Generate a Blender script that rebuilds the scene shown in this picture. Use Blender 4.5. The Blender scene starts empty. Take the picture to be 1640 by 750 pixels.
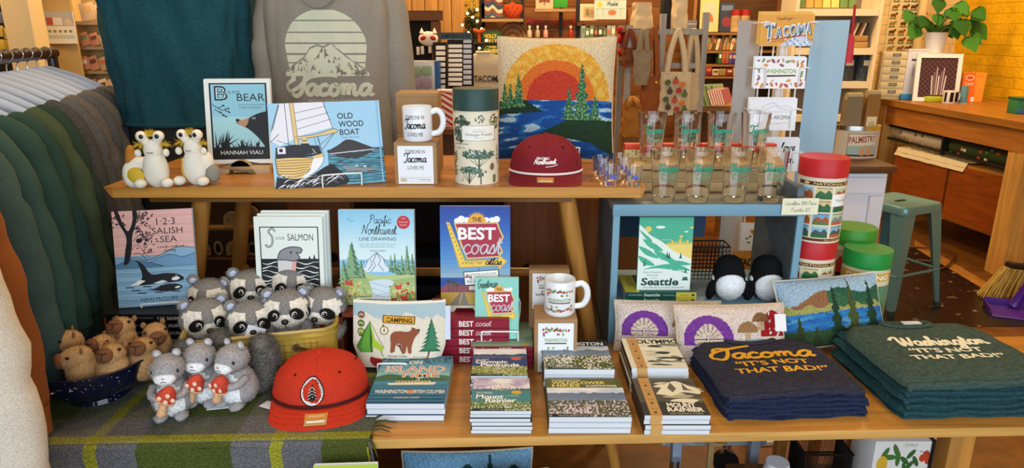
import bpy, bmesh, math, random
from mathutils import Vector as V, Matrix, Euler, noise
R = math.radians
pi = math.pi
S = bpy.context.scene
C = S.collection
random.seed(7)
# ---------- camera, world, lights, exposure
CAM_H, PITCH, FOC = 1.5, 16.4, 1100.0
cd = bpy.data.cameras.new('camera'); cam = bpy.data.objects.new('camera', cd); C.objects.link(cam)
cam.location = (0, 0, CAM_H); cam.rotation_euler = (R(90 - PITCH), 0, 0)
cd.sensor_width = 36; cd.lens = 36 * FOC / 1640; cd.clip_start = .02
S.camera = cam
S.view_settings.view_transform = 'Standard'; S.view_settings.look = 'None'
S.view_settings.gamma = 1; S.view_settings.use_curve_mapping = False
S.view_settings.exposure = 0.32
w = bpy.data.worlds.new('world'); S.world = w; w.use_nodes = True
w.node_tree.nodes['Background'].inputs[0].default_value = (.75, .87, 1, 1)
w.node_tree.nodes['Background'].inputs[1].default_value = .35
def area(name, loc, rot, sx, sy, power, col):
    l = bpy.data.lights.new(name, 'AREA'); l.shape = 'RECTANGLE'; l.size = sx; l.size_y = sy; l.energy = power; l.color = col
    o = bpy.data.objects.new(name, l); C.objects.link(o); o.location = loc; o.rotation_euler = rot
    return o
area('window_daylight', (0.4, -1.62, 1.75), (R(90), 0, 0), 5.4, 2.3, 126, (.80, .90, 1))
WARM = (1, .70, .38)
for i, (x, y, p) in enumerate([(-.9, 2.3, 14), (.9, 2.3, 14), (-1.9, 4.3, 34), (.2, 4.6, 44), (1.6, 4.9, 40), (3.2, 4.6, 34), (-3.2, 3.4, 26)]):
    area('ceiling_lamp_light', (x, y, 3.08), (0, 0, 0), .5, .5, p, WARM)

# ---------- helpers
cp, sp = math.cos(R(PITCH)), math.sin(R(PITCH))
def P(px, py, Y=None, z=None):
    """world point on the plane y=Y or z=z that is seen at (px, py)"""
    a, b = (px - 820) / FOC, (375 - py) / FOC
    d = V((a, cp + b * sp, -sp + b * cp))
    t = Y / d.y if Y is not None else (z - CAM_H) / d.z
    return V((0, 0, CAM_H)) + d * t
def pb(x0, y0, x1, y1, Y):
    a, b, m = P(x0, (y0 + y1) / 2, Y), P(x1, (y0 + y1) / 2, Y), (x0 + x1) / 2
    return (a.x + b.x) / 2, b.x - a.x, P(m, y1, Y).z, P(m, y0, Y).z
def lin(h):
    if not isinstance(h, str): return tuple(h)
    c = [int(h[i:i + 2], 16) / 255 for i in (0, 2, 4)]
    return tuple(x / 12.92 if x <= .04045 else ((x + .055) / 1.055) ** 2.4 for x in c)
_m = {}
def M(h, r=.6, kind='', met=0, ax=0):
    k = (h, r, kind, met, ax)
    if k in _m: return _m[k]
    m = bpy.data.materials.new((kind or 'paint') + '_' + str(h)); m.use_nodes = True; _m[k] = m
    nt = m.node_tree; n, L = nt.nodes, nt.links; b = n['Principled BSDF']
    b.inputs['Roughness'].default_value = r; b.inputs['Metallic'].default_value = met
    if r >= .35 and not met: b.inputs['Specular IOR Level'].default_value = .25
    col = lin(h) if h else (1, 1, 1)
    b.inputs['Base Color'].default_value = (*col, 1)
    if kind == 'glass':
        b.inputs['Transmission Weight'].default_value = 1; b.inputs['IOR'].default_value = 1.45; return m
    if kind == 'clear':
        b.inputs['Transmission Weight'].default_value = .9; b.inputs['IOR'].default_value = 1.1; return m
    if kind == 'emit':
        b.inputs['Emission Color'].default_value = (*col, 1); b.inputs['Emission Strength'].default_value = 6; return m
    if kind == '': return m
    tc = n.new('ShaderNodeTexCoord'); mp = n.new('ShaderNodeMapping'); L.new(tc.outputs['Object'], mp.inputs[0])
    def nz(scale, det=3, src=mp):
        t = n.new('ShaderNodeTexNoise'); t.inputs['Scale'].default_value = scale; t.inputs['Detail'].default_value = det
        L.new(src.outputs[0], t.inputs['Vector']); return t
    def tint(fac, lo, hi):
        rp = n.new('ShaderNodeMapRange'); rp.inputs[1].default_value = .3; rp.inputs[2].default_value = .7
        rp.inputs[3].default_value = lo; rp.inputs[4].default_value = hi; L.new(fac, rp.inputs[0])
        mx = n.new('ShaderNodeMix'); mx.data_type = 'RGBA'; mx.blend_type = 'MULTIPLY'; mx.inputs[0].default_value = 1
        if h is None:
            at = n.new('ShaderNodeVertexColor'); at.layer_name = 'Col'; L.new(at.outputs[0], mx.inputs[6])
        else: mx.inputs[6].default_value = (*col, 1)
        L.new(rp.outputs[0], mx.inputs[7]); L.new(mx.outputs[2], b.inputs['Base Color'])
    def bump(src, st, dist):
        bp = n.new('ShaderNodeBump'); bp.inputs['Strength'].default_value = st; bp.inputs['Distance'].default_value = dist
        L.new(src, bp.inputs['Height']); L.new(bp.outputs[0], b.inputs['Normal'])
    if kind == 'wood':
        s = [38, 38, 38]; s[ax] = 2.2; mp.inputs['Scale'].default_value = s
        t = nz(1, 5); t.inputs['Distortion'].default_value = .6; tint(t.outputs[0], .74, 1.2); bump(t.outputs[0], .12, .002)
    elif kind == 'fab':
        t = nz(420, 2); tint(t.outputs[0], .78, 1.22); bump(t.outputs[0], .25, .0015)
    elif kind == 'heather':
        mp.inputs['Scale'].default_value = (90, 90, 500); t = nz(1, 3); tint(t.outputs[0], .66, 1.38); bump(t.outputs[0], .15, .001)
    elif kind == 'plush':
        t = nz(120, 4); tint(t.outputs[0], .86, 1.14); bump(t.outputs[0], .3, .003)
    elif kind in ('loop', 'wool'):
        t = n.new('ShaderNodeTexVoronoi'); t.inputs['Scale'].default_value = 260; L.new(mp.outputs[0], t.inputs['Vector'])
        inv = n.new('ShaderNodeMath'); inv.operation = 'SUBTRACT'; inv.inputs[0].default_value = 1; L.new(t.outputs[0], inv.inputs[1])
        tint(inv.outputs[0], .8, 1.15); bump(inv.outputs[0], .8, .004)
    elif kind == 'print':
        t = nz(300, 2); tint(t.outputs[0], .97, 1.03)
    elif kind == 'speck':
        t = nz(150, 1)
        rp = n.new('ShaderNodeMapRange'); rp.inputs[1].default_value = .71; rp.inputs[2].default_value = .74; L.new(t.outputs[0], rp.inputs[0])
        mx = n.new('ShaderNodeMix'); mx.data_type = 'RGBA'; mx.inputs[6].default_value = (*col, 1); mx.inputs[7].default_value = (.6, .65, .75, 1)
        L.new(rp.outputs[0], mx.inputs[0]); L.new(mx.outputs[2], b.inputs['Base Color'])
    elif kind == 'mott':
        t = nz(14, 5); tint(t.outputs[0], .7, 1.3); bump(t.outputs[0], .1, .003)
    elif kind == 'pages':
        mp.inputs['Scale'].default_value = (2, 1500, 2); t = nz(1, 1); tint(t.outputs[0], .78, 1.08)
    elif kind == 'brick':
        br = n.new('ShaderNodeTexBrick'); L.new(mp.outputs[0], br.inputs[0]); mp.inputs['Rotation'].default_value = ((R(90), 0, 0) if ax == 0 else (R(90), 0, R(90)))
        if ax: mp.inputs['Rotation'].default_value = (0, R(90), R(90))
        br.inputs['Scale'].default_value = 1; br.inputs['Brick Width'].default_value = .23; br.inputs['Row Height'].default_value = .082; br.inputs['Mortar Size'].default_value = .006
        br.inputs['Mortar Smooth'].default_value = .5
        t = nz(9, 4); tint(t.outputs[0], .85, 1.12)
        iv = n.new('ShaderNodeMath'); iv.operation = 'MULTIPLY_ADD'; iv.inputs[1].default_value = -1; L.new(br.outputs['Fac'], iv.inputs[0])
        t2 = nz(30, 3); L.new(t2.outputs[0], iv.inputs[2]); bump(iv.outputs[0], .7, .012)
    elif kind == 'tile':
        mp.inputs['Scale'].default_value = (14, 14, 14); mp.inputs['Rotation'].default_value = (0, 0, R(25))
        t = nz(1, 6); rp = n.new('ShaderNodeMapRange'); rp.inputs[1].default_value = .62; rp.inputs[2].default_value = .68; L.new(t.outputs[0], rp.inputs[0])
        mx = n.new('ShaderNodeMix'); mx.data_type = 'RGBA'; mx.inputs[6].default_value = (*col, 1); mx.inputs[7].default_value = (.2, .16, .12, 1)
        L.new(rp.outputs[0], mx.inputs[0]); L.new(mx.outputs[2], b.inputs['Base Color'])
    return m
def mat(x): return x if not isinstance(x, str) else M(x)

class B:
    """collects shapes; build() links them as ONE mesh object"""
    def __init__(s): s.v, s.f, s.m, s.s, s.mats = [], [], [], [], []
    def mi(s, m):
        m = mat(m)
        if m not in s.mats: s.mats.append(m)
        return s.mats.index(m)
    def add(s, vs, fs, m, sm=True, mx=None):
        o = len(s.v); k = s.mi(m)
        s.v += [tuple(mx @ V(p)) for p in vs] if mx else [tuple(p) for p in vs]
        for f in fs: s.f.append(tuple(i + o for i in f)); s.m.append(k); s.s.append(sm)
        return s
    def box(s, c, d, m, bev=0, mx=None):
        x, y, z = d[0] / 2, d[1] / 2, d[2] / 2
        bm = bmesh.new(); bmesh.ops.create_cube(bm, size=2, matrix=Matrix.Translation(c) @ Matrix.Diagonal((x, y, z, 1)))
        if bev: bmesh.ops.bevel(bm, geom=bm.edges[:], offset=min(bev, x * .95, y * .95, z * .95), segments=2, affect='EDGES', profile=.5)
        bm.verts.index_update(); s.add([v.co for v in bm.verts], [[v.index for v in f.verts] for f in bm.faces], m, bool(bev), mx); bm.free(); return s
    def lathe(s, pr, m, n=28, c=(0, 0, 0), cap=True, mx=None, sx=1, sy=1):
        vs, fs = [], []
        for r, z in pr:
            for i in range(n):
                a = 2 * pi * i / n; vs.append((c[0] + r * sx * math.cos(a), c[1] + r * sy * math.sin(a), c[2] + z))
        for j in range(len(pr) - 1):
            for i in range(n): fs.append((j * n + i, j * n + (i + 1) % n, (j + 1) * n + (i + 1) % n, (j + 1) * n + i))
        if cap: fs.append(tuple(range(n - 1, -1, -1))); fs.append(tuple(range((len(pr) - 1) * n, len(pr) * n)))
        return s.add(vs, fs, m, True, mx)
    def cyl(s, c, r, h, m, n=24, r2=None, mx=None): return s.lathe([(r, 0), (r if r2 is None else r2, h)], m, n, c, True, mx)
    def tube(s, pts, r, m, n=8, closed=False, mx=None, flat=1, up=None):
        pts = [V(p) for p in pts]; N = len(pts); vs, fs = [], []
        rr = r if isinstance(r, (list, tuple)) else [r] * N
        if len(rr) != N:
            L0 = len(rr) - 1; rr = [rr[min(int(i * L0 / (N - 1)), L0 - 1)] * (1 - (i * L0 / (N - 1) - min(int(i * L0 / (N - 1)), L0 - 1))) + rr[min(int(i * L0 / (N - 1)), L0 - 1) + 1] * (i * L0 / (N - 1) - min(int(i * L0 / (N - 1)), L0 - 1)) for i in range(N)]
        u = None
        for i, p in enumerate(pts):
            t = (pts[(i + 1) % N] - pts[i - 1]) if closed else (pts[min(i + 1, N - 1)] - pts[max(i - 1, 0)])
            t.normalize()
            if u is None: u = V(up) if up else (V((0, 0, 1)) if abs(t.z) < .9 else V((0, 1, 0)))
            u = (u - t * u.dot(t)).normalized(); w_ = t.cross(u)
            for k in range(n):
                a = 2 * pi * k / n; vs.append(p + (u * math.cos(a) * flat + w_ * math.sin(a)) * rr[i])
        for j in range(N if closed else N - 1):
            for k in range(n): fs.append((j * n + k, j * n + (k + 1) % n, ((j + 1) % N) * n + (k + 1) % n, ((j + 1) % N) * n + k))
        if not closed: fs.append(tuple(range(n - 1, -1, -1))); fs.append(tuple(range((N - 1) * n, N * n)))
        return s.add(vs, fs, m, True, mx)
    def ell(s, c, r, m, n=18, k=10, mx=None, rot=None, fn=None):
        r = (r, r, r) if not isinstance(r, (tuple, list)) else r
        vs, fs = [], []; q = Euler(rot).to_matrix() if rot else None
        for j in range(k + 1):
            t = pi * j / k
            for i in range(n if 0 < j < k else 1):
                a = 2 * pi * i / n; p = V((r[0] * math.sin(t) * math.cos(a), r[1] * math.sin(t) * math.sin(a), -r[2] * math.cos(t)))
                if fn: p = V(fn(p))
                vs.append(V(c) + (q @ p if q else p))
        ix = lambda j, i: 0 if j == 0 else (1 + (k - 1) * n if j == k else 1 + (j - 1) * n + i % n)
        for j in range(k):
            for i in range(n):
                f = [ix(j, i), ix(j, i + 1), ix(j + 1, i + 1), ix(j + 1, i)]
                fs.append(tuple(dict.fromkeys(f)))
        return s.add(vs, fs, m, True, mx)
    def prism(s, pts, t, m, mx=None, y0=0):
        """outline in x,z; thickness t going +y"""
        n = len(pts); vs = [(x, y0, z) for x, z in pts] + [(x, y0 + t, z) for x, z in pts]
        fs = [tuple(range(n)), tuple(range(2 * n - 1, n - 1, -1))] + [(i, i + n, (i + 1) % n + n, (i + 1) % n) for i in range(n)]
        return s.add(vs, fs, m, False, mx)
    def grid(s, nu, nv, fn, m, mx=None, cu=False):
        vs = [fn(i / nu, j / nv) for j in range(nv + 1) for i in range(nu + (0 if cu else 1))]
        w_ = nu if cu else nu + 1
        fs = [(j * w_ + i, j * w_ + (i + 1) % w_, (j + 1) * w_ + (i + 1) % w_, (j + 1) * w_ + i) for j in range(nv) for i in range(nu)]
        return s.add(vs, fs, m, True, mx)
    def fuzz(s, dens, ln, wd=.0011, down=.5, only=None):
        rnd = random.Random(3); nf = len(s.f)
        for q in range(nf):
            if only is not None and s.mats[s.m[q]] not in only: continue
            ps = [V(s.v[i]) for i in s.f[q]]
            for tri in ([[ps[0], ps[i + 1], ps[i + 2]] for i in range(len(ps) - 2)] if len(ps) <= 4 else []):
                nrm = (tri[1] - tri[0]).cross(tri[2] - tri[0]); A = nrm.length / 2
                if A < 1e-12: continue
                nrm.normalize(); cnt = A * dens; cnt = int(cnt) + (rnd.random() < cnt % 1)
                for _ in range(cnt):
                    a, b = rnd.random(), rnd.random()
                    if a + b > 1: a, b = 1 - a, 1 - b
                    p = tri[0] + (tri[1] - tri[0]) * a + (tri[2] - tri[0]) * b
                    d = (nrm + V((rnd.uniform(-.6, .6), rnd.uniform(-.6, .6), rnd.uniform(-.6, .6) - down))).normalized() * ln * rnd.uniform(.5, 1.2)
                    t = d.cross(V((rnd.random(), rnd.random(), rnd.random()))).normalized() * wd
                    o = len(s.v); s.v += [tuple(p + t), tuple(p - t), tuple(p + d)]
                    s.f.append((o, o + 1, o + 2)); s.m.append(s.m[q]); s.s.append(True)
        return s
    def build(s, name, parent=None, loc=None, ang=40, norm=True):
        me = bpy.data.meshes.new(name); me.from_pydata(s.v, [], s.f)
        for m in s.mats: me.materials.append(m)
        me.polygons.foreach_set('material_index', s.m); me.polygons.foreach_set('use_smooth', s.s)
        if norm:
            bm = bmesh.new(); bm.from_mesh(me); bmesh.ops.recalc_face_normals(bm, faces=bm.faces[:]); bm.to_mesh(me); bm.free()
        me.update(); me.set_sharp_from_angle(angle=R(ang))
        return link(name, me, parent, loc)
def link(name, me, parent=None, loc=None):
    o = bpy.data.objects.new(name, me); C.objects.link(o)
    if parent: o.parent = parent
    if loc is not None: o.location = loc
    return o
def tag(o, label=None, cat=None, group=None, kind=None):
    if label: o['label'] = label
    if cat: o['category'] = cat
    if group: o['group'] = group
    if kind: o['kind'] = kind
    return o
def thing(name, label, cat, loc=(0, 0, 0), rz=0, rx=0, group=None, ry=0):
    o = bpy.data.objects.new(name, None); o.empty_display_size = .05; C.objects.link(o)
    o.location = loc; o.rotation_euler = (R(rx), R(ry), R(rz)); return tag(o, label, cat, group)
def struct(o): o['kind'] = 'structure'; return o
def dup(root, loc, label, rz=None, rx=None, ry=None, sc=None):
    r = root.copy(); C.objects.link(r); r.location = loc; r['label'] = label
    e = list(root.rotation_euler)
    for i, a in enumerate((rx, ry, rz)):
        if a is not None: e[i] = R(a)
    r.rotation_euler = e
    if sc: r.scale = (sc, sc, sc)
    for ch in list(root.children):
        c = ch.copy(); C.objects.link(c); c.parent = r
        for g in ch.children:
            d = g.copy(); C.objects.link(d); d.parent = c
    return r
def cr(pts, k=5, closed=False):
    """smooth curve through points of any dimension"""
    n = len(pts); out = []
    for i in range(n if closed else n - 1):
        g = lambda j: pts[j % n] if closed else pts[max(0, min(n - 1, j))]
        a, b, c, d = g(i - 1), g(i), g(i + 1), g(i + 2)
        for q in range(k):
            t = q / k
            out.append(tuple(.5 * (2 * b[e] + (c[e] - a[e]) * t + (2 * a[e] - 5 * b[e] + 4 * c[e] - d[e]) * t * t + (3 * b[e] - a[e] - 3 * c[e] + d[e]) * t ** 3) for e in range(len(b))))
    if not closed: out.append(tuple(pts[-1]))
    return out
_tm = {}
def tmesh(t, bold):
    if (t, bold) not in _tm:
        cu = bpy.data.curves.new('t', 'FONT'); cu.body = t; cu.size = 1; cu.offset = bold; cu.resolution_u = 3
        o = bpy.data.objects.new('t', cu); C.objects.link(o); bpy.context.view_layer.update()
        me = o.evaluated_get(bpy.context.evaluated_depsgraph_get()).to_mesh()
        _tm[(t, bold)] = ([tuple(v.co[:2]) for v in me.vertices], [tuple(p.vertices) for p in me.polygons])
        bpy.data.objects.remove(o); bpy.data.curves.remove(cu)
    return _tm[(t, bold)]
CUR = {  # hand lettering: advance, strokes (x-height 1)
 'a': (1.02, [[(.85, .8), (.6, 1), (.25, .85), (.1, .4), (.3, .03), (.6, .15), (.85, .75), (.86, .95)], [(.86, .95), (.82, .3), (.95, .02), (1.12, .2)]]),
 'c': (.86, [[(.78, .8), (.55, 1), (.22, .8), (.12, .4), (.3, .03), (.6, .05), (.95, .25)]]),
 'o': (.95, [[(.5, 1), (.2, .8), (.12, .4), (.3, .03), (.6, .05), (.8, .4), (.75, .85), (.5, 1), (.62, .82), (1, .82)]]),
 'm': (1.5, [[(0, .6), (.15, .95), (.25, .85), (.25, 0)], [(.25, .55), (.45, .95), (.64, .85), (.66, 0)], [(.66, .55), (.88, .95), (1.07, .85), (1.1, .3), (1.22, .02), (1.5, .25)]]),
 'n': (1.08, [[(0, .6), (.15, .95), (.22, .8), (.22, 0)], [(.22, .55), (.45, .95), (.66, .85), (.68, .3), (.8, .02), (1.08, .25)]]),
 's': (.72, [[(0, .15), (.42, 1), (.5, .7), (.6, .3), (.4, .02), (.12, .12)], [(.4, .02), (.72, .2)]]),
 't': (.62, [[(0, .25), (.32, 1.75), (.26, .3), (.4, .02), (.65, .25)], [(.02, 1.15), (.62, 1.22)]]),
 'h': (1.05, [[(0, .25), (.36, 1.7), (.3, 1.95), (.2, 1.7), (.18, 0)], [(.18, .5), (.45, .95), (.66, .8), (.66, .25), (.8, .02), (1.05, .25)]]),
 'i': (.5, [[(0, .25), (.2, .95), (.18, .25), (.3, .02), (.52, .25)], [(.26, 1.35), (.3, 1.45)]]),
 'g': (1, [[(.8, .85), (.5, 1), (.2, .8), (.12, .4), (.35, .05), (.65, .2), (.8, .9), (.75, -.6), (.45, -.85), (.2, -.6), (.6, -.15), (1.02, .25)]]),
 'r': (.72, [[(0, .25), (.14, 1.05), (.38, .85), (.48, .82), (.42, .25), (.54, .02), (.75, .25)]]),
 'e': (.75, [[(0, .3), (.5, .55), (.52, .9), (.3, .98), (.12, .5), (.3, .03), (.76, .25)]]),
 'w': (1.25, [[(0, .8), (.14, .9), (.2, .2), (.38, .02), (.58, .3), (.62, .9), (.66, .2), (.86, .02), (1.05, .4), (1.06, .9), (1.28, .8)]]),
 'f': (.6, [[(0, .25), (.48, 1.7), (.35, 1.9), (.26, 1.2), (.22, -.5), (.38, -.7), (.46, -.2), (.34, .2), (.65, .25)]]),
 'l': (.5, [[(0, .25), (.36, 1.6), (.25, 1.9), (.15, 1.2), (.18, .2), (.3, .02), (.52, .25)]]),
 'p': (.85, [[(0, .25), (.2, .95), (.15, -.9)], [(.17, .6), (.45, 1), (.75, .7), (.6, .1), (.3, .05)]]),
 'u': (1, [[(0, .8), (.14, .9), (.16, .25), (.35, .02), (.65, .3), (.7, .95), (.7, .25), (.82, .02), (1, .25)]]),
 'v': (.95, [[(0, .8), (.14, .92), (.35, .05), (.7, .95), (.95, .8)]]),
 'M': (1.6, [[(0, 0), (.25, 1.9), (.7, .4), (1.2, 1.9), (1.4, 0)]]), 'k': (.8, [[(0, .25), (.36, 1.7), (.2, 1.7), (.18, 0)], [(.6, .95), (.2, .5), (.8, .1)]]),
 'z': (.8, [[(.05, .9), (.6, .95), (.1, .05), (.8, .08)]]),
 'T': (.82, [[(-.25, 1.45), (-.15, 1.95), (.25, 2.1), (.8, 1.95), (1.55, 2.2)], [(.75, 1.98), (.6, .8), (.4, .1), (.05, -.12), (-.3, .15)]]),
 'W': (1.75, [[(-.6, 1.3), (-.1, 1.9), (.25, 1.95), (.3, 1.6), (.25, .3), (.45, 0), (.85, 1.2), (1, 1.8), (.95, .4), (1.15, 0), (1.55, 1), (1.8, 2)]]),
 'N': (1.3, [[(-.1, .1), (.1, .6), (.3, 1.9)], [(.3, 1.9), (.9, .1)], [(.9, .1), (1.15, 1.8), (1.45, 2.1)]]),
 'P': (1.05, [[(.3, 1.95), (.1, 0)], [(-.05, 1.6), (.4, 2.1), (1, 1.85), (.85, 1.25), (.2, .95)]]),
 'G': (1.1, [[(1, 1.7), (.7, 2), (.2, 1.6), (.1, .6), (.45, 0), (.9, .4), (.95, .9), (.5, .9)]]),
 'S': (1.05, [[(1, 1.7), (.7, 2.05), (.3, 1.7), (.7, 1.1), (.7, .3), (.3, 0), (0, .3)]]),
 'V': (1.1, [[(0, 1.8), (.2, 1.95), (.5, .05), (1, 1.8), (1.2, 1.95)]]),
 'C': (1.1, [[(1, 1.6), (.7, 2), (.2, 1.6), (.1, .6), (.5, 0), (1, .4)]]),
 ' ': (.6, []), ',': (.3, [[(.1, .1), (0, -.3)]]), '1': (.5, [[(.1, 1.6), (.35, 1.9), (.2, 0)]]), '0': (.8, [[(.4, 1.9), (.1, 1), (.35, 0), (.7, 1), (.4, 1.9)]]),
 '2': (.8, [[(.1, 1.5), (.4, 1.9), (.65, 1.5), (0, 0), (.7, 0)]]), '5': (.8, [[(.7, 1.9), (.25, 1.85), (.15, 1.1), (.6, .9), (.5, .05), (0, .1)]]), '$': (.8, [[(.7, 1.5), (.3, 1.7), (.3, 1.1), (.6, .6), (.1, .2)], [(.5, 2), (.3, -.1)]])}
class Art:
    """flat printed shapes, layered; design units x right, y DOWN from the top left"""
    def __init__(s, wu, hu): s.wu, s.hu, s.it = wu, hu, []
    def poly(s, p, c): s.it.append((list(p), [tuple(range(len(p)))], c)); return s
    def rect(s, a, b, c, d, col): return s.poly([(a, b), (c, b), (c, d), (a, d)], col)
    def circ(s, x, y, r, c, ry=None, n=20, a0=0, a1=360, rot=0):
        ry = r if ry is None else ry; q = R(rot); p = []
        for i in range(n + (0 if a1 - a0 == 360 else 1)):
            a = R(a0 + (a1 - a0) * i / n); X, Y = r * math.cos(a), ry * math.sin(a)
            p.append((x + X * math.cos(q) - Y * math.sin(q), y + X * math.sin(q) + Y * math.cos(q)))
        return s.poly(p, c)
    def line(s, p, w, c, close=False, k=0):
        if k: p = cr(p, k, close)
        n = len(p); vs, fs = [], []; ww = w if isinstance(w, list) else [w] * n
        for i in range(n):
            a = p[i - 1] if (close or i) else p[0]; b = p[(i + 1) % n] if (close or i < n - 1) else p[-1]
            dx, dy = b[0] - a[0], b[1] - a[1]; l = math.hypot(dx, dy) or 1
            h = (ww[i] if i < len(ww) else ww[-1]) / 2; vs += [(p[i][0] - dy / l * h, p[i][1] + dx / l * h), (p[i][0] + dy / l * h, p[i][1] - dx / l * h)]
        for i in range(n if close else n - 1):
            j = (i + 1) % n; fs.append((2 * i, 2 * j, 2 * j + 1, 2 * i + 1))
        s.it.append((vs, fs, c)); return s
    def frame(s, a, b, c, d, w, col): return s.line([(a, b), (c, b), (c, d), (a, d)], w, col, True)
    def text(s, t, x, y, h, c, al='c', w=None, sh=0, bold=0, rot=0):
        vs, fs = tmesh(t, bold)
        if not vs: return s
        k = h / .7; x0 = min(v[0] for v in vs); x1 = max(v[0] for v in vs); kx = (w / (x1 - x0)) if w else k
        off = {'c': (x0 + x1) / 2, 'l': x0, 'r': x1}[al]; q = R(rot); cq, sq = math.cos(q), math.sin(q); o = []
        for a, b in vs:
            X, Y = (a - off) * kx + sh * b * k, b * k
            o.append((x + X * cq + Y * sq, y + X * sq - Y * cq))
        s.it.append((o, fs, c)); return s
    def script(s, t, x, y, xh, c, wt, w=None, sh=.18, rise=0):
        adv = sum(CUR[ch][0] for ch in t); k = (w / adv) if w else xh; X = x; vs, fs = [], []
        for ch in t:
            a, st = CUR[ch]
            for l in st:
                s.line([(X + (px_ + sh * py_) * k, y - py_ * xh - rise * (X + px_ * k - x)) for px_, py_ in cr(l, 4)], wt, c)
            X += a * k
        return s
    def tree(s, x, y, h, w, c, n=5, rnd=None):
        L_, R_ = [], []
        for i in range(n):
            f = (i + 1) / n; L_ += [(x - w / 2 * f, y - h * (1 - f) - 0), (x - w / 2 * f * .5, y - h * (1 - f) - h * .02)]; R_ += [(x + w / 2 * f, y - h * (1 - f)), (x + w / 2 * f * .5, y - h * (1 - f) - h * .02)]
        return s.poly([(x, y - h)] + R_[:-1] + L_[:-1][::-1], c)
    def build(s, name, parent, W, H, mp, r=.45, cut=0, cutv=0, lift=3e-5, label=None, mk=''):
        bm = bmesh.new(); mats = []; bx, ly = [], []
        for vs, fs, c in s.it:
            q = (min(p[0] for p in vs), max(p[0] for p in vs), min(p[1] for p in vs), max(p[1] for p in vs))
            ly.append(1 + max([l for l, o in zip(ly, bx) if o[0] < q[1] and o[1] > q[0] and o[2] < q[3] and o[3] > q[2]], default=0)); bx.append(q)
        lift = min(lift, .0013 / max(ly))
        for i, (vs, fs, c) in enumerate(s.it):
            m = M(c, r, mk) if isinstance(c, str) else c
            if m not in mats: mats.append(m)
            k = mats.index(m); bv = [bm.verts.new((x / s.wu * W, (1 - y / s.hu) * H, ly[i] * lift)) for x, y in vs]
            for f in fs:
                try: bm.faces.new([bv[q] for q in f]).material_index = k
                except ValueError: pass
        for stp, ax, ln in ((cut, 0, W), (cutv, 1, H)):
            if stp:
                q = stp
                while q < ln:
                    bmesh.ops.bisect_plane(bm, geom=bm.verts[:] + bm.edges[:] + bm.faces[:], plane_co=(q, 0, 0) if ax == 0 else (0, q, 0), plane_no=(1, 0, 0) if ax == 0 else (0, 1, 0), dist=1e-7); q += stp
        for v in bm.verts: v.co = V(mp(*v.co))
        me = bpy.data.meshes.new(name); bm.to_mesh(me); bm.free()
        for m in mats: me.materials.append(m)
        o = link(name, me, parent)
        if label: o['label'] = label
        return o
def raster(name, nu, nv, surf, colf, m, parent=None, loc=None, sm=True):
    vs = [tuple(surf(i / nu, j / nv)) for j in range(nv + 1) for i in range(nu + 1)]
    fs = [(j * (nu + 1) + i, j * (nu + 1) + i + 1, (j + 1) * (nu + 1) + i + 1, (j + 1) * (nu + 1) + i) for j in range(nv) for i in range(nu)]
    me = bpy.data.meshes.new(name); me.from_pydata(vs, [], fs); me.materials.append(m)
    ca = me.color_attributes.new('Col', 'FLOAT_COLOR', 'CORNER'); buf = []
    for j in range(nv):
        for i in range(nu): buf += [*lin(colf((i + .5) / nu, (j + .5) / nv)), 1.0] * 4
    ca.data.foreach_set('color', buf); me.polygons.foreach_set('use_smooth', [sm] * len(fs)); me.update()
    return link(name, me, parent, loc)
def nz2(x, y, s=0): return noise.noise((x, y, s))
def fbm(x, y, s=0): return noise.fractal((x, y, s), 1, 2, 4)
def cylmap(r, W, cx=0, cy=0, z0=0, a0=-90, r2=None, H=1):
    def f(u, v, q):
        rr = r if r2 is None else r + (r2 - r) * v / H
        a = R(a0) + (u - W / 2) / r; return (cx + (rr + .0005 + q) * math.cos(a), cy + (rr + .0005 + q) * math.sin(a), z0 + v)
    return f
# ---------- the room
XL, XR, YB, YF, ZC = -3.75, 3.95, 6.35, -1.75, 3.2
b = B(); b.box((.1, 2.3, -.05), (7.9, 8.3, .1), M('6A4218', .4, 'mott'))
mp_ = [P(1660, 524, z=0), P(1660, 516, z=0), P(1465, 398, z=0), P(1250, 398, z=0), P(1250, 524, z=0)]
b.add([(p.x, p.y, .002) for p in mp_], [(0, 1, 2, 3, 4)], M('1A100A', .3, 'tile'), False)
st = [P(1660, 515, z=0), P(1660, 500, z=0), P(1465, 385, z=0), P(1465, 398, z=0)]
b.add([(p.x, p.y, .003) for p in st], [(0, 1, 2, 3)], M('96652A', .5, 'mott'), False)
struct(b.build('floor'))
struct(B().box((.1, 2.3, ZC + .05), (7.9, 8.3, .1), M('C9B894', .8)).build('ceiling'))
struct(B().box((XL - .05, 2.3, 1.6), (.1, 8.3, 3.2), M('B08A50', .8)).build('wall_left'))
struct(B().box((XR + .05, 2.3, 1.6), (.1, 8.3, 3.2), M('F0B80C', .55, 'brick', 0, 1)).build('wall_right'))
b = B(); b.box((.1, YB + .05, 1.6), (7.9, .1, 3.2), M('E5C98C', .6, 'brick'))
z = 0
while z < 3.2:
    b.box((-.6, YB - .012, z + .095), (6.2, .02, .182), M('8A5424', .6, 'wood'), .003); z += .19
struct(b.build('wall_back'))
b = B(); fw = M('4A4A48', .7)
for c, d in (((.1, YF, .25), (7.9, .1, .5)), ((.1, YF, 3.05), (7.9, .1, .3)), ((-3.1, YF, 1.7), (1.5, .1, 2.5)), ((3.6, YF, 1.7), (.9, .1, 2.5))): b.box(c, d, fw)
struct(b.build('wall_front'))
b = B()
for x in (-2.33, -.55, 1.3, 3.13): b.box((x, YF + .02, 1.7), (.06, .1, 2.42), M('3A3A3A', .4))
for z in (.52, 2.89): b.box((.4, YF + .02, z), (5.5, .1, .05), M('3A3A3A', .4))
struct(b.build('window_1'))
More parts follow.
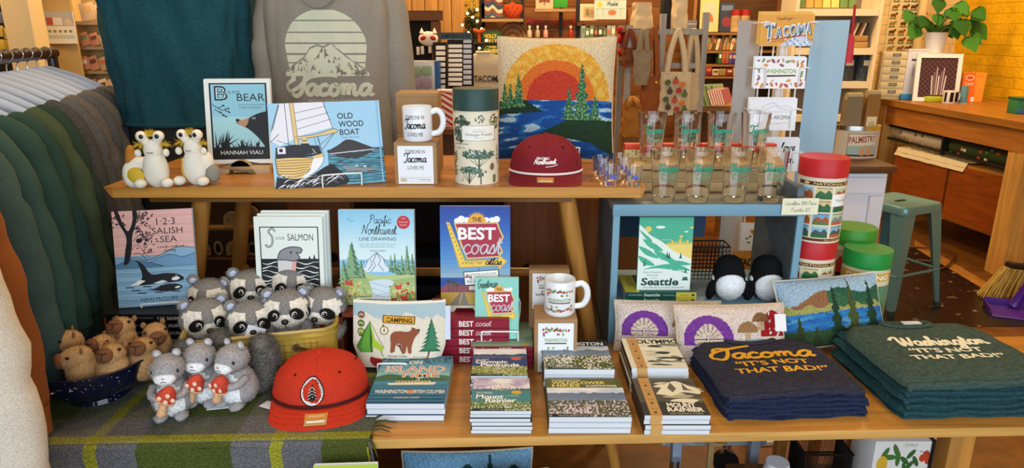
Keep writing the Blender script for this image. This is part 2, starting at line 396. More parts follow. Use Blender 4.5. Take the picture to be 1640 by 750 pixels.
# vertical boards panel behind the hanging hoodie
b = B()
for i in range(5):
    x, w_, z0, z1 = pb(640 + i * 21, 140, 660 + i * 21, -70, 5.2); b.box((x, 5.2, 1.15), (w_, .03, 2.3), M('B5803F', .6, 'wood', 0, 2), .004)
struct(b.build('trim_1'))

WD = M('BE8238', .3, 'wood'); WDE = M('B98A3E', .4, 'wood'); LEGW = M('B07A38', .35, 'wood', 0, 2)
# ---------- lower table
LT = .63
t = thing('display_table', 'low orange wood display table covered in books, caps and folded shirts', 'table', (0, 0, 0), 0)
th = R(2)
def rotp(x, y): return (x * math.cos(th) - (y - 1.345) * math.sin(th), 1.345 + x * math.sin(th) + (y - 1.345) * math.cos(th))
bm_ = B().box((.2, .24, LT - .011), (3.0, .48, .022), WD, .003)
o = bm_.build('tabletop', t, (0, 1.345, 0)); o.rotation_euler = (0, 0, th)
o = B().box((.2, .0015, LT - .011), (3.0, .005, .0225), M('C99A54', .4, 'wood'), .001).build('front_edge', t, (0, 1.345, 0)); o.rotation_euler = (0, 0, th)
for x, y in ((-1.15, .05), (1.06, .05), (-1.15, .43), (1.06, .43)):
    c = rotp(x, 1.345 + y); B().box((c[0], c[1], .304), (.06, .05, .608), LEGW, .004).build('leg', t)
b = B(); b.box((-.05, 1.345 + .43, .55), (2.2, .022, .06), M('8A5A26', .5, 'wood')); b.build('rail', t)
# ---------- upper table / bench
UT, UY0, UY1 = 1.09, 1.85, 2.36
t = thing('display_shelf_table', 'high wooden table with round tapered legs behind the low table', 'table', (0, 0, 0))
x0, x1 = -1.125, .37
pr = [(x0, UT), (x1, UT), (x1 - .012, UT - .03), (x0 + .02, UT - .03)]
b = B(); b.prism(pr, UY1 - UY0, M('B87C34', .26, 'wood'), None, UY0); b.build('tabletop', t)
B().box(((x0 + x1) / 2 + .004, UY0 - .001, UT - .015), (x1 - x0 - .04, .003, .028), M('C48C42', .35, 'wood')).build('front_edge', t)
b = B(); b.box((-.43, 1.93, UT - .042), (1.2, .06, .024), M('7A5426', .5, 'wood')); b.box((-.43, 2.28, UT - .042), (1.2, .06, .024), M('7A5426', .5, 'wood')); b.build('apron', t)
for sx, xt, xb in ((1, .155, .255), (-1, -.9, -1.0)):
    for yt, yb in ((1.95, 1.93), (2.29, 2.31)):
        e = (xb - xt) * 2.1
        b = B(); b.tube([(xt, yt, UT - .03), (xt + e * .45, yt + (yb - yt) * .5, .55), (xt + e * 1.0 - sx * .0, yb, 0)], [.027, .023, .016], LEGW, 14); b.lathe([(.034, 0), (.034, .016)], LEGW, 16, (xt, yt, UT - .05)); b.build('leg', t)
b = B(); b.tube([(-.95, 2.28, .69), (.22, 2.28, .69)], .016, LEGW, 10); b.build('stretcher', t)
for s in (-1, 1):
    b = B(); b.tube([(-.36 + s * .585, 1.94, .62), (-.36 + s * .585, 2.3, .7)], .016, LEGW, 10); b.build('stretcher', t)

# ---------- blue grey cubby cart
CT = 1.034; cx0, cx1, cy0, cy1 = .285, .825, 1.875, 2.2
BLUE, BIN = M('739DB2', .45), M('5A686E', .5, 'wood')
t = thing('cubby_cart', 'blue grey open cubby cart with drinking glasses on its top', 'cart')
b = B(); b.box((.555, 2.04, CT - .011), (.54, .33, .022), M('8E8B7C', .35, 'wood'), .002); b.build('top_board', t)
B().box((.555, cy0 - .004, CT - .014), (.544, .012, .034), BLUE, .002).build('front_edge', t)
for x in (cx0 + .01, cx1 - .01):
    b = B(); b.box((x, 2.04, .77), (.018, .32, .5), BIN); b.box((x, cy0, .77), (.02, .012, .5), BLUE, .002); b.build('side_panel', t)
B().box((.555, 2.04, .712), (.52, .32, .03), BLUE, .003).build('shelf', t)
B().box((.555, 2.04, .532), (.52, .32, .02), BIN).build('bottom_board', t)
x, w_, z0, z1 = pb(1105, 402, 1188, 340, 2.19); B().box((.47, 2.195, .93), (.34, .012, .17), M('2C4660', .5)).build('back_panel', t)
b = B(); b.box((cx1 - .012, 2.05, CT + .022), (.02, .33, .05), BIN, .002); b.build('rim', t)
GL = M('8A98A6', .5)
for x in (.53, .78):
    B().box((x, 1.93, .28), (.03, .03, .5), GL, .003).build('leg', t)
b = B(); b.box((.66, 1.97, .23), (.34, .03, .05), GL); b.box((.52, 2.1, .23), (.03, .3, .05), GL); b.tube([(.6, 1.95, .235), (.95, 2.16, .2)], .022, GL, 6); b.build('cross_brace', t)
b = B(); b.lathe([(.035, 0), (.035, .012)], M('A88A5A', .6), 20, (.655, 1.93, .24)); b.box((.64, 1.925, .12), (.018, .012, .24), M('A88A5A', .6)); b.build('bracket', t)
for x, y in ((.52, 1.9), (.76, 2.12)):
    b = B(); b.cyl((x, y - .012, .08), .045, .024, M('1B1B1B', .4), 18, None, Matrix.Translation((x, y, .045)) @ Matrix.Rotation(R(90), 4, 'X') @ Matrix.Translation((-x, -y, -.09))); b.cyl((x, y, .09), .016, .1, M('B9BDC0', .25, '', 1), 12); b.build('caster', t)
t = thing('low_side_stand', 'low wooden stand under the round puzzle tins beside blue cart', 'stand')
b = B(); b.box((.965, 2.01, .665), (.25, .27, .02), WDE, .003); b.build('top', t)
for x in (.85, 1.07):
    for y in (1.9, 2.12): B().box((x, y, .33), (.03, .03, .655), LEGW).build('leg', t)

# ---------- storage cabinet behind the tables
CB = M('6A3F18', .5, 'wood', 0, 2)
t = thing('storage_cabinet', 'brown wooden cabinet with open middle behind the display tables', 'cabinet')
Yc = 2.52
xa, xb, xc, xd = P(452, 400, Yc).x, P(566, 400, Yc).x, P(812, 400, Yc).x, P(985, 400, Yc).x
b = B(); b.box(((xa + xd) / 2, Yc + .42, .46), (xd - xa, .02, .92), M('2A1A10', .7)); b.box(((xa + xd) / 2, Yc + .22, .91), (xd - xa, .42, .02), CB)
for x in (xa, xb, xc, xd): b.box((x, Yc + .22, .45), (.02, .42, .9), CB)
b.build('carcass', t)
for a, c, hx in ((xa, xb, .035), (xc, xd, -.16)):
    dr = B().box(((a + c) / 2, Yc, .455), (c - a, .02, .89), CB, .002).build('door', t)
    hp = P(533, 412, Yc - .012) if hx > 0 else P(845, 430, Yc - .012)
    B().cyl((0, 0, 0), .02, .004, M('0A0705', .8), 20, None, Matrix.Translation(hp) @ Matrix.Rotation(R(90), 4, 'X')).build('finger_hole', dr)
# dark folded clothing in the opening
for i in range(4):
    tag(B().box(((xb + xc) / 2 - .02, Yc + .15, .3 + i * .1), (.3, .25, .09), M('11151F', .9, 'fab'), .03).build('folded_sweater'), 'black folded sweater piled inside the brown cabinet opening', 'sweater', 'dark sweaters inside the cabinet')
# ---------- books
PG = M('DDE3EA', .7, 'pages')
def book(name, label, loc, W, H, T, cover, rz=0, rx=0, art=None, group=None, spine=None, hard=True, cat='book', pages=PG, spcol=None, ry=0):
    t = thing(name, label, cat, loc, rz, rx, group, ry)
    c = M(cover, .4); k = .0016 if hard else .0006; e = .003 if hard else .0004
    b = B(); b.box((0, -T / 2 + k / 2, H / 2), (W, k, H), c); b.box((0, T / 2 - k / 2, H / 2), (W, k, H), c); b.box((-W / 2 + k / 2, 0, H / 2), (k, T - .0002, H), M(spcol, .4) if spcol else c)
    b.build('cover', t)
    B().box((-e / 2 + .0005, 0, H / 2), (W - e - .001, T - 2 * k, H - 2 * e), pages).build('pages', t)
    if art: art.build('cover_print', t, W, H, lambda u, v, q: (u - W / 2, -T / 2 - .0003 - q, v))
    if spine: spine.build('spine_print', t, H, T, lambda u, v, q: (-W / 2 - .0003 - q, T / 2 - v, H - u))
    return t
def easel(name, label, loc, rz, w=.1, h=.05, dep=.09, lip=.03, group=None, back=.12):
    """white wire book stand: front lip hoop, base runners, back hoop"""
    t = thing(name, label, 'wire stand', loc, rz, 0, group); m = M('F2F4F4', .35); r = .0022
    b = B(); b.tube(cr([(-w / 2, 0, r), (-w / 2, -.002, lip * .85), (-w / 2 + .008, -.003, lip), (w / 2 - .008, -.003, lip), (w / 2, -.002, lip * .85), (w / 2, 0, r)], 3), r, m, 6); b.build('front_lip', t)
    for x in (-w / 2, w / 2): B().tube([(x, 0, r), (x, dep, r)], r, m, 6).build('runner', t)
    b = B(); b.tube(cr([(-w / 2, dep, r), (-w / 2, dep + .015, back), (w / 2, dep + .015, back), (w / 2, dep, r)], 4), r, m, 6); b.build('back_hoop', t)
    return t
K = '1D1F24'
# --- 1-2-3 Salish Sea
def salish_spine():
    a = Art(230, 17); a.text('McCLURE', 20, 12, 6.5, 'E8E4DC', 'l', 28); a.line([(62, 8), (128, 8)], .8, 'B9B4AA'); a.text('1·2·3  SALISH SEA', 140, 12, 7, 'E8E4DC', 'l', 75); return a
sx, sy = P(247, 540, z=LT + .02).x, 1.7
base = P(256, 489, Y=1.755)
NS = 7; hS = (base.z - LT) / NS
sp_ = salish_spine(); pr_ = None
for i in range(NS):
    o = book('picture_book', ['lowest', 'second', 'third', 'fourth', 'fifth', 'sixth', 'topmost'][i] + ' black-spined counting book in the stack behind the blue colander', (base.x + random.uniform(-.004, .004), 1.69 + .1, LT + hS * (i + .5)), .2, .23, hS - .0004, '1B1B1F', 90, -90, None, 'counting books stacked flat', sp_)
    o.location = (base.x + .1 + random.uniform(-.004, .004), 1.69 + .1, LT + hS * (i + .5)); o.location.x = base.x + .115
a = Art(378, 480)
a.rect(0, 0, 378, 480, 'E6B4AE').rect(0, 225, 378, 480, '7FA9C8')
for i in range(14): a.line([(0, 20 + i * 15), (378, 14 + i * 15)], 6, ['E9BDB5', 'E2ABA6', 'EBC4BA'][i % 3])
a.poly(cr([(20, 262), (90, 235), (150, 250), (215, 225), (300, 190), (378, 198)], 4) + [(378, 290), (20, 290)], '8DB9D8')
a.line(cr([(20, 262), (90, 235), (150, 250), (215, 225), (300, 190), (378, 198)], 4), 3, K)
a.poly(cr([(160, 260), (250, 225), (320, 240), (378, 222)], 4) + [(378, 300), (160, 300)], '6FA0C6'); a.line(cr([(160, 260), (250, 225), (320, 240), (378, 222)], 4), 2.5, K)
a.poly(cr([(0, 270), (70, 245), (150, 258), (230, 285)], 4) + [(230, 300), (0, 300)], '557FA3'); a.line(cr([(0, 270), (70, 245), (150, 258), (230, 285)], 4), 2.5, K)
a.rect(0, 285, 378, 480, '86B2D0'); a.line([(0, 287), (378, 284)], 2, '3B5468')
for i in range(16): a.line(cr([(0, 300 + i * 11), (120, 306 + i * 11 - i % 3 * 3), (250, 298 + i * 11), (378, 304 + i * 11)], 3), 4, ['9FC4DC', '6C9CC0', '7BA9CA', 'A9CBE0'][i % 4])
a.poly(cr([(38, 270), (50, 200), (60, 130), (30, 60), (12, 0), (30, 0), (45, 50), (70, 100), (95, 50), (98, 0), (118, 0), (112, 60), (90, 120), (82, 190), (70, 240), (60, 262)], 4), K)
for pts in ([(75, 200), (110, 170), (140, 210), (165, 240)], [(90, 150), (130, 120), (160, 150)], [(85, 215), (120, 215), (150, 250)]): a.line(pts, 3, 'B0574B' if pts[0][0] == 75 else K, False, 4)
rn = random.Random(4)
for i in range(150):
    cx, cy = rn.choice([(130, 30), (140, 60), (120, 95), (150, 120), (140, 160), (155, 200), (20, 30), (30, 70), (165, 145), (150, 20)]); x, y = cx + rn.gauss(0, 16), cy + rn.gauss(0, 11)
    a.circ(x, y, rn.uniform(5, 10), K, 2.6, 8, 0, 360, rn.uniform(0, 180))
a.circ(118, 150, 14, K, 12)
a.text('1·2·3', 250, 75, 34, K, 'c', 88).text('SALISH', 255, 120, 31, K, 'c', 145).text('SEA', 258, 163, 31, K, 'c', 80)
a.script('a pacific northwest', 200, 190, 7, '5A3C3C', 1.6, 130).script('counting', 228, 208, 7, '5A3C3C', 1.6, 60)
a.poly(cr([(75, 375), (120, 335), (108, 270), (95, 248), (128, 268), (165, 320), (230, 318), (285, 325), (318, 345), (300, 362), (220, 368), (130, 372)], 4), K)
a.circ(278, 348, 20, 'F2F4F4', 9, 16, 0, 360, -8).poly([(62, 372), (110, 345), (135, 352), (100, 372)], 'F2F4F4').poly([(170, 366), (215, 352), (240, 362), (200, 370)], 'DDE6EC').circ(282, 334, 3, 'F2F4F4')
a.poly(cr([(160, 400), (195, 385), (230, 374), (280, 375), (308, 388), (290, 405), (230, 412)], 4), K); a.circ(285, 392, 14, 'F2F4F4', 5, 12, 0, 360, -10)
for i in range(9): a.line([(40 + i * 27, 380 + i % 3 * 16), (80 + i * 27, 382 + i % 3 * 16)], 5, K)
a.text('NIKKI McCLURE', 195, 455, 20, K, 'c', 175)
book('picture_book', 'pink and blue counting book with orcas standing on black-spined stack', base, .202, .262, .014, 'B9C6D2', 11, -13, a, None)
easel('wire_stand', 'white wire stand holding the pink and blue orca book', (base.x + .01, base.y - .012, base.z), 11, .1, .05, .05, .012, None, .08)

# --- risers behind
for px, lab in ((470, 'reddish wooden crate under the salmon alphabet book'), (607, 'reddish wooden crate under the line drawing book')):
    q = P(px, 487, Y=1.77); t = thing('wooden_crate', lab, 'crate', (q.x, 1.76, LT))
    hh = q.z - LT; m = M('6A2F1C', .45, 'wood'); B().box((0, 0, hh - .006), (.2, .11, .012), m).build('top_board', t); B().box((0, 0, .006), (.2, .11, .012), m).build('bottom_board', t)
    for s in (-1, 1): B().box((s * .094, 0, hh / 2), (.012, .11, hh), m).build('side_panel', t)
    B().box((0, .05, hh / 2), (.2, .01, hh), M('3A1A10', .6)).build('back_panel', t)
# --- S is for Salmon
def salmon_art():
    a = Art(340, 400); a.rect(0, 0, 340, 400, 'EAF2EA').frame(28, 48, 316, 400, 7, K).rect(28, 195, 316, 400, K)
    a.script('S', 52, 140, 42, K, 9, 50, .05); a.script('S', 52, 140, 42, 'F4F8F2', 2.5, 50, .05)
    a.text('IS FOR', 128, 106, 13, K, 'c', 44).text('SALMON', 228, 110, 31, K, 'c', 128)
    for r in range(9):
        y = 215 + r * 20; a.line([(32 + k * 14, y + 6 * math.sin(k * .9 + r * 1.7)) for k in range(21)], [1 + 4 * abs(math.sin(k * .5 + r)) for k in range(21)], 'EAF2EA')
    a.poly([(265, 195), (270, 180), (276, 195)], K).poly([(288, 195), (294, 172), (300, 195)], K).circ(235, 155, 3, K)
    a.poly(cr([(108, 200), (112, 270), (130, 330), (190, 330), (185, 270), (205, 190), (150, 185)], 4), 'D8D6D6')
    a.poly(cr([(205, 180), (198, 250), (180, 310), (176, 260), (185, 200)], 4), 'E8A89A')
    a.poly(cr([(108, 200), (125, 160), (175, 140), (230, 145), (225, 170), (205, 165), (222, 190), (195, 205), (150, 200)], 4), '8F9096'); a.line(cr([(108, 200), (125, 160), (175, 140), (230, 145), (225, 170), (205, 165), (222, 190), (195, 205), (150, 200)], 4), 4, K, True)
    a.circ(178, 165, 5, K); a.line([(108, 205), (112, 270), (132, 335)], 3.5, K, False, 4); return a
q = P(470, 480, Y=1.775); W_ = .186
for i, l in enumerate(('front white bordered salmon alphabet book behind the raccoons', 'second white salmon alphabet book just behind the front copy', 'rear white salmon alphabet book last of three copies')):
    book('alphabet_book', l, (q.x + i * .004 - .003, q.y + i * .017, q.z - .006), W_, .238 + i * .004, .015, 'E6EEE8', 0, -8, salmon_art() if i == 0 else None, 'salmon alphabet books')
# --- Pacific Northwest line drawing
a = Art(366, 462)
a.rect(0, 0, 366, 462, '8CC7E4')
for i in range(12): a.rect(0, i * 20, 366, i * 20 + 20, ['8CC7E4', '93CBE6', '9ACFE8', 'A3D4EA', 'ACD9EB', 'B4DDEC', 'BBE0ED', 'C3E4EE', 'CAE7EF', 'D0EAF0', 'D5ECF0', 'D9EEF0'][i])
a.poly(cr([(100, 300), (140, 240), (182, 205), (215, 235), (260, 300)], 4), 'DCE8F0')
for p in ([(182, 207), (165, 245), (175, 270), (150, 300)], [(182, 207), (200, 240), (190, 265), (215, 295)], [(150, 240), (160, 262), (140, 290)], [(215, 240), (222, 262), (240, 280)], [(120, 280), (140, 240), (182, 205), (215, 235), (255, 295)]): a.line(p, 3.5, '5B7C9A')
for i, c in enumerate(('B8C98A', '9DB574', 'A8BE7A', 'C7CE8E', '8AA564')): a.poly(cr([(0, 310 + i * 25), (90, 296 + i * 30), (200, 318 + i * 26), (366, 300 + i * 24)], 4) + [(366, 462), (0, 462)], c)
a.poly(cr([(140, 345), (215, 335), (262, 350), (235, 395), (255, 462), (150, 462), (160, 400)], 4), 'CFE0EA')
for i in range(14): a.line([(150 + i % 4 * 22, 352 + i * 7), (172 + i % 4 * 22, 355 + i * 7)], 2.5, '88A8BC')
rn = random.Random(8)
for x, y, h_, w_ in ((62, 330, 178, 110), (20, 360, 120, 70), (105, 330, 90, 50), (250, 300, 85, 26), (270, 305, 100, 30), (330, 310, 145, 46), (305, 315, 100, 34), (355, 315, 110, 36), (285, 315, 70, 24)):
    a.tree(x, y, h_, w_, '4F7A58', 6); a.tree(x - w_ * .07, y - 4, h_ * .93, w_ * .66, '86AA7C', 6)
    for k in range(7): a.circ(x + rn.gauss(0, w_ * .2), y - h_ * rn.uniform(.05, .6), 4, '2F5B44', 3, 7)
for i in range(90):
    x, y = rn.uniform(0, 366), rn.uniform(385, 458)
    if 155 < x < 245 and y < 440: continue
    a.line([(x, y + 14), (x + rn.uniform(-6, 6), y - 10)], 2.5, rn.choice(['4E6E3A', '7C9A48', 'A9B85C', '35542E']))
for i in range(40):
    x, y = (rn.uniform(5, 120) if i % 2 else rn.uniform(240, 360)), rn.uniform(345, 450); c = rn.choice(['D5542E', 'E0872E', 'EFD55A', 'C23B2C', 'F2E3A0']); r_ = rn.uniform(5, 10)
    a.circ(x, y, r_, c, r_ * .8, 9).circ(x, y, r_ * .4, '6A2A1A', None, 7)
for x, y in ((285, 372), (310, 425), (42, 350)): a.poly([(x - 22, y - 12), (x, y - 4), (x + 20, y - 16), (x + 12, y + 14), (x - 10, y + 16)], 'CC4A32')
a.script('Pacific', 150, 65, 20, K, 3, 105, .15).script('Northwest', 112, 118, 25, K, 3.4, 168, .15)
a.text('LINE DRAWING', 188, 148, 17, K, 'c', 178).text('How to Draw Flowers, Trees, Mountains,', 188, 168, 6, '47606E', 'c', 180).text('Birds, Animals, Landmarks, and More', 188, 180, 6, '47606E', 'c', 165).text('PEGGY DEAN', 188, 202, 9, '2E4450', 'c', 74)
a.circ(315, 60, 32, 'C22F38'); a.text('OVER', 315, 45, 6, 'F2D8D0', 'c', 18).text('100 STEP-BY-STEP', 315, 62, 6, 'F2D8D0', 'c', 48).text('DRAWINGS', 315, 76, 6, 'F2D8D0', 'c', 34)
for x, y in ((48, 45), (62, 55)): a.line([(x - 10, y - 4), (x, y), (x + 12, y - 3)], 2, '4B6A80')
q = P(607, 487, Y=1.765)
book('drawing_book', 'light blue line drawing book with trees, stream and wildflowers', q, .204, .262, .022, 'BFE0EC', 0, -9, a, None, None, False)
easel('wire_stand', 'white wire stand holding the line drawing book', (q.x - .01, q.y - .016, q.z), 0, .09, .05, .05, .024, None, .07)

# --- the best coast sign art
def best_sign(a, s, ox, oy, sub=True, foot='A ROAD TRIP'):
    p = lambda *l: [(ox + x * s, oy + y * s) for x, y in l]
    for x, y, r in ((75, 68, 14), (95, 60, 18), (120, 64, 14), (240, 64, 14), (262, 60, 16), (215, 62, 12)): a.circ(ox + x * s, oy + y * s, r * s, 'F4F6F4')
    for i in range(13):
        q_ = R(180 + i * 15); a.poly(p((168 + 50 * math.cos(q_), 75 + 55 * math.sin(q_)), (168 + 38 * math.cos(q_ - .1), 75 + 40 * math.sin(q_ - .1)), (168 + 38 * math.cos(q_ + .1), 75 + 40 * math.sin(q_ + .1))), 'E8B53A')
    a.circ(ox + 168 * s, oy + 75 * s, 42 * s, 'EBA83C', None, 20, 180, 360)
    a.poly(p((60, 78), (268, 75), (278, 110), (296, 150), (278, 190), (292, 225), (275, 252), (120, 262), (92, 195)), 'E9C46A'); a.poly(p((68, 84), (262, 81), (272, 112), (288, 150), (270, 190), (284, 225), (268, 246), (124, 255), (100, 192)), 'A92F45')
    a.poly(p((22, 72), (40, 76), (112, 268), (270, 262), (272, 240), (312, 272), (268, 320), (270, 296), (84, 306)), 'D8B040'); a.poly(p((27, 77), (37, 80), (108, 274), (274, 268), (275, 250), (304, 273), (273, 308), (274, 290), (88, 300)), 'F0CE58')
    for i in range(9): a.circ(ox + (34 + i * 7.5) * s, oy + (90 + i * 21) * s, 3.2 * s, '6A4A20', None, 8)
    a.text('THE', ox + 168 * s, oy + 72 * s, 22 * s, K, 'c', 44 * s, 0, .02)
    a.text('BEST', ox + 168 * s, oy + 160 * s, 58 * s, 'F7F7F4', 'c', 178 * s, 0, .03)
    a.script('coast', ox + 98 * s, oy + 235 * s, 48 * s, 'C9CCD8', 6.5 * s, 185 * s, .12)
    a.text(foot, ox + 145 * s, oy + 288 * s, 14 * s, '5A3A1A', 'c', 100 * s)
    if sub: a.script('atlas', ox + 205 * s, oy + 290 * s, 18 * s, K, 5 * s, 80 * s)
a = Art(322, 487); a.rect(0, 0, 322, 487, '2A4FA0')
for i in range(16): a.rect(0, i * 22, 322, i * 22 + 22, ['27479A', '2A4DA2', '2C53A8', '2E58AE', '3160B3', '3466B8', '386DBC', '3D74C0', '427BC4', '4882C7', '4E89C9', '5690CB', '5E96CC', '6D9DCA', '7FA6C6', '93B0C2'][i])
a.poly(cr([(0, 400), (60, 375), (120, 392), (200, 380), (260, 398), (322, 385)], 3) + [(322, 430), (0, 430)], '8A4A55'); a.rect(0, 425, 322, 487, 'B9963F').poly([(40, 487), (90, 425), (110, 425), (130, 487)], '7D7468').line([(86, 487), (100, 425)], 3, 'E8C23A')
for x, y in ((38, 365), (75, 385), (58, 372)):
    a.line([(x, y), (x + 1, 425)], 3, '3A4A38')
    for q_ in range(7): a.line([(x, y), (x + 16 * math.cos(R(q_ * 51)), y - 9 * math.sin(R(q_ * 51)) + 4)], 3, '2E4A34')
a.rect(176, 300, 180, 420, '6A6A74'); best_sign(a, .97, 6, 6)
a.poly([(105, 322), (270, 310), (272, 382), (110, 392)], '26282E').poly([(109, 326), (266, 314), (268, 378), (114, 388)], 'F2F2EC').text('ILLUSTRATED ADVENTURES', 188, 337, 8, K, 'c', 140, 0, 0, -4)
a.script('along', 112, 352, 9, '8A2A3A', 2.4, 32).text("the West Coast's", 190, 374, 19, '3A5A8A', 'c', 140, .1, 0, -5)
a.rect(132, 395, 235, 412, 'E9E6DA').text('HISTORIC HIGHWAYS', 184, 407, 7, K, 'c', 92)
q = P(762, 487, Y=1.765)
book('road_atlas', 'tall blue road trip atlas with neon style sign cover', q, .19, .272, .018, '2A4FA0', 0, -9, a, None, None, False)
# stack of red best coast books under the atlas
def bc_spine(front=False):
    a = Art(230, 20)
    if front: a.rect(8, 3, 10, 17, 'E9E6DA').rect(13, 3, 15, 17, 'E9E6DA').script('Greetings', 40, 14, 5, 'E9D8C8', 1.2, 48)
    else: a.rect(10, 7, 26, 12, 'E9D8D0').text('THE', 72, 14, 6, '7A1E2C', 'c', 16)
    a.text('BEST', 106, 16, 12, 'F4F2EC', 'c', 42, 0, .02) if not front else a.text('BEST', 128, 16, 12, 'F4F2EC', 'c', 44, 0, .02)
    a.script('coast', 132 if not front else 156, 15, 7, 'D9BFC4', 1.6, 45); return a
ba = bc_spine(); topz = P(762, 512, Y=1.7).z; n = 5; hb = (topz - LT) / n
for i in range(n):
    book('road_atlas', ['lowest', 'second lowest', 'middle', 'second highest', 'topmost'][i] + ' red-spined atlas in the flat stack under the tall blue atlas', (P(762, 540, Y=1.7).x, 1.7 + .09, LT + hb * (i + .5)), .178, .215, hb - .0006, '8E2135', 90, -90, None, 'red atlases stacked flat', ba, False).location.x = P(752, 540, Y=1.7).x + .1075
t = thing('wooden_easel', 'small cream block easel holding the tall blue atlas', 'easel', (q.x - .03, q.y - .012, topz))
m = M('CFC6B4', .55, 'wood'); hz = q.z - topz
b = B(); b.prism([(-.045, 0), (-.03, 0), (-.022, hz * .6), (.022, hz * .6), (.03, 0), (.05, 0), (.05, hz), (-.045, hz)], .05, m); b.build('front_rest', t); B().box((0, .055, hz + .05), (.03, .01, .1), m).build('back_post', t)
# greetings stack (smaller books) with small teal copy on a wire easel
q = P(804, 592, z=LT); ga = bc_spine(True); W_, H_ = .16, .165; n = 4; hg = (P(804, 556, Y=q.y).z - LT) / n
for i in range(n):
    a = None
    if i == n - 1:
        a = Art(100, 100); a.rect(0, 0, 100, 100, '7F9C86'); a.rect(40, 70, 62, 96, '5A2A2A').rect(3, 3, 97, 97, '86A68E').rect(4, 84, 12, 94, 'C9A85A').rect(30, 40, 60, 60, '7A2A34')
    o = book('travel_postcard_book', ['lowest', 'second', 'third', 'top'][i] + ' red-spined small book in stack supporting the teal sign book', (0, 0, 0), W_, H_, hg - .0005, '96243A', 90, -90, a, 'small red books stacked flat', ga, False)
    o.location = (q.x + H_ / 2, q.y + W_ / 2 + .003, LT + hg * (i + .5)); o.rotation_euler = (R(-90), 0, R(90))
a = Art(222, 310); a.rect(0, 0, 222, 310, '8CCFC0'); a.script('Greetings', 14, 56, 22, '3A5A50', 4.5, 100, .15, .08); a.text('FROM', 52, 72, 7, '3A5A50', 'c', 36); best_sign(a, .62, 18, 22, False, 'CALIFORNIA OREGON')
a.rect(76, 258, 165, 288, '3A4A48').rect(78, 260, 163, 286, 'EDEDE6').text('WASHINGTON', 120, 272, 7, K, 'c', 70).text('A ROAD TRIP JOURNAL', 120, 282, 6, K, 'c', 74)
gz = LT + hg * 4; c = P(796, 541, Y=1.715)
book('travel_postcard_book', 'small teal book with neon style sign on white wire stand', (c.x, c.y, gz + .003), .118, .168, .016, '8CCFC0', 0, -12, a, None, None, False)
easel('wire_stand', 'white wire stand holding the small teal sign book', (c.x + .008, c.y - .014, gz), 0, .098, .05, .09, .03, None, .09)

# --- flat stacks at the front of the table
def stack(name, labs, px, pyf, W, H, T, n, cover, art, group, rz=0, Yf=None, zt=None, spine=None, band=None, spcol=None):
    q = P(px, pyf, z=LT) if Yf is None else V((P(px, pyf, Y=Yf).x, Yf, LT))
    out = []
    for i in range(n):
        top = i == n - 1
        j = 0 if top else random.uniform(-.003, .003)
        o = book(name, labs % ['bottom', 'second', 'third', 'fourth', 'fifth', 'sixth', 'seventh', 'eighth'][i] if not top else labs % 'top', (q.x + j, q.y + (0 if top else random.uniform(0, .004)), LT + T * (i + .5)), W, H, T - .0005, cover, rz, -90, art if top else None, group, spine, False, 'book', PG, spcol)
        if band:
            bb = B(); bb.box((-W / 2 + band[0] + band[1] / 2, 0, H / 2), (band[1], T + .0006, H + .001), M(band[2], .6)); bb.build('paper_band', o)
            if top and band[3]: band[3].build('band_print', o, band[1], H, lambda u, v, q_: (-W / 2 + band[0] + u, -T / 2 - .0011 - q_, v))
        out.append(o)
    return out
a = Art(380, 270); a.rect(0, 0, 380, 270, '2E5A78')
for i, c in enumerate(('4A7C9A', '548AA6', '6298B0', '74A8B8', '8ABBC0')): a.rect(0, i * 26, 380, i * 26 + 27, c)
a.rect(0, 130, 380, 150, 'BFC79A').poly(cr([(0, 130), (60, 112), (130, 120), (200, 128), (200, 150), (0, 150)], 3), '3E6A4A').poly(cr([(230, 140), (310, 118), (380, 125), (380, 150), (230, 150)], 3), '4A7656').rect(0, 150, 380, 270, '3F7C98')
for i in range(7): a.rect(0, 158 + i * 17, 380, 168 + i * 17, ['4C8BA4', '3F7A98', '376F90', '2F6488', '2A5A80', '26527A', '234B72'][i])
a.poly([(70, 163), (320, 158), (310, 172), (80, 174)], 'E9E4D2').rect(110, 150, 290, 160, 'D8C88A')
for i in range(10): a.rect(115 + i * 17, 152, 123 + i * 17, 158, '5A5A4A')
rn = random.Random(2)
for i in range(110):
    x = rn.uniform(0, 380); y = rn.uniform(0, 40) if 120 < x < 240 else rn.uniform(0, 48); a.circ(x, y, rn.uniform(4, 9), '16303E', 2.2, 7, 0, 360, rn.uniform(-60, 60))
a.text('ON', 185, 52, 20, 'F1EBDC', 'c', 70, 0, .02)
for t_, x, y, h_, w_ in (('ISLAND', 195, 98, 34, 320), ('TIME', 220, 130, 26, 220)): a.text(t_, x, y, h_, 'F3E9DA', 'c', w_, 0, .035).text(t_, x, y, h_, 'D8704E', 'c', w_ - 4, 0, -.012)
a.text("A TRAVELER'S ATLAS", 235, 148, 11, '1A2E38', 'c', 240, 0, .01).text('WASHINGTON', 105, 218, 18, 'F3EFE4', 'c', 165, 0, .02).text('BRITISH COLUMBIA', 290, 218, 18, 'F3EFE4', 'c', 165, 0, .015).circ(200, 211, 14, 'D8704E', 12).text('AND', 200, 215, 8, 'F3E9DA', 'c', 18).text("CHANDLER O'LEARY", 190, 245, 9, 'D8E0E0', 'c', 130)
stack('travel_atlas', '%s blue island travel atlas in the stack beside the orange cap', 650, 675, .182, .242, .0155, 3, '2A5A80', a, 'island atlases stacked flat')
S_ = _ = None
def landscape(kind):
    rn = random.Random(hash(kind) % 97)
    return rn
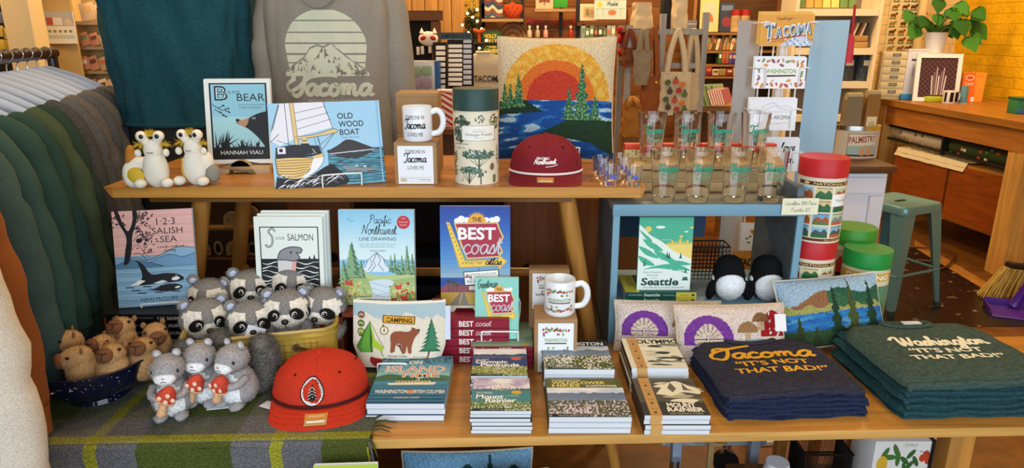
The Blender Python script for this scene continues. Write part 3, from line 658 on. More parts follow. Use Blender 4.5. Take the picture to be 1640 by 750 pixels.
def photo(name, parent, W, T, y0, y1, fn, nu=100, nv=70):
    """printed photograph on the upward cover of a lying book (local y0..y1 of its height)"""
    return raster(name, nu, nv, lambda u, v: (-W / 2 + .001 + u * (W - .002), -T / 2 - .0004, y0 + (y1 - y0) * v), fn, M(None, .35, 'print'), parent, None, False)
def mixc(a, b, t): a, b = lin(a), lin(b); t = max(0, min(1, t)); return tuple(a[i] + (b[i] - a[i]) * t for i in range(3))
def meadow(u, v, sky, hill, g1, g2, fl, hz=.72, seed=0, snow=0):
    n1, n2 = nz2(u * 5, seed + 3), nz2(u * 30, v * 30, seed)
    h = hz + .06 * n1 + .03 * nz2(u * 14, seed)
    if snow: h = hz + .16 * math.exp(-((u - .5) / .2) ** 2) + .03 * n1
    if v > h: return mixc(sky, 'F2F2F4', .5 + fbm(u * 3, v * 6, seed))
    if v > h - .2: 
        if snow and v > hz - .02 + .05 * n2: return mixc('F4F2F2', 'B9A9B8', .3 + n2)
        return mixc(hill, '8FA3B4', (h - v) * 2 + .2 * n2)
    c = mixc(g1, g2, .5 + n2 + .3 * nz2(u * 9, v * 9, seed))
    k = nz2(u * 34, v * 26, seed + 9); g = nz2(u * 5, v * 4, seed + 4)
    c = mixc(c, '20281A', .55 * max(0, nz2(u * 22, v * 18, seed + 2)) * 1.6)
    return mixc(fl, 'F4EEF2', .5 + nz2(u * 60, v * 60)) if k > .12 - .35 * g else c
def guide(px, Yf, n, T, W, H, title, sub, bandc, txt, lab, fn, group, fr=(.0, .55, .55, 1.0)):
    os_ = stack('hiking_guide', lab, px, 690, W, H, T, n, '39463A', None, group, 0, Yf)
    o = os_[-1]
    photo('cover_photo', o, W, T, 0, H, fn)
    a = Art(100, 100)
    title(a); a.build('cover_print', o, W, H, lambda u, v, q: (u - W / 2, -T / 2 - .0006 - q, v))
    return os_
def ttl_rainier(a):
    a.rect(0, 40, 100, 74, '4E8C94'); a.text('DAY HIKING', 9, 50, 5.5, 'F0F2F0', 'l', 26).text('Mount', 8, 65, 12.5, 'F4F6F4', 'l', 46, 0, .03).text('Rainier', 24, 76, 12, 'F4F6F4', 'l', 52, 0, .03).text('and Vicinity', 58, 58, 3, 'F0F2F0', 'l', 22).circ(76, 46, 9, 'D9B23A', 6).text('Dan A. Nelson', 70, 89, 3.5, 'E9EBE8', 'c', 26).rect(4, 94, 56, 100, '22302A').text('MOUNTAINEERS BOOKS', 36, 99, 3.5, 'C8D0C8', 'c', 36)
def ttl_olympic(a):
    a.rect(0, 36, 100, 66, '3A4A7A'); a.text('DAY HIKING', 6, 45, 5.5, 'F0F2F0', 'l', 24).text('Olympic', 6, 56, 11, 'F4F6F4', 'l', 58, 0, .03).text('Peninsula', 16, 67, 11, 'F4F6F4', 'l', 70, 0, .03).circ(80, 38, 10, 'D8604E', 6).rect(0, 93, 56, 100, '22302A').text('MOUNTAINEERS BOOKS', 32, 98, 3.5, 'C8D0C8', 'c', 40)
def ttl_wild(a):
    a.rect(0, 78 - 78, 100, 26, '5E5E28'); a.text('WASHINGTON', 8, 8, 5.5, 'E9E4C0', 'l', 38).text('WILDFLOWER', 8, 16, 7.5, 'E9D86A', 'l', 70, 0, .02).text('HIKES', 8, 24, 7.5, 'E9D86A', 'l', 36, 0, .02).text('50 DESTINATIONS', 52, 23.5, 5, 'F0EEDC', 'l', 40, 0, .02).rect(4, 94, 50, 100, '22261C').text('MOUNTAINEERS BOOKS', 30, 99, 3.5, 'D0D0C0', 'c', 36)
def ttl_wash(a):
    a.rect(0, 0, 100, 22, '232A38'); a.text('WASHINGTON', 50, 19, 11, 'F0F0EE', 'c', 86, 0, .03).rect(6, 93, 50, 100, '22261C').text('MOUNTAINEERS BOOKS', 30, 98, 3.5, 'D0D0C0', 'c', 36)
guide(802, 1.357, 6, .0100, .137, .148, ttl_rainier, 0, 0, 0, '%s Mount Rainier hiking guide in the front white-edged stack', lambda u, v: meadow(u, v, 'B9A4C8', '4A5A6A', '4A6A3A', '6A8A3A', 'A9B25A', .68, 1, 1), 'Rainier hiking guides')
guide(800, 1.512, 6, .0106, .140, .148, ttl_olympic, 0, 0, 0, '%s Olympic Peninsula hiking guide between stacked red books and Rainier guides', lambda u, v: meadow(u, v, 'DDE4EC', '3A4A72', '6A7A2A', 'A8A83A', '8A9A2A', .78, 4), 'Olympic hiking guides')
guide(945, 1.357, 3, .0148, .186, .176, ttl_wild, 0, 0, 0, '%s Washington wildflower hikes guide in the olive-covered stack', lambda u, v: meadow(u, v, 'C9D6E6', '6A7A9A', '4A5232', '7A7A62', 'B9A2C2', .6, 7), 'wildflower guides')
guide(925, 1.540, 4, .0168, .176, .165, ttl_wash, 0, 0, 0, '%s Washington hiking guide with flower meadow behind the wildflower guides', lambda u, v: meadow(u, v, 'A9BCD8', '7A8AA0', '44522C', '6A7438', 'E2DCD0', .64, 11), 'Washington hiking guides')
def journal(px, Yf, n, T, W, H, lines, seed, lab, group, light):
    a = Art(100, 100); a.rect(0, 0, 100, 100, '5A5448' if not light else 'E4E0CC')
    rn = random.Random(seed); cs = ['D8D2B4', 'EDE8D0', '3E3B32', '8A866E', 'B7B396'] if not light else ['4A5244', '8A927E', 'C9C7AE', '2E3229', 'F0EDDC']
    for i in range(16):
        x, y = rn.uniform(35, 95), rn.uniform(8, 70) if not light else rn.uniform(22, 95); l = rn.uniform(10, 28)
        a.poly(cr([(x - l, y), (x - l * .2, y - rn.uniform(2, 7)), (x + l, y - rn.uniform(-3, 4)), (x + l * .3, y + rn.uniform(2, 6))], 3, True), rn.choice(cs))
    if not light:
        a.poly(cr([(30, 45), (50, 18), (70, 8), (86, 20), (100, 30), (100, 45), (75, 40), (55, 50)], 3), 'EDE8D0').poly([(60, 12), (66, 30), (58, 40), (52, 28)], '6A6658').poly([(78, 14), (84, 30), (92, 36), (76, 34)], '6A6658').rect(0, 68, 100, 100, '3C3A34')
        a.text('MOUNT', 40, 80, 11, 'F2F0E4', 'l', 44, 0, .04).text('RAINIER', 38, 91, 10, 'F2F0E4', 'l', 56, 0, .04).text('NATIONAL PARK', 40, 98, 4.5, 'B9B4A0', 'l', 50)
    else: a.text('OLYMPIC', 65, 18, 13, '26282A', 'c', 78, 0, .04)
    bd = Art(20, 100); bd.rect(0, 0, 20, 100, 'C79A5C')
    for i in range(4): bd.text('NATIONAL PARK', 10, 14 + i * 24, 3, '6A4A24', 'c', 12).circ(10, 22 + i * 24, 3, '7A5428')
    stack('park_journal', lab, px, 695, W, H, T, n, '4A463C' if not light else 'CFCBB6', a, group, 0, Yf, None, None, (.014, .026, 'C79A5C', bd), '2C2A26')
journal(1083, 1.353, 4, .0128, .148, .168, 0, 3, '%s Mount Rainier park journal with tan paper band, nearest stack', 'Rainier journals', False)
journal(1050, 1.545, 5, .0135, .142, .172, 0, 5, '%s Olympic park journal with tan paper band by mushroom pillow', 'Olympic journals', True)
# --- Seattle book and stack inside the cart
q = P(1060, 492, Y=1.9); sp_ = Art(210, 20); sp_.rect(0, 0, 150, 20, '1F5A50').rect(150, 0, 210, 20, 'E3D650').text('Easy Weekend Getaways', 10, 12, 5, 'E0EADC', 'l', 40).text('Seattle', 78, 15, 11, 'E8F2E8', 'c', 48, .15, .02).text('Pacific Northwest', 112, 13, 5, 'C8DCC8', 'l', 34).text('Anna Katz', 175, 13, 6, '2A4A3A', 'c', 26).circ(200, 10, 5, '5A5A2A')
cz = .727
for i in range(2):
    a = None
    if i: a = Art(100, 100); a.rect(0, 0, 100, 100, '2F6A5A').rect(0, 0, 100, 20, 'E3D650').poly([(30, 40), (90, 30), (90, 90), (40, 95)], '2A4A44').text('SEATTLE', 60, 16, 8, '2A4A3A', 'c', 50)
    o = book('travel_guide', ('lower' if not i else 'upper') + ' green and yellow Seattle guide lying under the standing guide', (0, 0, 0), .15, .21, .0165, '1F5A50', 90, -90, a, 'Seattle guides lying flat', sp_, False)
    o.location = (P(1058, 480, Y=1.9).x + .105, 1.9 + .075, cz + .0085 + i * .017); o.rotation_euler = (R(-90), 0, R(90))
a = Art(280, 410); a.rect(0, 0, 280, 410, '4FB592').rect(140, 150, 280, 240, 'F0D778')
for i in range(7): a.rect(150 + i * 19, 150 - [8, 20, 12, 26, 14, 22, 10][i], 164 + i * 19, 152, 'E3C65A')
a.rect(217, 108, 221, 152, 'F0D778').circ(219, 106, 10, 'F0D778', 5).circ(48, 66, 16, 'F2CF5E').circ(110, 55, 24, 'EEF6EE', 8).circ(245, 80, 10, 'EEF6EE', 4).poly([(255, 60), (280, 50), (280, 62)], 'F0D778')
a.poly(cr([(0, 40), (30, 66), (60, 100), (120, 135), (180, 185), (240, 215), (280, 235)], 4) + [(280, 410), (0, 410)], 'E6F2EA')
for p in ([(0, 70), (40, 100), (70, 130), (50, 135)], [(20, 120), (90, 150), (130, 190), (60, 170)], [(0, 160), (60, 185), (110, 230), (40, 210)], [(80, 180), (150, 210), (200, 250), (120, 235)], [(0, 215), (50, 235), (90, 270), (30, 262)], [(150, 240), (230, 245), (280, 265), (190, 268)], [(20, 300), (100, 270), (200, 262), (280, 300), (180, 290), (90, 305)], [(110, 320), (190, 290), (280, 322), (200, 320)]): a.poly(cr(p, 3, True), '4FB592')
for x, y in ((152, 225), (162, 230), (222, 230), (35, 272)): a.tree(x, y, 36, 18, '1F6A62', 4)
a.tree(252, 355, 72, 40, '1F6A62', 6)
a.rect(0, 300, 230, 410, 'E6F2EA'); a.poly(cr([(0, 300), (100, 285), (200, 300), (280, 320)], 3) + [(280, 335), (0, 335)], 'E6F2EA')
a.text('Easy Weekend', 80, 312, 9, '27564C', 'c', 95, .1).text('Getaways', 80, 328, 9, '27564C', 'c', 62, .1).text('from', 90, 344, 8, '27564C', 'c', 30, .1).text('Seattle', 118, 382, 40, '1E4A40', 'c', 198, .12, .03).text('Short Breaks in the Pacific Northwest', 140, 398, 9, '27564C', 'c', 215).text('Anna Katz', 145, 128, 7, 'E6F2EA', 'c', 50)
q = P(1060, 472, Y=1.93)
book('travel_guide', 'green and yellow Seattle travel guide standing in blue cart', (P(1060, 472, Y=1.93).x, 1.925, cz + .0342), .158, .222, .014, '4FB592', 0, -3, a, None, None, False)
# ---------- things on the upper shelf
# B is for Bear (+ copies behind) on a wooden easel
a = Art(100, 137); a.rect(0, 0, 100, 137, 'E9EFEA').frame(9, 7, 93, 129, 4, K).rect(10, 8, 92, 128, '8FCBE0').rect(10, 60, 92, 112, 'A6D8E4')
a.text('B', 25, 33, 22, K, 'c', 20, 0, .03).text('B', 25, 32, 20, 'BFE4EC', 'c', 15, 0, -.02).text('IS FOR', 45, 23, 4.5, K, 'c', 18).text('BEAR', 70, 35, 12, K, 'c', 42).line([(50, 41), (90, 41)], .6, '3A4A55').text('A Natural Alphabet', 68, 47, 3.5, '3A4A55', 'c', 34)
for p in ([(11, 40), (22, 48), (36, 52)], [(14, 48), (26, 56), (30, 60)], [(20, 46), (28, 42)]): a.line(p, 1.2, K, False, 3)
for x, y in ((28, 42), (31, 48), (36, 53), (27, 58), (31, 60), (35, 47), (23, 53)): a.circ(x, y, 2, K, 1.3, 8, 0, 360, 40)
a.poly(cr([(92, 52), (78, 56), (66, 62), (55, 66), (49, 64), (46, 66), (48, 72), (60, 78), (70, 86), (82, 100), (92, 118)], 4), K).poly(cr([(66, 62), (55, 66), (48, 66), (49, 72), (58, 77), (63, 72)], 3), 'B9906E').circ(48, 66, 3, K, 2.4).circ(73, 63, 2.6, 'E9EFEA', 1.4).circ(73, 63, 1.2, K)
rn = random.Random(1)
for i in range(46):
    x = rn.uniform(12, 90); h_ = rn.uniform(6, 24) * (1.4 if x < 35 else .7); a.poly([(x - 1.6, 112), (x + rn.uniform(-9, 9), 112 - h_), (x + 1.6, 112)], K)
for i in range(5): a.poly([(22, 110), (15 + i * 9, 84 + abs(i - 2) * 5), (26, 112)], K)
a.rect(10, 110, 92, 128, K).text('HANNAH VIAU', 52, 122, 6.5, 'E9EFEA', 'c', 64)
q = P(388, 262, Y=2.06)
for i, l in enumerate(('front white bordered bear alphabet book on wooden block easel', 'white bear alphabet book tucked behind the front copy', 'rearmost bear alphabet book on the wooden block easel')):
    book('alphabet_book', l, (q.x - i * .006, q.y + .018 * i, q.z), .192, .25, .016, 'E3EAE2', 5, -10, a if not i else None, 'bear alphabet books')
t = thing('block_easel', 'pale wooden block easel with arched cutout holding bear books', 'easel', (q.x + .005, q.y - .03, UT), 4); m = M('CDAE83', .5, 'wood'); h_ = q.z - UT - .004
arch = [(.035 * math.cos(R(180 - k * 18)), h_ * .15 + .042 * math.sin(R(k * 18)) * .9) for k in range(11)]
b = B(); b.prism([(-.085, 0), (-.045, 0)] + arch + [(.045, 0), (.085, 0), (.085, h_), (-.085, h_)], .022, m); b.build('front_board', t); B().box((0, .05, h_ / 2), (.05, .08, h_ * .7), m).build('rear_foot', t); B().box((0, .1, h_ + .03), (.12, .012, .16), m).build('back_board', t)
# Old wood boat
a = Art(790, 580); a.rect(0, 0, 790, 580, 'A3D0EC')
a.poly([(60, 10), (150, 0), (168, 245), (60, 290), (0, 250), (15, 180)], 'E9E8F2').poly([(165, 0), (385, 0), (400, 70), (440, 175), (165, 235)], 'E9E8F2')
a.poly([(0, 0), (75, 10), (30, 150), (8, 190)], 'A3D0EC')
for p in ([(180, 70), (400, 30)], [(185, 125), (415, 75)], [(190, 180), (430, 120)]): a.line(p, 3, K)
for p in ([(118, 0), (120, 290)], [(80, 10), (20, 180)], [(385, 0), (440, 190)], [(75, 10), (8, 190)], [(60, 210), (0, 260)]): a.line(p, 4, K)
a.poly([(150, 0), (178, 0), (190, 290), (160, 290)], 'E3C489').line([(150, 0), (162, 290)], 3, K).line([(178, 0), (190, 290)], 3, K)
a.poly(cr([(170, 232), (300, 222), (430, 190), (465, 195), (460, 215), (300, 240), (190, 250)], 4), 'E3C489'); a.line(cr([(170, 232), (300, 222), (430, 190), (465, 195), (460, 215), (300, 240), (190, 250)], 4), 3.5, K, True)
for p in ([(330, 235), (345, 380)], [(300, 240), (330, 380)], [(450, 215), (350, 330)], [(440, 220), (290, 330)], [(320, 235), (360, 380)], [(40, 250), (170, 300)]): a.line(p, 3, K)
a.rect(385, 330, 790, 580, '5FA9BE')
rn = random.Random(6)
for i in range(26):
    y = 335 + i * 9.3; a.line([(385 + k * 41, y + rn.uniform(-4, 4)) for k in range(11)], [rn.uniform(1, 7) for k in range(11)], K)
a.poly([(30, 300), (150, 285), (330, 300), (345, 370), (20, 380)], '2A2C31')
for i in range(16): a.line([(190 + i * 6, 320 + i % 5 * 9), (220 + i * 6, 326 + i % 4 * 10)], 2, 'E9E8F2')
a.rect(40, 300, 95, 345, 'E9E8F2').rect(52, 310, 76, 332, K).circ(232, 268, 32, 'E3C489', 9).circ(232, 255, 19, 'E3C489', 13).line([(214, 262), (250, 262)], 5, K).poly([(205, 280), (260, 282), (290, 350), (180, 360)], '2A2C31')
a.poly(cr([(380, 345), (410, 330), (470, 300), (520, 270), (570, 272), (640, 300), (725, 338), (720, 350), (600, 352), (400, 360)], 4), '3C3A3D').line([(400, 362), (560, 352), (725, 345)], 5, 'E9E8F2').poly(cr([(420, 365), (520, 400), (640, 390), (720, 352)], 3), '3C3A3D')
a.poly(cr([(480, 450), (560, 462), (720, 480), (700, 495), (540, 490), (490, 470)], 4), '8C8C90').circ(585, 455, 12, 'DADADA', 6).circ(645, 462, 12, 'DADADA', 6)
a.poly(cr([(20, 375), (130, 372), (280, 385), (285, 420), (240, 470), (180, 520), (90, 515), (25, 480)], 4), 'E8C477')
for i in range(7): a.line(cr([(22, 392 + i * 17), (130, 392 + i * 19), (284 - i * 13, 395 + i * 16)], 4), 3.5, K)
a.line(cr([(20, 375), (130, 372), (280, 385), (285, 420), (240, 470), (180, 520), (90, 515), (25, 480)], 4), 5, K, True)
a.poly(cr([(282, 385), (350, 375), (345, 420), (300, 470), (240, 505), (180, 522), (250, 470)], 4), 'F0F0F4').line(cr([(282, 385), (350, 375), (345, 420), (300, 470), (240, 505)], 4), 3, K).poly([(280, 370), (350, 355), (350, 380), (285, 388)], 'E8C477')
a.poly(cr([(20, 500), (120, 520), (240, 510), (380, 440), (440, 460), (500, 580), (0, 580)], 4), K)
for i in range(30):
    x = rn.uniform(60, 470); y = rn.uniform(0, 1) ** .6 * 90 + 480 - (x - 240) * .1 * (x > 240); l = rn.uniform(20, 60); a.line(cr([(x - l, y + 18), (x - l * .3, y - 2), (x + l * .4, y), (x + l, y + 16)], 3), [1, 4, 6, 5, 3, 1], 'F0F0F4')
for i, t_ in enumerate(('OLD', 'WOOD', 'BOAT')): a.text(t_, 478 + i * 4, 120 + i * 57, 40, K, 'l', [112, 180, 142][i], 0, .012)
a.text('Nikki McClure', 560, 258, 13, '4A5A66', 'c', 130).rect(765, 0, 775, 580, '8FBBD6')
q1, q2 = P(440, 303, z=UT + .003), P(614, 291, z=UT + .003)
bw = (q2 - q1).length; mid = (q1 + q2) / 2; yw = math.degrees(math.atan2(q2.y - q1.y, q2.x - q1.x))
book('picture_book', 'landscape light blue boat picture book on white wire stand', mid + V((.004, 0, 0)), .297, .228, .014, 'A9CFE4', yw, -14, a)
easel('wire_stand', 'white wire stand holding the landscape boat book', (mid.x + .035, mid.y - .005, UT), yw, .105, .05, .1, .036, None, .14)
# mugs and boxes
KR = M('A5825A', .75)
def mug(label, loc, rz, art, W, H, handle=0):
    t = thing('mug', label, 'mug', loc, rz); m = M('E9ECF0', .15); r = .041
    b = B(); b.lathe([(.0, .001), (r - .004, 0), (r - .001, .003), (r, .008), (r, .093), (r - .0015, .095), (r - .003, .093), (r - .003, .012), (r - .008, .006), (0, .006)], m, 40, (0, 0, 0), False); b.build('body', t)
    B().tube(cr([(r - .002, 0, .078), (r + .016, 0, .083), (r + .029, 0, .07), (r + .031, 0, .045), (r + .02, 0, .024), (r - .002, 0, .018)], 5), .0062, m, 10, flat=1.3).build('handle', t)
    e = art.build('print', t, W, H, cylmap(r, W, 0, 0, .012, -90), .4, .004); return t
def tac_art():
    a = Art(100, 78); a.text('SOMEONE IN', 50, 17, 13, K, 'c', 66, 0, .0).script('Tacoma', 14, 48, 15, K, 3.4, 72, .1).text('LOVES ME', 50, 74, 13, K, 'c', 54); return a
def leaf_art(k=100):
    a = Art(100, 78); rn = random.Random(9); cs = ['A8323A', '8A2A34', 'C8553E', '6E8A4A', 'B76A4A', '7A3A4A', '9AA858']
    for i in range(26):
        x, y = ([8 + i * 9.4, rn.uniform(4, 10)], [6 + (i - 10) * 9.6, rn.uniform(66, 72)], [10 + (i - 20) * 16, rn.choice([20, 58])])[0 if i < 10 else 1 if i < 20 else 2]
        z_ = rn.uniform(5, 7.5); c = rn.choice(cs)
        if i % 3 == 0: a.poly([(x + z_ * (1 if k_ % 2 else .45) * math.cos(k_ * pi / 5), y + z_ * (1 if k_ % 2 else .45) * math.sin(k_ * pi / 5)) for k_ in range(10)], c)
        else: a.circ(x, y, z_, c, z_ * .55, 10, 0, 360, rn.uniform(0, 180)).line([(x - z_, y), (x + z_, y)], .5, 'EFE9DC')
    for x, y in ((18, 16), (80, 66), (50, 10), (50, 70)): a.circ(x, y, 6, 'B02A35', 5, 12, 180, 360).rect(x - 1.5, y, x + 1.5, y + 6, 'E9E2D0')
    a.text('WASHINGTON', 50, 40, 9, '7FA85A', 'c', 76, 0, .02).rect(14, 43, 86, 46.5, '5A3A34'); return a
def mbox(label, loc, W, H, D, rz, art=None, group=None):
    t = thing('mug_box', label, 'box', loc, rz, 0, group); b = B(); b.box((0, D / 2, H / 2), (W, D, H), KR, .0015); b.build('carton', t)
    B().box((0, D / 2, H - .012), (W + .001, D + .001, .0006), M('7A5F40', .8)).build('lid_seam', t)
    if art:
        B().box((0, -.0004, H / 2 - .003), (W * .83, .0006, H * .9), M('EEF1F6', .5)).build('label', t)
        art.build('label_print', t, W * .7, H * .52, lambda u, v, q: (u - W * .35, -.0009 - q, H * .34 + v))
        f = Art(100, 14); f.frame(2, 1, 22, 13, 1, '8A8A80').rect(4, 4, 20, 12, 'C9B88A').frame(24, 1, 98, 13, .6, '8A8A90').text('ceramic mug', 76, 9, 5, K, 'c', 34).text('dishwasher safe', 42, 6, 2.6, '6A6A70', 'c', 28); f.build('label_footer', t, W * .78, H * .12, lambda u, v, q: (u - W * .39, -.0009 - q, H * .07 + v))
    return t
q = P(667, 296, z=UT); mbox('front mug box with white Tacoma label under the upper mug', (q.x, q.y, UT), .118, .118, .095, 0, tac_art())
mug('white mug reading Someone in Tacoma Loves Me on its box', (q.x + .003, q.y + .047, UT + .1185), -4, tac_art(), .082, .064)
for i, l in enumerate(('lower plain mug box behind the labelled Tacoma box', 'upper plain brown mug box right behind the white Tacoma mug')):
    mbox(l, (P(670, 230, Y=2.06).x, 2.06, UT + i * .119), .125, .1185, .11, 0)
q = P(889, 598, z=LT); lm = P(888, 512, Y=q.y).z - LT
mbox('mug box with leafy Washington label under the lower mug', (q.x, q.y, LT), .112, lm, .1, 0, leaf_art())
mug('white mug with autumn leaves and Washington on the low table', (q.x + .012, q.y + .05, LT + lm + .0005), -6, leaf_art(), .084, .066)
q = P(880, 500, Y=1.83); mbox('lower plain mug box behind the leafy Washington box', (q.x - .004, 1.795, LT), .112, .118, .05, 0)
mbox('upper mug box with leafy label behind the lower mug', (q.x - .004, 1.795, LT + .1185), .112, .118, .05, 0, leaf_art())
# puzzle tins
def tin(label, loc, r, H, lid, paper, art, rz=0, lidh=None, group=None, W=None):
    t = thing('puzzle_tube', label, 'puzzle tube', loc, rz, 0, group); lh = lidh or H * .22
    B().lathe([(r * .985, 0), (r, .003), (r, H - lh - .006), (r * .96, H - lh - .006), (r * .96, H - lh)], M(paper, .45), 44).build('tube', t)
    b = B(); b.lathe([(r * 1.025, H - lh), (r * 1.025, H - .002), (r * 1.01, H)], M(lid, .4), 44); b.build('lid', t)
    Wd = W or pi * r; art.build('wrapper_print', t, Wd, H - lh - .008, cylmap(r, Wd, 0, 0, .001, -90), .4, .006); return t
a = Art(290, 530); a.rect(0, 0, 290, 530, 'E6DEC6'); rn = random.Random(12)
def blob(a, x, y, rx, ry, cols, n, rn):
    for i in range(n):
        q_ = rn.uniform(0, 2 * pi); d = rn.uniform(0, 1) ** .5; a.circ(x + rx * d * math.cos(q_), y + ry * d * math.sin(q_), rn.uniform(.1, .24) * rx, rn.choice(cols), rn.uniform(.1, .2) * ry, 8, 0, 360, rn.uniform(0, 90))
G_ = ['4A5A50', '5A6A5C', '3A4842', '6E7A66']; G2 = ['5A7A6A', '48685A', '6A8A76', '3E5A4E']
blob(a, 60, 110, 60, 95, G_, 90, rn); blob(a, 175, 40, 28, 30, G_, 22, rn); blob(a, 262, 60, 38, 55, ['6A6A3E', '7A7448', '565A36'], 45, rn); a.rect(255, 100, 264, 200, '6A5A40'); blob(a, 12, 380, 22, 100, ['8A7A3A', 'A0924A', '6A6432'], 50, rn)
a.rect(57, 190, 64, 225, '5A4A3A').line([(20, 225), (110, 222)], 4, '4A4A40')
for tx, ty, w_, h_, tr in ((165, 300, 92, 32, 470), (112, 420, 60, 26, 520)):
    blob(a, tx, ty, w_, h_, G2, 90, rn); a.rect(tx - 4, ty + 20, tx + 4, tr, '5A4E42')
    for k in (-1, -.5, .5, 1): a.line([(tx, ty + 95), (tx + k * w_ * .7, ty + 15)], 3, '5A4E42')
a.rect(170, 420, 176, 525, '5A4E42'); blob(a, 172, 440, 36, 30, G2, 26, rn); a.poly(cr([(240, 365), (255, 390), (250, 420), (232, 420), (225, 395)], 3, True), '7A6656').rect(246, 460, 270, 520, '6A7A5A'); blob(a, 72, 490, 10, 22, ['8A5A4A', '9A6A4A'], 12, rn); blob(a, 288, 310, 12, 70, ['7A6A3A', '5A5A36'], 30, rn); blob(a, 284, 250, 10, 20, G2, 10, rn)
a.script('stor', 30, 262, 14, '7A7466', 2, 60); a.poly([(70, 92), (82, 84), (250, 84), (262, 92), (262, 190), (250, 198), (82, 198), (70, 190)], '8A8A7A').poly([(73, 94), (84, 87), (248, 87), (259, 94), (259, 188), (248, 195), (84, 195), (73, 188)], 'F2F0E6')
a.text('Vintage Puzzle', 166, 160, 20, '3A4A44', 'c', 150).text('ARBORETUM', 166, 133, 8, '4A5A54', 'c', 70).text('1000 PIECES', 166, 180, 6, '4A5A54', 'c', 50).text('CAVALLINI', 166, 115, 5, '6A746A', 'c', 60)
q = P(762, 297, z=UT); tin('tall round puzzle tube with trees and dark green lid', (q.x, q.y + .06, UT), .0625, .262, '2E4A46', 'E6DEC6', a, 0, .058, None, .152)
def parks():
    a = Art(300, 530); a.rect(0, 0, 300, 530, 'E2D8BC').rect(0, 12, 300, 44, '5A3A26').text('NATIONAL PARKS', 170, 37, 19, 'E6C98A', 'c', 200, 0, .01).circ(40, 28, 12, 'E6C98A').rect(0, 492, 300, 516, '6A3A26').text('See America', 180, 511, 14, 'E6C98A', 'c', 90, .1)
    rn = random.Random(3)
    for r in range(4):
        for c in range(4):
            x0, y0 = 6 + c * 74, 52 + r * 110; sk = rn.choice(['7AA8C8', '8CB8CC', 'B9C9A0', 'D8C48A']); a.rect(x0, y0, x0 + 68, y0 + 104, 'F0E8D0').rect(x0 + 2, y0 + 2, x0 + 66, y0 + 102, sk)
            a.poly(cr([(x0 + 2, y0 + 70), (x0 + 18, y0 + 34), (x0 + 38, y0 + 52), (x0 + 50, y0 + 26), (x0 + 66, y0 + 60)], 3) + [(x0 + 66, y0 + 102), (x0 + 2, y0 + 102)], rn.choice(['3A6A4A', 'A85A3A', '4A5A5A', '7A8A8A'])).poly(cr([(x0 + 2, y0 + 82), (x0 + 30, y0 + 70), (x0 + 66, y0 + 86)], 3) + [(x0 + 66, y0 + 102), (x0 + 2, y0 + 102)], rn.choice(['2F6A3A', '2A7AA8', 'B8623A', '5A7A3A']))
            a.text(['YOSEMITE', 'YELLOWSTONE', 'ACADIA', 'GRAND CANYON', 'ZION', 'GLACIER'][(r * 4 + c) % 6], x0 + 34, y0 + 16, 11, rn.choice(['8A2A2A', '2A4A7A', 'F2E8C8']), 'c', 58, 0, .02)
    a.poly([(148, 120), (160, 112), (292, 112), (300, 120), (300, 208), (292, 216), (160, 216), (148, 208)], 'F4F2EA').text('Vintage Puzzle', 226, 175, 22, '3A4A44', 'c', 128).text('NATIONAL PARKS', 226, 150, 7, '4A5A54', 'c', 70).text('1000 PIECES', 226, 196, 6, '4A5A54', 'c', 50); return a
pa = parks(); tz = .676
tin('lower red-lidded national parks puzzle tube beside the blue cart', (.896, 1.955, tz), .066, .24, 'C0282E', 'E6DEC6', pa, 0, .052)
tin('upper red-lidded national parks puzzle tube on another red one', (.897, 1.95, tz + .2405), .066, .242, 'C0282E', 'E6DEC6', pa, 6, .052)
a = Art(300, 400); a.rect(0, 0, 300, 400, 'DAD2B2').rect(60, 8, 300, 78, 'C9A44A').text('CAMPING', 185, 66, 40, 'F4EFDC', 'c', 190, 0, .03).rect(60, 118, 300, 400, '5A8A6A').rect(0, 20, 60, 400, 'B8A890'); a.tree(150, 300, 150, 80, '2A5A3A').tree(230, 310, 170, 90, '35684A').poly([(10, 120), (30, 60), (55, 120), (50, 200), (15, 200)], 'A8322E').circ(30, 55, 11, 'D8A880').rect(15, 190, 50, 260, '2A2A30')
q = P(1389, 400, Y=1.965); tin('front green-lidded camping puzzle tube on the low stand', (q.x + .004, 1.965, tz), .066, P(1389, 397, Y=1.965).z - tz, '1F8A3A', 'DAD2B2', a, -42, .05)
tin('rear green-lidded puzzle tube behind the front one', (P(1380, 375, Y=2.09).x - .02, 2.1, tz), .066, .232, '3E8A2E', 'DAD2B2', a, 20, .05)
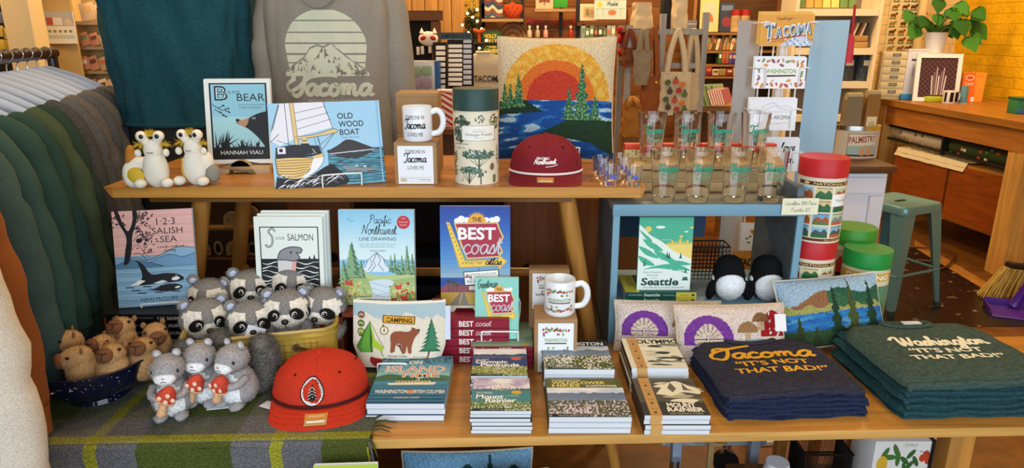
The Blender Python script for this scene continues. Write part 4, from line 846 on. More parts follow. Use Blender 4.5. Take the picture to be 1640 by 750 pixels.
# caps
def cap(label, loc, rz, col, rope, rx=.088, ry=.1, H=.105, bw=.075, badge=None, sc=1, ropec=None):
    t = thing('cap', label, 'cap', loc, rz); t.scale = (sc, sc, sc); m = M(col, .8, 'fab'); n = 2.7; zb = .014
    def surf(a, s, o=0):
        c = (1 - s ** n) ** (1 / 2.1); w_ = .0022 * nz2(a * 2.2 * 2, s * 5, 3) + .0025 * math.sin(a * 5) * s * (1 - s)
        fx = rx * (1 + (.03 if math.sin(a) < 0 else 0)); return V(((fx * c + w_ + o) * math.cos(a), (ry * c + w_ + o) * math.sin(a) + .012 * s, zb + H * s + o * s))
    b = B(); b.grid(56, 20, lambda u, v: surf(2 * pi * u, math.sin(v * pi / 2) ** .9 * .9999), m, None, True); b.build('crown', t, None, 60)
    def brim(u, v, o=0):
        w_ = 2 * u - 1; a = R(-90) + R(82) * w_; p0 = surf(a, .0); k = math.sqrt(max(0, 1 - abs(w_) ** 2.6))
        tip = V((rx * 1.03 * math.sin(w_ * 1.35) * .98, -ry - bw * k ** .8 * (1 - .0 * w_), 0))
        return V((p0.x + (tip.x - p0.x) * v, p0.y + (tip.y - p0.y) * v, zb + .004 - .016 * v ** 1.3 * k - .014 * w_ ** 2 * v + o))
    b = B(); b.grid(36, 8, lambda u, v: brim(u, v, .002), m); b.grid(36, 8, lambda u, v: brim(u, v, -.001), m); b.grid(36, 1, lambda u, v: brim(u, 1, .002 - .003 * v), m); b.build('brim', t)
    b = B(); b.tube([brim(i / 30, .05, .0065) for i in range(31)], .0034, M(ropec or rope, .7), 8); b.build('rope', t)
    b = B()
    for i in range(3):
        b.tube([brim(.05 + .9 * j / 24, .3 + .2 * i, .0026) for j in range(25)], .0005, M(col, .9), 4)
    b.build('brim_stitching', t)
    B().ell((0, .012, zb + H), (.009, .009, .005), m, 12, 6).build('button', t)
    for a in range(6):
        aa = R(-90 + 60 * a)
        B().tube([surf(aa, .02 + .97 * j / 14, .0004) for j in range(15)], .0008, m, 5).build('panel_seam', t)
    for a in (-125, -55, 5, 175):
        p = surf(R(a), .74, .001); B().ell(p, (.003, .003, .003), M('2A0A0A', .9), 8, 5).build('eyelet', t)
    p = lambda u, v, q_: brim(.5 + (u - .02) / .25, .28 + .52 * v / .03, .0032 + q_)
    s = Art(40, 26); s.rect(0, 0, 40, 26, 'C9852E').rect(0, 0, 40, 13, 'B09060').rect(4, 6, 36, 10, 'EDE6DA').text('ADJUSTABLE', 20, 22, 4.5, 'F0E2C0', 'c', 28); s.build('size_sticker', t, .04, .03, p, .4, .005)
    if badge: badge(t, surf, rx, H, zb)
    return t
def pnw(t, surf, rx, H, zb):
    a = Art(100, 44); a.text('PACIFIC', 40, 12, 9, 'F2ECEA', 'c', 50, 0, .03).script('Northwest', 6, 32, 11, 'F2ECEA', 3.2, 82, .2, .05).line([(50, 42), (75, 38), (95, 32)], 2.4, 'F2ECEA')
    a.build('embroidery', t, .062, .03, lambda u, v, q: surf(R(-90) + (u - .031) / .085, .26 + v / H, .0008 + q), .8, .004)
def badge2(t, surf, rx, H, zb):
    a = Art(100, 130); a.circ(50, 65, 48, '1A1414', 63, 36).circ(50, 65, 43, 'F0ECE6', 58, 36)
    a.tree(50, 92, 62, 40, '1A1A18', 5).rect(47, 90, 53, 104, '1A1A18').tree(50, 100, 64, 44, '1A1A18', 5)
    for i in range(4): a.line([(32 + i * 2, 96 - i * 14), (50, 84 - i * 14), (68 - i * 2, 96 - i * 14)], 2, 'F0ECE6')
    for i, ch in enumerate('THE PACIFIC NORTHWEST'):
        q_ = R(-205 + i * 11.6); a.text(ch, 50 + 34 * math.cos(q_), 65 + 48 * math.sin(q_), 7, '1A1414', 'c', None, 0, .02, math.degrees(q_) + 90)
    for i, ch in enumerate('ADVENTURE ALWAYS'):
        q_ = R(145 - i * 7.3); a.text(ch, 50 + 37 * math.cos(q_), 65 + 52 * math.sin(q_), 4.5, '1A1414', 'c', None, 0, 0, math.degrees(q_) - 90)
    a.build('patch', t, .05, .064, lambda u, v, q: surf(R(-90) + (u - .034) / .095, .1 + v / H, .001 + q), .8, .004)
q = P(878, 300, z=UT); cap('maroon rope cap reading Pacific Northwest on the upper shelf', (q.x + .0, q.y + .155, UT), -3, '7A1A26', 'E8DCDC', .104, .098, .108, .055, pnw)
q = P(505, 694, z=LT + .006); cap('orange-red cap with tree patch lying on the plaid blanket', (q.x - .028, q.y + .165, LT + .0065), 9, 'C0321A', '3A1016', .113, .095, .098, .072, badge2)
# ---------- plaid blanket over the left end of the low table
def plaid_c(x, warp=True):
    x = x % .401
    if x < .202: return '4B5420'
    if x < .288: return '6A6A6C'
    if x < .315: return '97962A'
    return '66666A'
BX0, BX1 = -1.21, -.315; fy = 1.335; Lt, Lh = .47, .27
def bl_s(u, v):
    x = BX0 + (BX1 - BX0) * u; d = v * (Lt + Lh); yf = rotp(x, fy)[1] + .002
    zz = LT + .011 + .0012 * nz2(x * 30, d * 30)
    if d < Lh - .02: return (x + .004 * math.sin(d * 20), yf - .008 + .006 * nz2(x * 7, d * 3, 2), LT - (Lh - d) + .019)
    if d < Lh + .02: t = (d - Lh + .02) / .04; return (x, yf - .008 + .018 * (t ** 1.5), LT - .001 + .0125 * math.sin(t * pi / 2))
    return (x, yf + .012 + d - Lh - .02, zz)
def bl_c(u, v):
    x = (BX1 - BX0) * u; d = v * (Lt + Lh); tw = .5 + .5 * math.sin((u * 700 + v * 500)); n = .5 + nz2(u * 300, v * 240)
    a = plaid_c(x + .0095); dd = d - Lh
    wf = '97962A' if .006 < dd < .034 else ('66666A' if -.0 < dd < .11 else ('4B5420' if dd < .22 else plaid_c(dd)))
    k = .5 if dd > -.004 else .0
    if .006 < dd < .034: k = .75
    c = mixc(a, wf, k); f = .72 + .45 * n + .12 * tw
    return tuple(min(1, q * f) for q in c)
t = thing('plaid_blanket', 'olive, grey and yellow plaid wool blanket under the plush toys', 'blanket')
raster('cloth', 230, 180, bl_s, bl_c, M(None, .95, 'wool'), t)
b = B(); rn = random.Random(5)
for i in range(44):
    d = i / 43 * (Lt + Lh - .02) + .01; p = V(bl_s(1, d / (Lt + Lh))); hang = d < Lh + .03
    c = M(rn.choice(['4B5420', '66666A', '97962A', '505238']), .95, 'wool')
    e = V((rn.uniform(.02, .05), rn.uniform(-.012, .012), 0)) if not hang else V((rn.uniform(.005, .025), -.006, rn.uniform(-.06, -.04)))
    b.tube([p, p + e * .5 + V((0, 0, .004)), p + e], [.0028, .0026, .0016], c, 5)
tag(b.build('fringe', t))
# ---------- plush animals
def plush_mats(*h): return [M(x, .95, 'plush') for x in h]
BLK = M('0B0B0C', .25); EYE = M('120E0C', .12); WHT = M('F4F4F4', .3)
def ear(b, c, r, m, inner, rot):
    q = Euler([R(x) for x in rot]).to_matrix().to_4x4(); mx = Matrix.Translation(c) @ q
    b.ell((0, 0, 0), (r, r * .35, r), m, 14, 8, mx)
    b.ell((0, -r * .25, 0), (r * .6, r * .2, r * .6), inner, 12, 6, mx)
def raccoon(label, loc, rz):
    t = thing('raccoon_plush', label, 'plush toy', loc, rz, 0, 'raccoon plush toys in the tin')
    g, w_, wi = plush_mats('8A8784', 'EAE3D6', 'C9D2EA')
    def hd(p):  # wide head narrowing to a muzzle
        x, y, z = p; k = max(0, -y) / .05; return (x * (1 - .28 * k * k), y * (1.0 + .2 * k * max(0, 1 - abs(z + .012) * 26) * max(0, 1 - abs(x) * 20)), z - .004 * k)
    b = B(); b.ell((0, 0, .012), (.062, .05, .05), g, 30, 20, None, None, hd)
    # recolour the face: white mask areas
    wk = b.mi(w_)
    for i, f in enumerate(b.f):
        c = sum((V(b.v[q]) for q in f), V()) / len(f); x, y, z = c.x, c.y, c.z - .012
        if y < -.012:
            br = z < .034 - .35 * max(0, abs(x) - .03) and abs(x) > .009 + .25 * max(0, z - .005) and abs(x) < .053
            mz = z < .004 and abs(x) < .05
            if br or mz: b.m[i] = wk
    b.fuzz(90000, .0045, .001); b.build('head', t, None, 180, False)
    for s in (-1, 1):
        b = B(); ear(b, V((s * .046, .004, .056)), .017, g, wi, (12, s * 24, s * -12)); b.fuzz(60000, .005); b.build('ear', t, None, 180, False)
        e = B(); e.ell((0, 0, 0), (.0235, .0055, .0145), M('101010', .85), 18, 8, Matrix.Translation((s * .029, -.0475, .0135)) @ Euler((R(-6), R(s * 34), R(s * 36))).to_matrix().to_4x4())
        e = e.build('eye_patch', t)
        k = Matrix.Translation((s * .0235, -.056, .0165)) @ Euler((0, 0, R(s * 30))).to_matrix().to_4x4()
        B().ell((0, 0, 0), (.0078, .003, .0078), WHT, 16, 8, k).ell((0, -.0012, 0), (.0064, .003, .0064), EYE, 16, 8, k).ell((-.002, -.0042, .002), (.0017, .0008, .0017), WHT, 8, 5, k).build('eye', e)
    n = B().ell((0, -.066, .002), (.0095, .0075, .0075), BLK, 14, 8); n.build('nose', t)
    B().tube(cr([(-.008, -.0645, -.0175), (-.003, -.0655, -.016), (0, -.066, -.0115), (0, -.068, -.005), (0, -.066, -.0115), (.003, -.0655, -.016), (.008, -.0645, -.0175)], 3), .0008, BLK, 4).build('mouth', t)
    b = B(); b.ell((0, .012, -.055), (.05, .045, .055), g, 22, 14); b.fuzz(60000, .0065); b.build('body', t, None, 180, False)
    for s in (-1, 1):
        b = B(); b.tube(cr([(s * .042, .0, -.035), (s * .05, -.03, -.045), (s * .034, -.06, -.05)], 4), [.015, .017, .018, .018, .018, .019, .019, .018, .012], g, 12); b.fuzz(60000, .006); b.build('arm', t, None, 180, False)
    return t
rc = [(402, 515, 1.665, 24, 'raccoon plush in front row with white paper tag beside it'), (328, 512, 1.66, 34, 'raccoon plush at the front left corner of the tin, head turned right'),
      (460, 497, 1.69, 12, 'raccoon plush in front row, third from the left, upright ears'), (519, 492, 1.735, -8, 'raccoon plush at the right end of the tin with both arms over the rim'),
      (337, 478, 1.77, -6, 'raccoon plush at the back left below the orca book'), (403, 464, 1.79, 18, 'raccoon plush in the back row, middle, below the salmon books'), (470, 456, 1.80, 10, 'raccoon plush highest at the back right against the salmon book')]
r0 = None
for px, py, Y, a, l in rc:
    q = P(px, py, Y=Y); q.z -= .006
    if r0 is None: r0 = raccoon(l, q, a)
    else: dup(r0, q, l, a, random.uniform(-4, 6), random.uniform(-5, 5))
q = P(420, 535, Y=1.6); tag(B().box((0, 0, 0), (.045, .0012, .03), M('DDE4F2', .4)).build('paper_tag', None, P(409, 533, Y=1.605)), 'white paper tag hanging between two front raccoons', 'tag').rotation_euler = (R(-20), R(25), R(20))
# yellow picnic tin
t = thing('picnic_tin', 'yellow wicker-patterned metal picnic tin full of raccoon plush toys', 'tin', (*P(432, 600, Y=1.69).to_2d(), LT + .0125), 14)
TY, TB = M('B59A42', .35, 'mott'), M('A88C3A', .3)
def rr(w_, d, r, n=6):
    o = []
    for cx, cy, a0 in ((w_ / 2 - r, d / 2 - r, 0), (-w_ / 2 + r, d / 2 - r, 90), (-w_ / 2 + r, -d / 2 + r, 180), (w_ / 2 - r, -d / 2 + r, 270)):
        for k in range(n + 1): a = R(a0 + 90 * k / n); o.append((cx + r * math.cos(a), cy + r * math.sin(a)))
    return o
tw, td, th_ = .375, .225, .125
b = B(); o1 = rr(tw, td, .045); n = len(o1); vs = []; lv = [(1, 0), (1, th_), (.965, th_), (.965, .006)]
for k, z in lv: vs += [(x * k, y * k, z) for x, y in o1]
fs = [(j * n + i, j * n + (i + 1) % n, (j + 1) * n + (i + 1) % n, (j + 1) * n + i) for j in range(3) for i in range(n)] + [tuple(range(3 * n, 4 * n)), tuple(range(n - 1, -1, -1))]
b.add(vs, fs, TY); b.build('body', t)
B().tube([(x * 1.006, y * 1.008, th_) for x, y in o1], .0055, TB, 8, True).build('rolled_rim', t)
B().tube([(x * 1.006, y * 1.008, th_ - .02) for x, y in o1], .003, TB, 6, True).build('bead', t)
b = B()
for k in range(18):
    x = -tw / 2 + .05 + k * (tw - .1) / 17; b.box((x, -td / 2 - .0004, .05), (.0018, .0012, .095), M('8A7430', .5))
for k in range(5): b.box((0, -td / 2 - .0004, .012 + k * .02), (tw - .09, .0012, .0016), M('8A7430', .5))
tag(b.build('weave_pattern', t))
h_ = B(); h_.tube(cr([(.085, -td / 2 - .004, .085), (.13, -td / 2 - .012, .07), (.175, -td / 2 - .004, .045)], 5), .008, M('5A4632', .4, '', .6), 8, flat=.35); h_.build('handle', t); B().cyl((0, 0, 0), .009, .005, M('6A5236', .4, '', .6), 16, None, Matrix.Translation((.085, -td / 2 - .002, .085)) @ Matrix.Rotation(R(90), 4, 'X')).build('rivet', t)
# blue enamel colander with capybaras
cq = P(165, 650, Y=1.52); cen = V((cq.x, 1.52, LT + .013))
t = thing('enamel_colander', 'speckled dark blue enamel colander full of capybara plush toys', 'colander', cen); t.scale = (1.03, 1.03, .84); t.rotation_euler.z = R(-14); NV = M('10162F', .12, 'speck')
b = B(); b.lathe([(.06, .018), (.085, .026), (.112, .055), (.126, .09), (.13, .118), (.134, .12), (.134, .123), (.128, .123), (.122, .09), (.106, .055), (.08, .03), (.0, .024)], NV, 48, (0, 0, 0), False); b.lathe([(0, .018), (.06, .018)], NV, 48, (0, 0, 0), False); b.build('bowl', t)
B().lathe([(.062, .02), (.066, 0), (.062, 0), (.058, .02)], NV, 40, (0, 0, 0), False).build('foot_ring', t)
for s in (-1, 1):
    B().tube(cr([(-.032, s * .13, .1), (-.03, s * .156, .104), (0, s * .162, .106), (.03, s * .156, .104), (.032, s * .13, .1)], 4), .006, NV, 8, flat=.6).build('handle', t)
b = B()
for i in range(10):
    for j in range(4):
        a = R(-150 + i * 13); r_, z = [(.083, .026), (.1, .04), (.112, .056), (.12, .072)][j]; b.ell((r_ * math.cos(a) * 1.006, r_ * math.sin(a) * 1.006, z), (.0022,) * 3, M('03040A', .6), 6, 4)
tag(b.build('drain_holes', t))
def capy(label, loc, rz, rx, ry=0):
    t = thing('capybara_plush', label, 'plush toy', loc, rz, rx, 'capybara plush toys in the colander', ry)
    f, s_, d = plush_mats('C09A6A', '7C5238', '8E6A48')
    b = B(); b.ell((0, .012, .004), (.033, .042, .033), f, 24, 16, None, None, lambda p: (p[0] * (1 + .12 * p[1] / .042), p[1], p[2] * (1 + .12 * p[1] / .042)))
    b.ell((0, .022, -.035), (.042, .04, .052), f, 22, 14); b.fuzz(90000, .0045, .001, .2); b.build('body', t, None, 180, False)
    b = B(); b.ell((0, -.028, .004), (.0225, .013, .0215), s_, 20, 12); b.fuzz(90000, .002, .0009, .2); m_ = b.build('snout', t, None, 180, False)
    b = B(); b.tube([(0, -.0412, .008), (0, -.0415, -.01)], .0012, M('2A1810', .8), 5); b.tube(cr([(-.012, -.039, .011), (0, -.042, .008), (.012, -.039, .011)], 4), .0012, M('2A1810', .8), 5); b.build('mouth', m_)
    for s in (-1, 1):
        B().ell((s * .028, -.004, .02), (.0046, .005, .0046), EYE, 12, 8).build('eye', t)
        b = B(); b.ell((s * .026, .03, .034), (.008, .004, .01), d, 10, 8); b.build('ear', t)
    return t
cc = [(99, 552, 1.515, -55, -4, 'capybara plush at left rim of the colander facing left, the higher one'), (114, 578, 1.45, -62, 0, 'capybara plush at left rim of the colander facing left, the lower one'),
      (191, 527, 1.58, 4, -30, 'capybara plush standing tallest at the back of the colander'), (160, 556, 1.53, -20, -22, 'capybara plush behind the central one, partly hidden'),
      (175, 572, 1.46, 4, -24, 'capybara plush at the front centre of the colander facing out'), (226, 561, 1.515, 8, -26, 'capybara plush at right of the colander leaning inward'), (250, 540, 1.575, 34, -4, 'capybara plush at the back right facing right')]
c0 = None
for px, py, Y, a, rx, l in cc:
    q = P(px, py, Y=Y)
    if c0 is None: c0 = capy(l, q, a, rx); c0.scale = (.84,) * 3
    else: dup(c0, q, l, a, rx)
# squirrels holding mushrooms
def squirrel(label, loc, rz):
    t = thing('squirrel_plush', label, 'plush toy', loc, rz, 0, 'squirrel plush toys on the blanket')
    g, w_, tl, pk = plush_mats('A29FA0', 'E9EBEC', '68645E', 'D8AA80')
    b = B(); b.ell((0, 0, .048), (.045, .042, .05), g, 24, 16, None, None, lambda p: (p[0] * (1 - .22 * p[2] / .05), p[1] * (1 - .2 * p[2] / .05), p[2])); wk = b.mi(w_)
    for i, f in enumerate(b.f):
        c = sum((V(b.v[q]) for q in f), V()) / len(f)
        if c.y < -.01 and (c.x / .034) ** 2 + ((c.z - .042) / .04) ** 2 < 1: b.m[i] = wk
    b.fuzz(80000, .0045); b.build('body', t, None, 180, False)
    b = B(); b.ell((0, -.008, .118), (.037, .036, .032), g, 24, 16, None, None, lambda p: (p[0], p[1] * (1.1 if p[1] < 0 else 1), p[2])); b.fuzz(80000, .0045); b.build('head', t, None, 180, False)
    b = B(); b.ell((0, -.038, .107), (.024, .016, .016), w_, 16, 10); b.fuzz(60000, .003); z_ = b.build('muzzle', t, None, 180, False)
    B().ell((0, -.0545, .113), (.0028, .002, .002), M('B98A80', .6), 8, 6).build('nose', z_); B().tube(cr([(-.006, -.0535, .104), (0, -.055, .106), (.006, -.0535, .104)], 3), .0007, BLK, 4).build('mouth', z_)
    for s in (-1, 1):
        B().ell((s * .026, -.0325, .121), (.0045, .004, .0048), EYE, 12, 8).build('eye', t)
        b = B(); ear(b, V((s * .021, 0, .151)), .0105, g, plush_mats('C9C4C6')[0], (0, s * 20, 0)); b.build('ear', t)
        b = B(); b.ell((s * .022, -.033, .008), (.015, .02, .01), g, 12, 8); b.fuzz(50000, .004); b.build('foot', t, None, 180, False)
        b = B(); b.tube(cr([(s * .036, -.01, .075), (s * .034, -.036, .066), (s * .016, -.05, .064)], 4), [.009] * 8 + [.007], g, 10); b.fuzz(50000, .003); b.build('arm', t, None, 180, False)
    b = B(); b.tube(cr([(.0, .035, .012), (.01, .07, .03), (.014, .078, .08), (.018, .068, .12), (.03, .05, .135)], 5), [.012] * 2 + [.022, .027, .03, .031, .032, .032, .033, .034, .034, .034, .034, .033, .032, .03, .028, .025, .022, .018, .01], tl, 16); b.fuzz(80000, .011, .0012, -.2); b.build('tail', t, None, 180, False)
    mu = B(); mu.ell((0, 0, 0), (.023, .02, .026), M('C64A36', .9, 'plush'), 18, 12, Matrix.Translation((.004, -.058, .072)) @ Euler((R(10), R(28), 0)).to_matrix().to_4x4(), None, lambda p: (p[0] * (1.15 - .5 * (p[2] + .026) / .052), p[1], max(p[2], -.012)))
    mu = mu.build('mushroom_cap', t); s_ = B(); s_.tube([(-.002, -.056, .062), (-.012, -.058, .03)], [.009, .011], pk, 12); s_.ell((-.012, -.058, .03), (.011, .011, .008), pk, 12, 8); s_.ell((-.001, -.058, .0625), (.0235, .0195, .007), pk, 16, 6, None, (0, R(28), 0)); s_.build('mushroom_stem', t)
    for p in ((-.006, -.0775, .078), (.012, -.0775, .082), (.006, -.079, .068), (.02, -.074, .068)): B().ell(p, (.005, .002, .0055), M('EBC7B0', .9), 10, 6).build('spot', mu)
    return t
q = P(266, 686, z=LT); s0 = squirrel('nearest squirrel plush holding a red mushroom at the blanket edge', (q.x, q.y + .05, LT + .0125), 12)
for px, py, a, l in ((318, 664, 2, 'middle squirrel plush with red mushroom, behind the nearest one'), (374, 667, -24, 'squirrel plush with red mushroom turned left beside the orange cap')):
    q = P(px, py, z=LT); dup(s0, (q.x, q.y + .05, LT + .0125), l, a)
# slug plush with eye stalks
def slug(label, loc, rz, side):
    t = thing('slug_plush', label, 'plush toy', loc, rz, 0); w_, y_, o_, gr = [M(x, .9) for x in ('EDE9DA', 'D8B63A', 'B87A2A', '8A8A80')]
    b = B(); b.ell((0, 0, .05), (.033, .03, .055), w_, 24, 16, None, None, lambda p: (p[0] * (1 - .12 * p[2] / .055), p[1], p[2])); b.ell((0, -.002, .1), (.024, .023, .03), w_, 20, 12); b.build('body', t, None, 180, False)
    for s in (-1, 1):
        e = B(); e.tube([(s * .012, -.004, .12), (s * .021, -.008, .137)], [.011, .013], w_, 12); e.ell((s * .022, -.009, .139), .0145, w_, 16, 10); e = e.build('eye_stalk', t)
        B().ell((s * .02 + .002, -.0225, .14), (.0058, .003, .0062), EYE, 12, 8).build('pupil', e)
        b = B(); b.ell((s * .036, -.012, .094), (.009, .009, .011), w_, 12, 8); b.build('flipper', t)
        b = B(); b.ell((s * .034, -.03, .014), (.016, .018, .013), w_, 14, 10); b.build('foot', t)
    b = B(); rn = random.Random(5)
    for i in range(260):
        a = rn.uniform(0, 2 * pi); sd = rn.choice([0, 0, -1, 1]); p = V((sd * .03 + rn.uniform(-.008, .008), -.002 + rn.uniform(-.008, .006), .138 if not sd else .118)); d = V((math.cos(a) * .5 + sd * .6, math.sin(a) * .3 - .1, rn.uniform(.3, 1) if not sd else rn.uniform(-.6, .3))).normalized() * rn.uniform(.012, .024)
        b.add([p + V((.0012, 0, 0)), p - V((.0012, 0, 0)), p + d], [(0, 1, 2)], y_)
    tag(b.build('hair_tuft', t, None, 180, False))
    B().tube(cr([(-.008, -.0262, .098), (0, -.0272, .0955), (.008, -.0262, .098)], 4), .0008, BLK, 4).build('smile', t)
    if side:
        b = B(); b.tube(cr([(-.02, .008, .06), (-.05, .012, .06), (-.068, .005, .04), (-.064, -.005, .015), (-.03, -.012, .012)], 5), [.016, .018, .019, .02, .021, .022, .022, .022, .022, .022, .021, .02, .019, .018, .018, .017, .016, .015, .014, .012, .008], w_, 14); b.build('tail', t, None, 180, False)
        B().ell((-.05, -.014, .03), (.026, .012, .026), y_, 16, 10, None, (0, R(30), R(-15))).build('belly_patch', t)
        B().tube(cr([(-.062, .012, .06), (-.064, .01, .09), (-.06, .008, .112)], 4), [.018, .017, .016, .014, .012, .011, .01, .008, .005], o_, 12).build('tail_tip', t)
    else:
        b = B(); b.tube(cr([(-.02, .02, .05), (-.036, .016, .06), (-.034, .014, .03)], 4), [.012] * 8 + [.008], w_, 12); b.ell((.032, .012, .058), (.014, .02, .03), w_, 14, 10); b.build('tail', t)
        B().ell((.044, .01, .028), (.02, .024, .026), gr, 14, 10).build('grey_patch', t); B().ell((-.03, .0, .04), (.01, .016, .03), y_, 12, 8).build('yellow_side', t)
    return t
q = P(246, 303, z=UT); slug('white and yellow slug plush with tan tail tip at left shelf end', (q.x - .004, q.y + .035, UT + .001), 8, True)
q = P(308, 299, z=UT); slug('white slug plush with grey side patch beside the bear books', (q.x, q.y + .035, UT + .001), -6, False)
# black and white seabird plush in the cart
def orca(label, loc, rz, tagx):
    t = thing('orca_plush', label, 'plush toy', loc, rz, 0); k, w_ = plush_mats('0E0E10', 'F0F3F8')
    b = B(); b.ell((0, 0, .055), (.05, .045, .06), k, 24, 16); b.ell((0, .004, .092), (.043, .042, .04), k, 22, 14); b.fuzz(50000, .004); b.build('body', t, None, 180, False)
    b = B(); b.ell((0, -.022, .046), (.043, .032, .046), w_, 22, 14); b.fuzz(50000, .003); b.build('belly', t, None, 180, False)
    for s in (-1, 1):
        b = B(); b.ell((s * .05, -.012, .03), (.014, .02, .034), k, 12, 8, None, (0, R(-s * 16), 0)); b.fuzz(40000, .004); b.build('flipper', t, None, 180, False)
        B().ell((s * .047, -.004, .062), (.004, .012, .01), w_, 10, 8).build('cheek_patch', t)
    B().box((tagx, -.03, .05), (.012, .001, .02), M('E9ECF2', .4)).build('paper_tag', t); return t
for px, l, a in ((1162, 'black plush with white belly, the left of two in the cart', -4), (1221, 'black plush with white belly and tag, beside cart side wall', 3)): orca(l, (P(px, 490, Y=1.95).x, 1.945, .728), a, .042 if px > 1200 else .036)
# ---------- hooked wool pillows
def pillow(label, loc, rz, rx, W, H, T, col, nu, nv, back='CBB89A', cat='pillow', group=None, ry=0):
    t = thing('hooked_pillow', label, cat, loc, rz, rx, group, ry)
    def sf(u, v, s=-1):
        x, z = 2 * u - 1, 2 * v - 1; e = max(0, (1 - abs(x) ** 3.2)) ** .55 * max(0, (1 - abs(z) ** 3.2)) ** .55
        pinch = 1 - .045 * (abs(z) < 2) * (1 - x * x) * abs(z) ** 3; px_ = 1 - .045 * (1 - z * z) * abs(x) ** 3
        return (x * W / 2 * px_, s * T / 2 * e + (.0012 * nz2(u * nu * .5, v * nv * .5) if s < 0 else 0), H / 2 + z * H / 2 * pinch)
    raster('hooked_front', nu, nv, sf, col, M(None, .95, 'loop'), t)
    B().grid(24, 16, lambda u, v: sf(u, v, 1), M(back, .9, 'fab')).build('back_cloth', t)
    ed = [sf(k / 20, 0, 0) for k in range(20)] + [sf(1, k / 20, 0) for k in range(20)] + [sf(1 - k / 20, 1, 0) for k in range(20)] + [sf(0, 1 - k / 20, 0) for k in range(20)]
    B().tube(ed, .003, M(back, .9, 'fab'), 6, True).build('piping', t); return t
def jit(c, u, v, k=.16, s=0):
    c = lin(c); f = 1 + k * 2 * nz2(u * 130, v * 130, s); return tuple(max(0, x * f) for x in c)
def tri_tree(u, v, x, y0, h, w_):
    if not y0 <= v <= y0 + h: return False
    f = (v - y0) / h; saw = .7 + .45 * ((f * 5.2) % 1 < .5); return abs(u - x) < w_ * (1 - f) * saw + .004
def sun_c(u, v):
    du, dv = nz2(u * 40, v * 40, 1) * .006, nz2(u * 40, v * 40, 2) * .006; U, W_ = u + du, v + dv
    for x, y0, h, w_ in ((.72, .36, .44, .075), (.615, .36, .25, .05), (.835, .36, .2, .05), (.06, .45, .2, .045), (.115, .47, .18, .04), (.19, .46, .26, .05)):
        if tri_tree(U, W_, x, y0 - .04, h, w_): return jit('2F6A50' if nz2(u * 60, v * 60, 4) > -.14 else '7FA066', u, v, .2)
    if v < .475:
        if U < .42 - (W_ - .36) * 0 and W_ > .36 + .05 * U and W_ < .475 - max(0, U - .25) * .6: return jit('1E3B2E', u, v)
        isl = .31 - max(0, .62 - U) * .9; 
        if U > .36 and .135 + .05 * math.sin(U * 4) - max(0, U - .8) * .3 < W_ < .2 + min(.12, max(0, (U - .36)) * .5): return jit('24402C', u, v)
        k = nz2(u * 5, v * 26, 7)
        return jit('A9CCE2' if k > .24 else ('2A6FB8' if k > .05 else '1C4F9A'), u, v, .2)
    d = math.hypot((U - .5) * 1.0, (W_ - .46) * .98)
    if d < .245: return jit('C2402E', u, v)
    if d < .33: return jit('D8702E', u, v)
    if d < .47: return jit('DCA23C' if nz2(u * 20, v * 20) > -.1 else 'E2B858', u, v)
    return jit('D9C9A8', u, v, .1)
q = P(889, 247, Y=2.2); pillow('large sunset hooked pillow with lake and evergreens on upper shelf', (q.x, 2.24, UT + .004), -4, -12, .385, .40, .11, sun_c, 150, 150)
easel('wire_stand', 'white wire stand behind the maroon cap holding the sunset pillow', (P(895, 250, Y=2.13).x, 2.1, UT), -4, .12, .16, .22, .07, None, .2)
def mush_c(sh):
    def f(u, v):
        a = jit('E2D2C8', u, v, .1); x, y = (u - .27) * 2, v - .42
        d = math.hypot(x, y * 1.1)
        if y > -.1 and d < .44:
            if d > .27 + .02 * math.sin(u * 30): return jit('7A3E9A', u, v)
            an = math.atan2(y, x); return jit('7A3E9A' if abs(((an * 2.55) % 1) - .5) > .42 else 'DCCBAE', u, v)
        for cx, cy, r, c in ((.62, .52, .085, 'A07850'), (.74, .7, .07, '8A6444')):
            if v > cy and math.hypot((u - cx) * 2, v - cy) < r * 2.2: return jit(c, u, v)
            if abs(u - cx) < .03 and cy - .15 < v <= cy: return jit('C9AE8A', u, v)
        d = math.hypot((u - .86) * 2, (v - .5) * .62)
        if v > .45 and d < .24: return jit('F0E6E0' if nz2(u * 26, v * 13, 4) > .42 else 'A81E26', u, v)
        if abs(u - .86) < .035 and .12 < v <= .45: return jit('DCCBAE', u, v)
        return a
    return f
q = P(1066, 488, Y=1.83); pillow('rear mushroom hooked pillow mostly behind the park journals', (P(1066, 540, Y=1.8).x, 1.775, LT + .002), -2, -16, .3, .142, .06, mush_c(0), 110, 56)
pillow('front mushroom hooked pillow with red toadstool behind navy shirts', (P(1172, 540, Y=1.72).x, 1.7, LT + .002), 3, -22, .31, .16, .065, mush_c(1), 110, 56)
def lake_c(u, v):
    U, W_ = u + nz2(u * 30, v * 30, 1) * .01, v + nz2(u * 30, v * 30, 2) * .012
    for x, y0, h, w_ in ((.5, .05, .8, .07), (.66, .0, .95, .075), (.85, .05, .85, .08), (.15, .0, .45, .07), (.3, -.1, .4, .06)):
        if tri_tree(U, W_, x, y0, h, w_): return jit('24432F' if x in (.5, .85) else ('4A5A2E' if x == .66 else '3A4A2A'), u, v, .2)
    if W_ < .25: return jit('3A5A3A', u, v)
    if W_ < .48 + .04 * U: return jit(mixc('2A62B0', '3A8AC8', .5 + fbm(u * 5, v * 14, 3)) if nz2(u * 4, v * 20, 5) < .3 else '5AA0CC', u, v)
    if W_ < .58 + .03 * math.sin(u * 30): return jit('A8A860', u, v)
    if W_ < .7 + .1 * math.sin(u * 9 + 4): return jit('9A6A4A' if u < .45 else '3E6A4A', u, v)
    if W_ < .78 + .05 * math.sin(u * 14) and u > .4: return jit('2F6048', u, v)
    return jit('A8C4D8', u, v, .1)
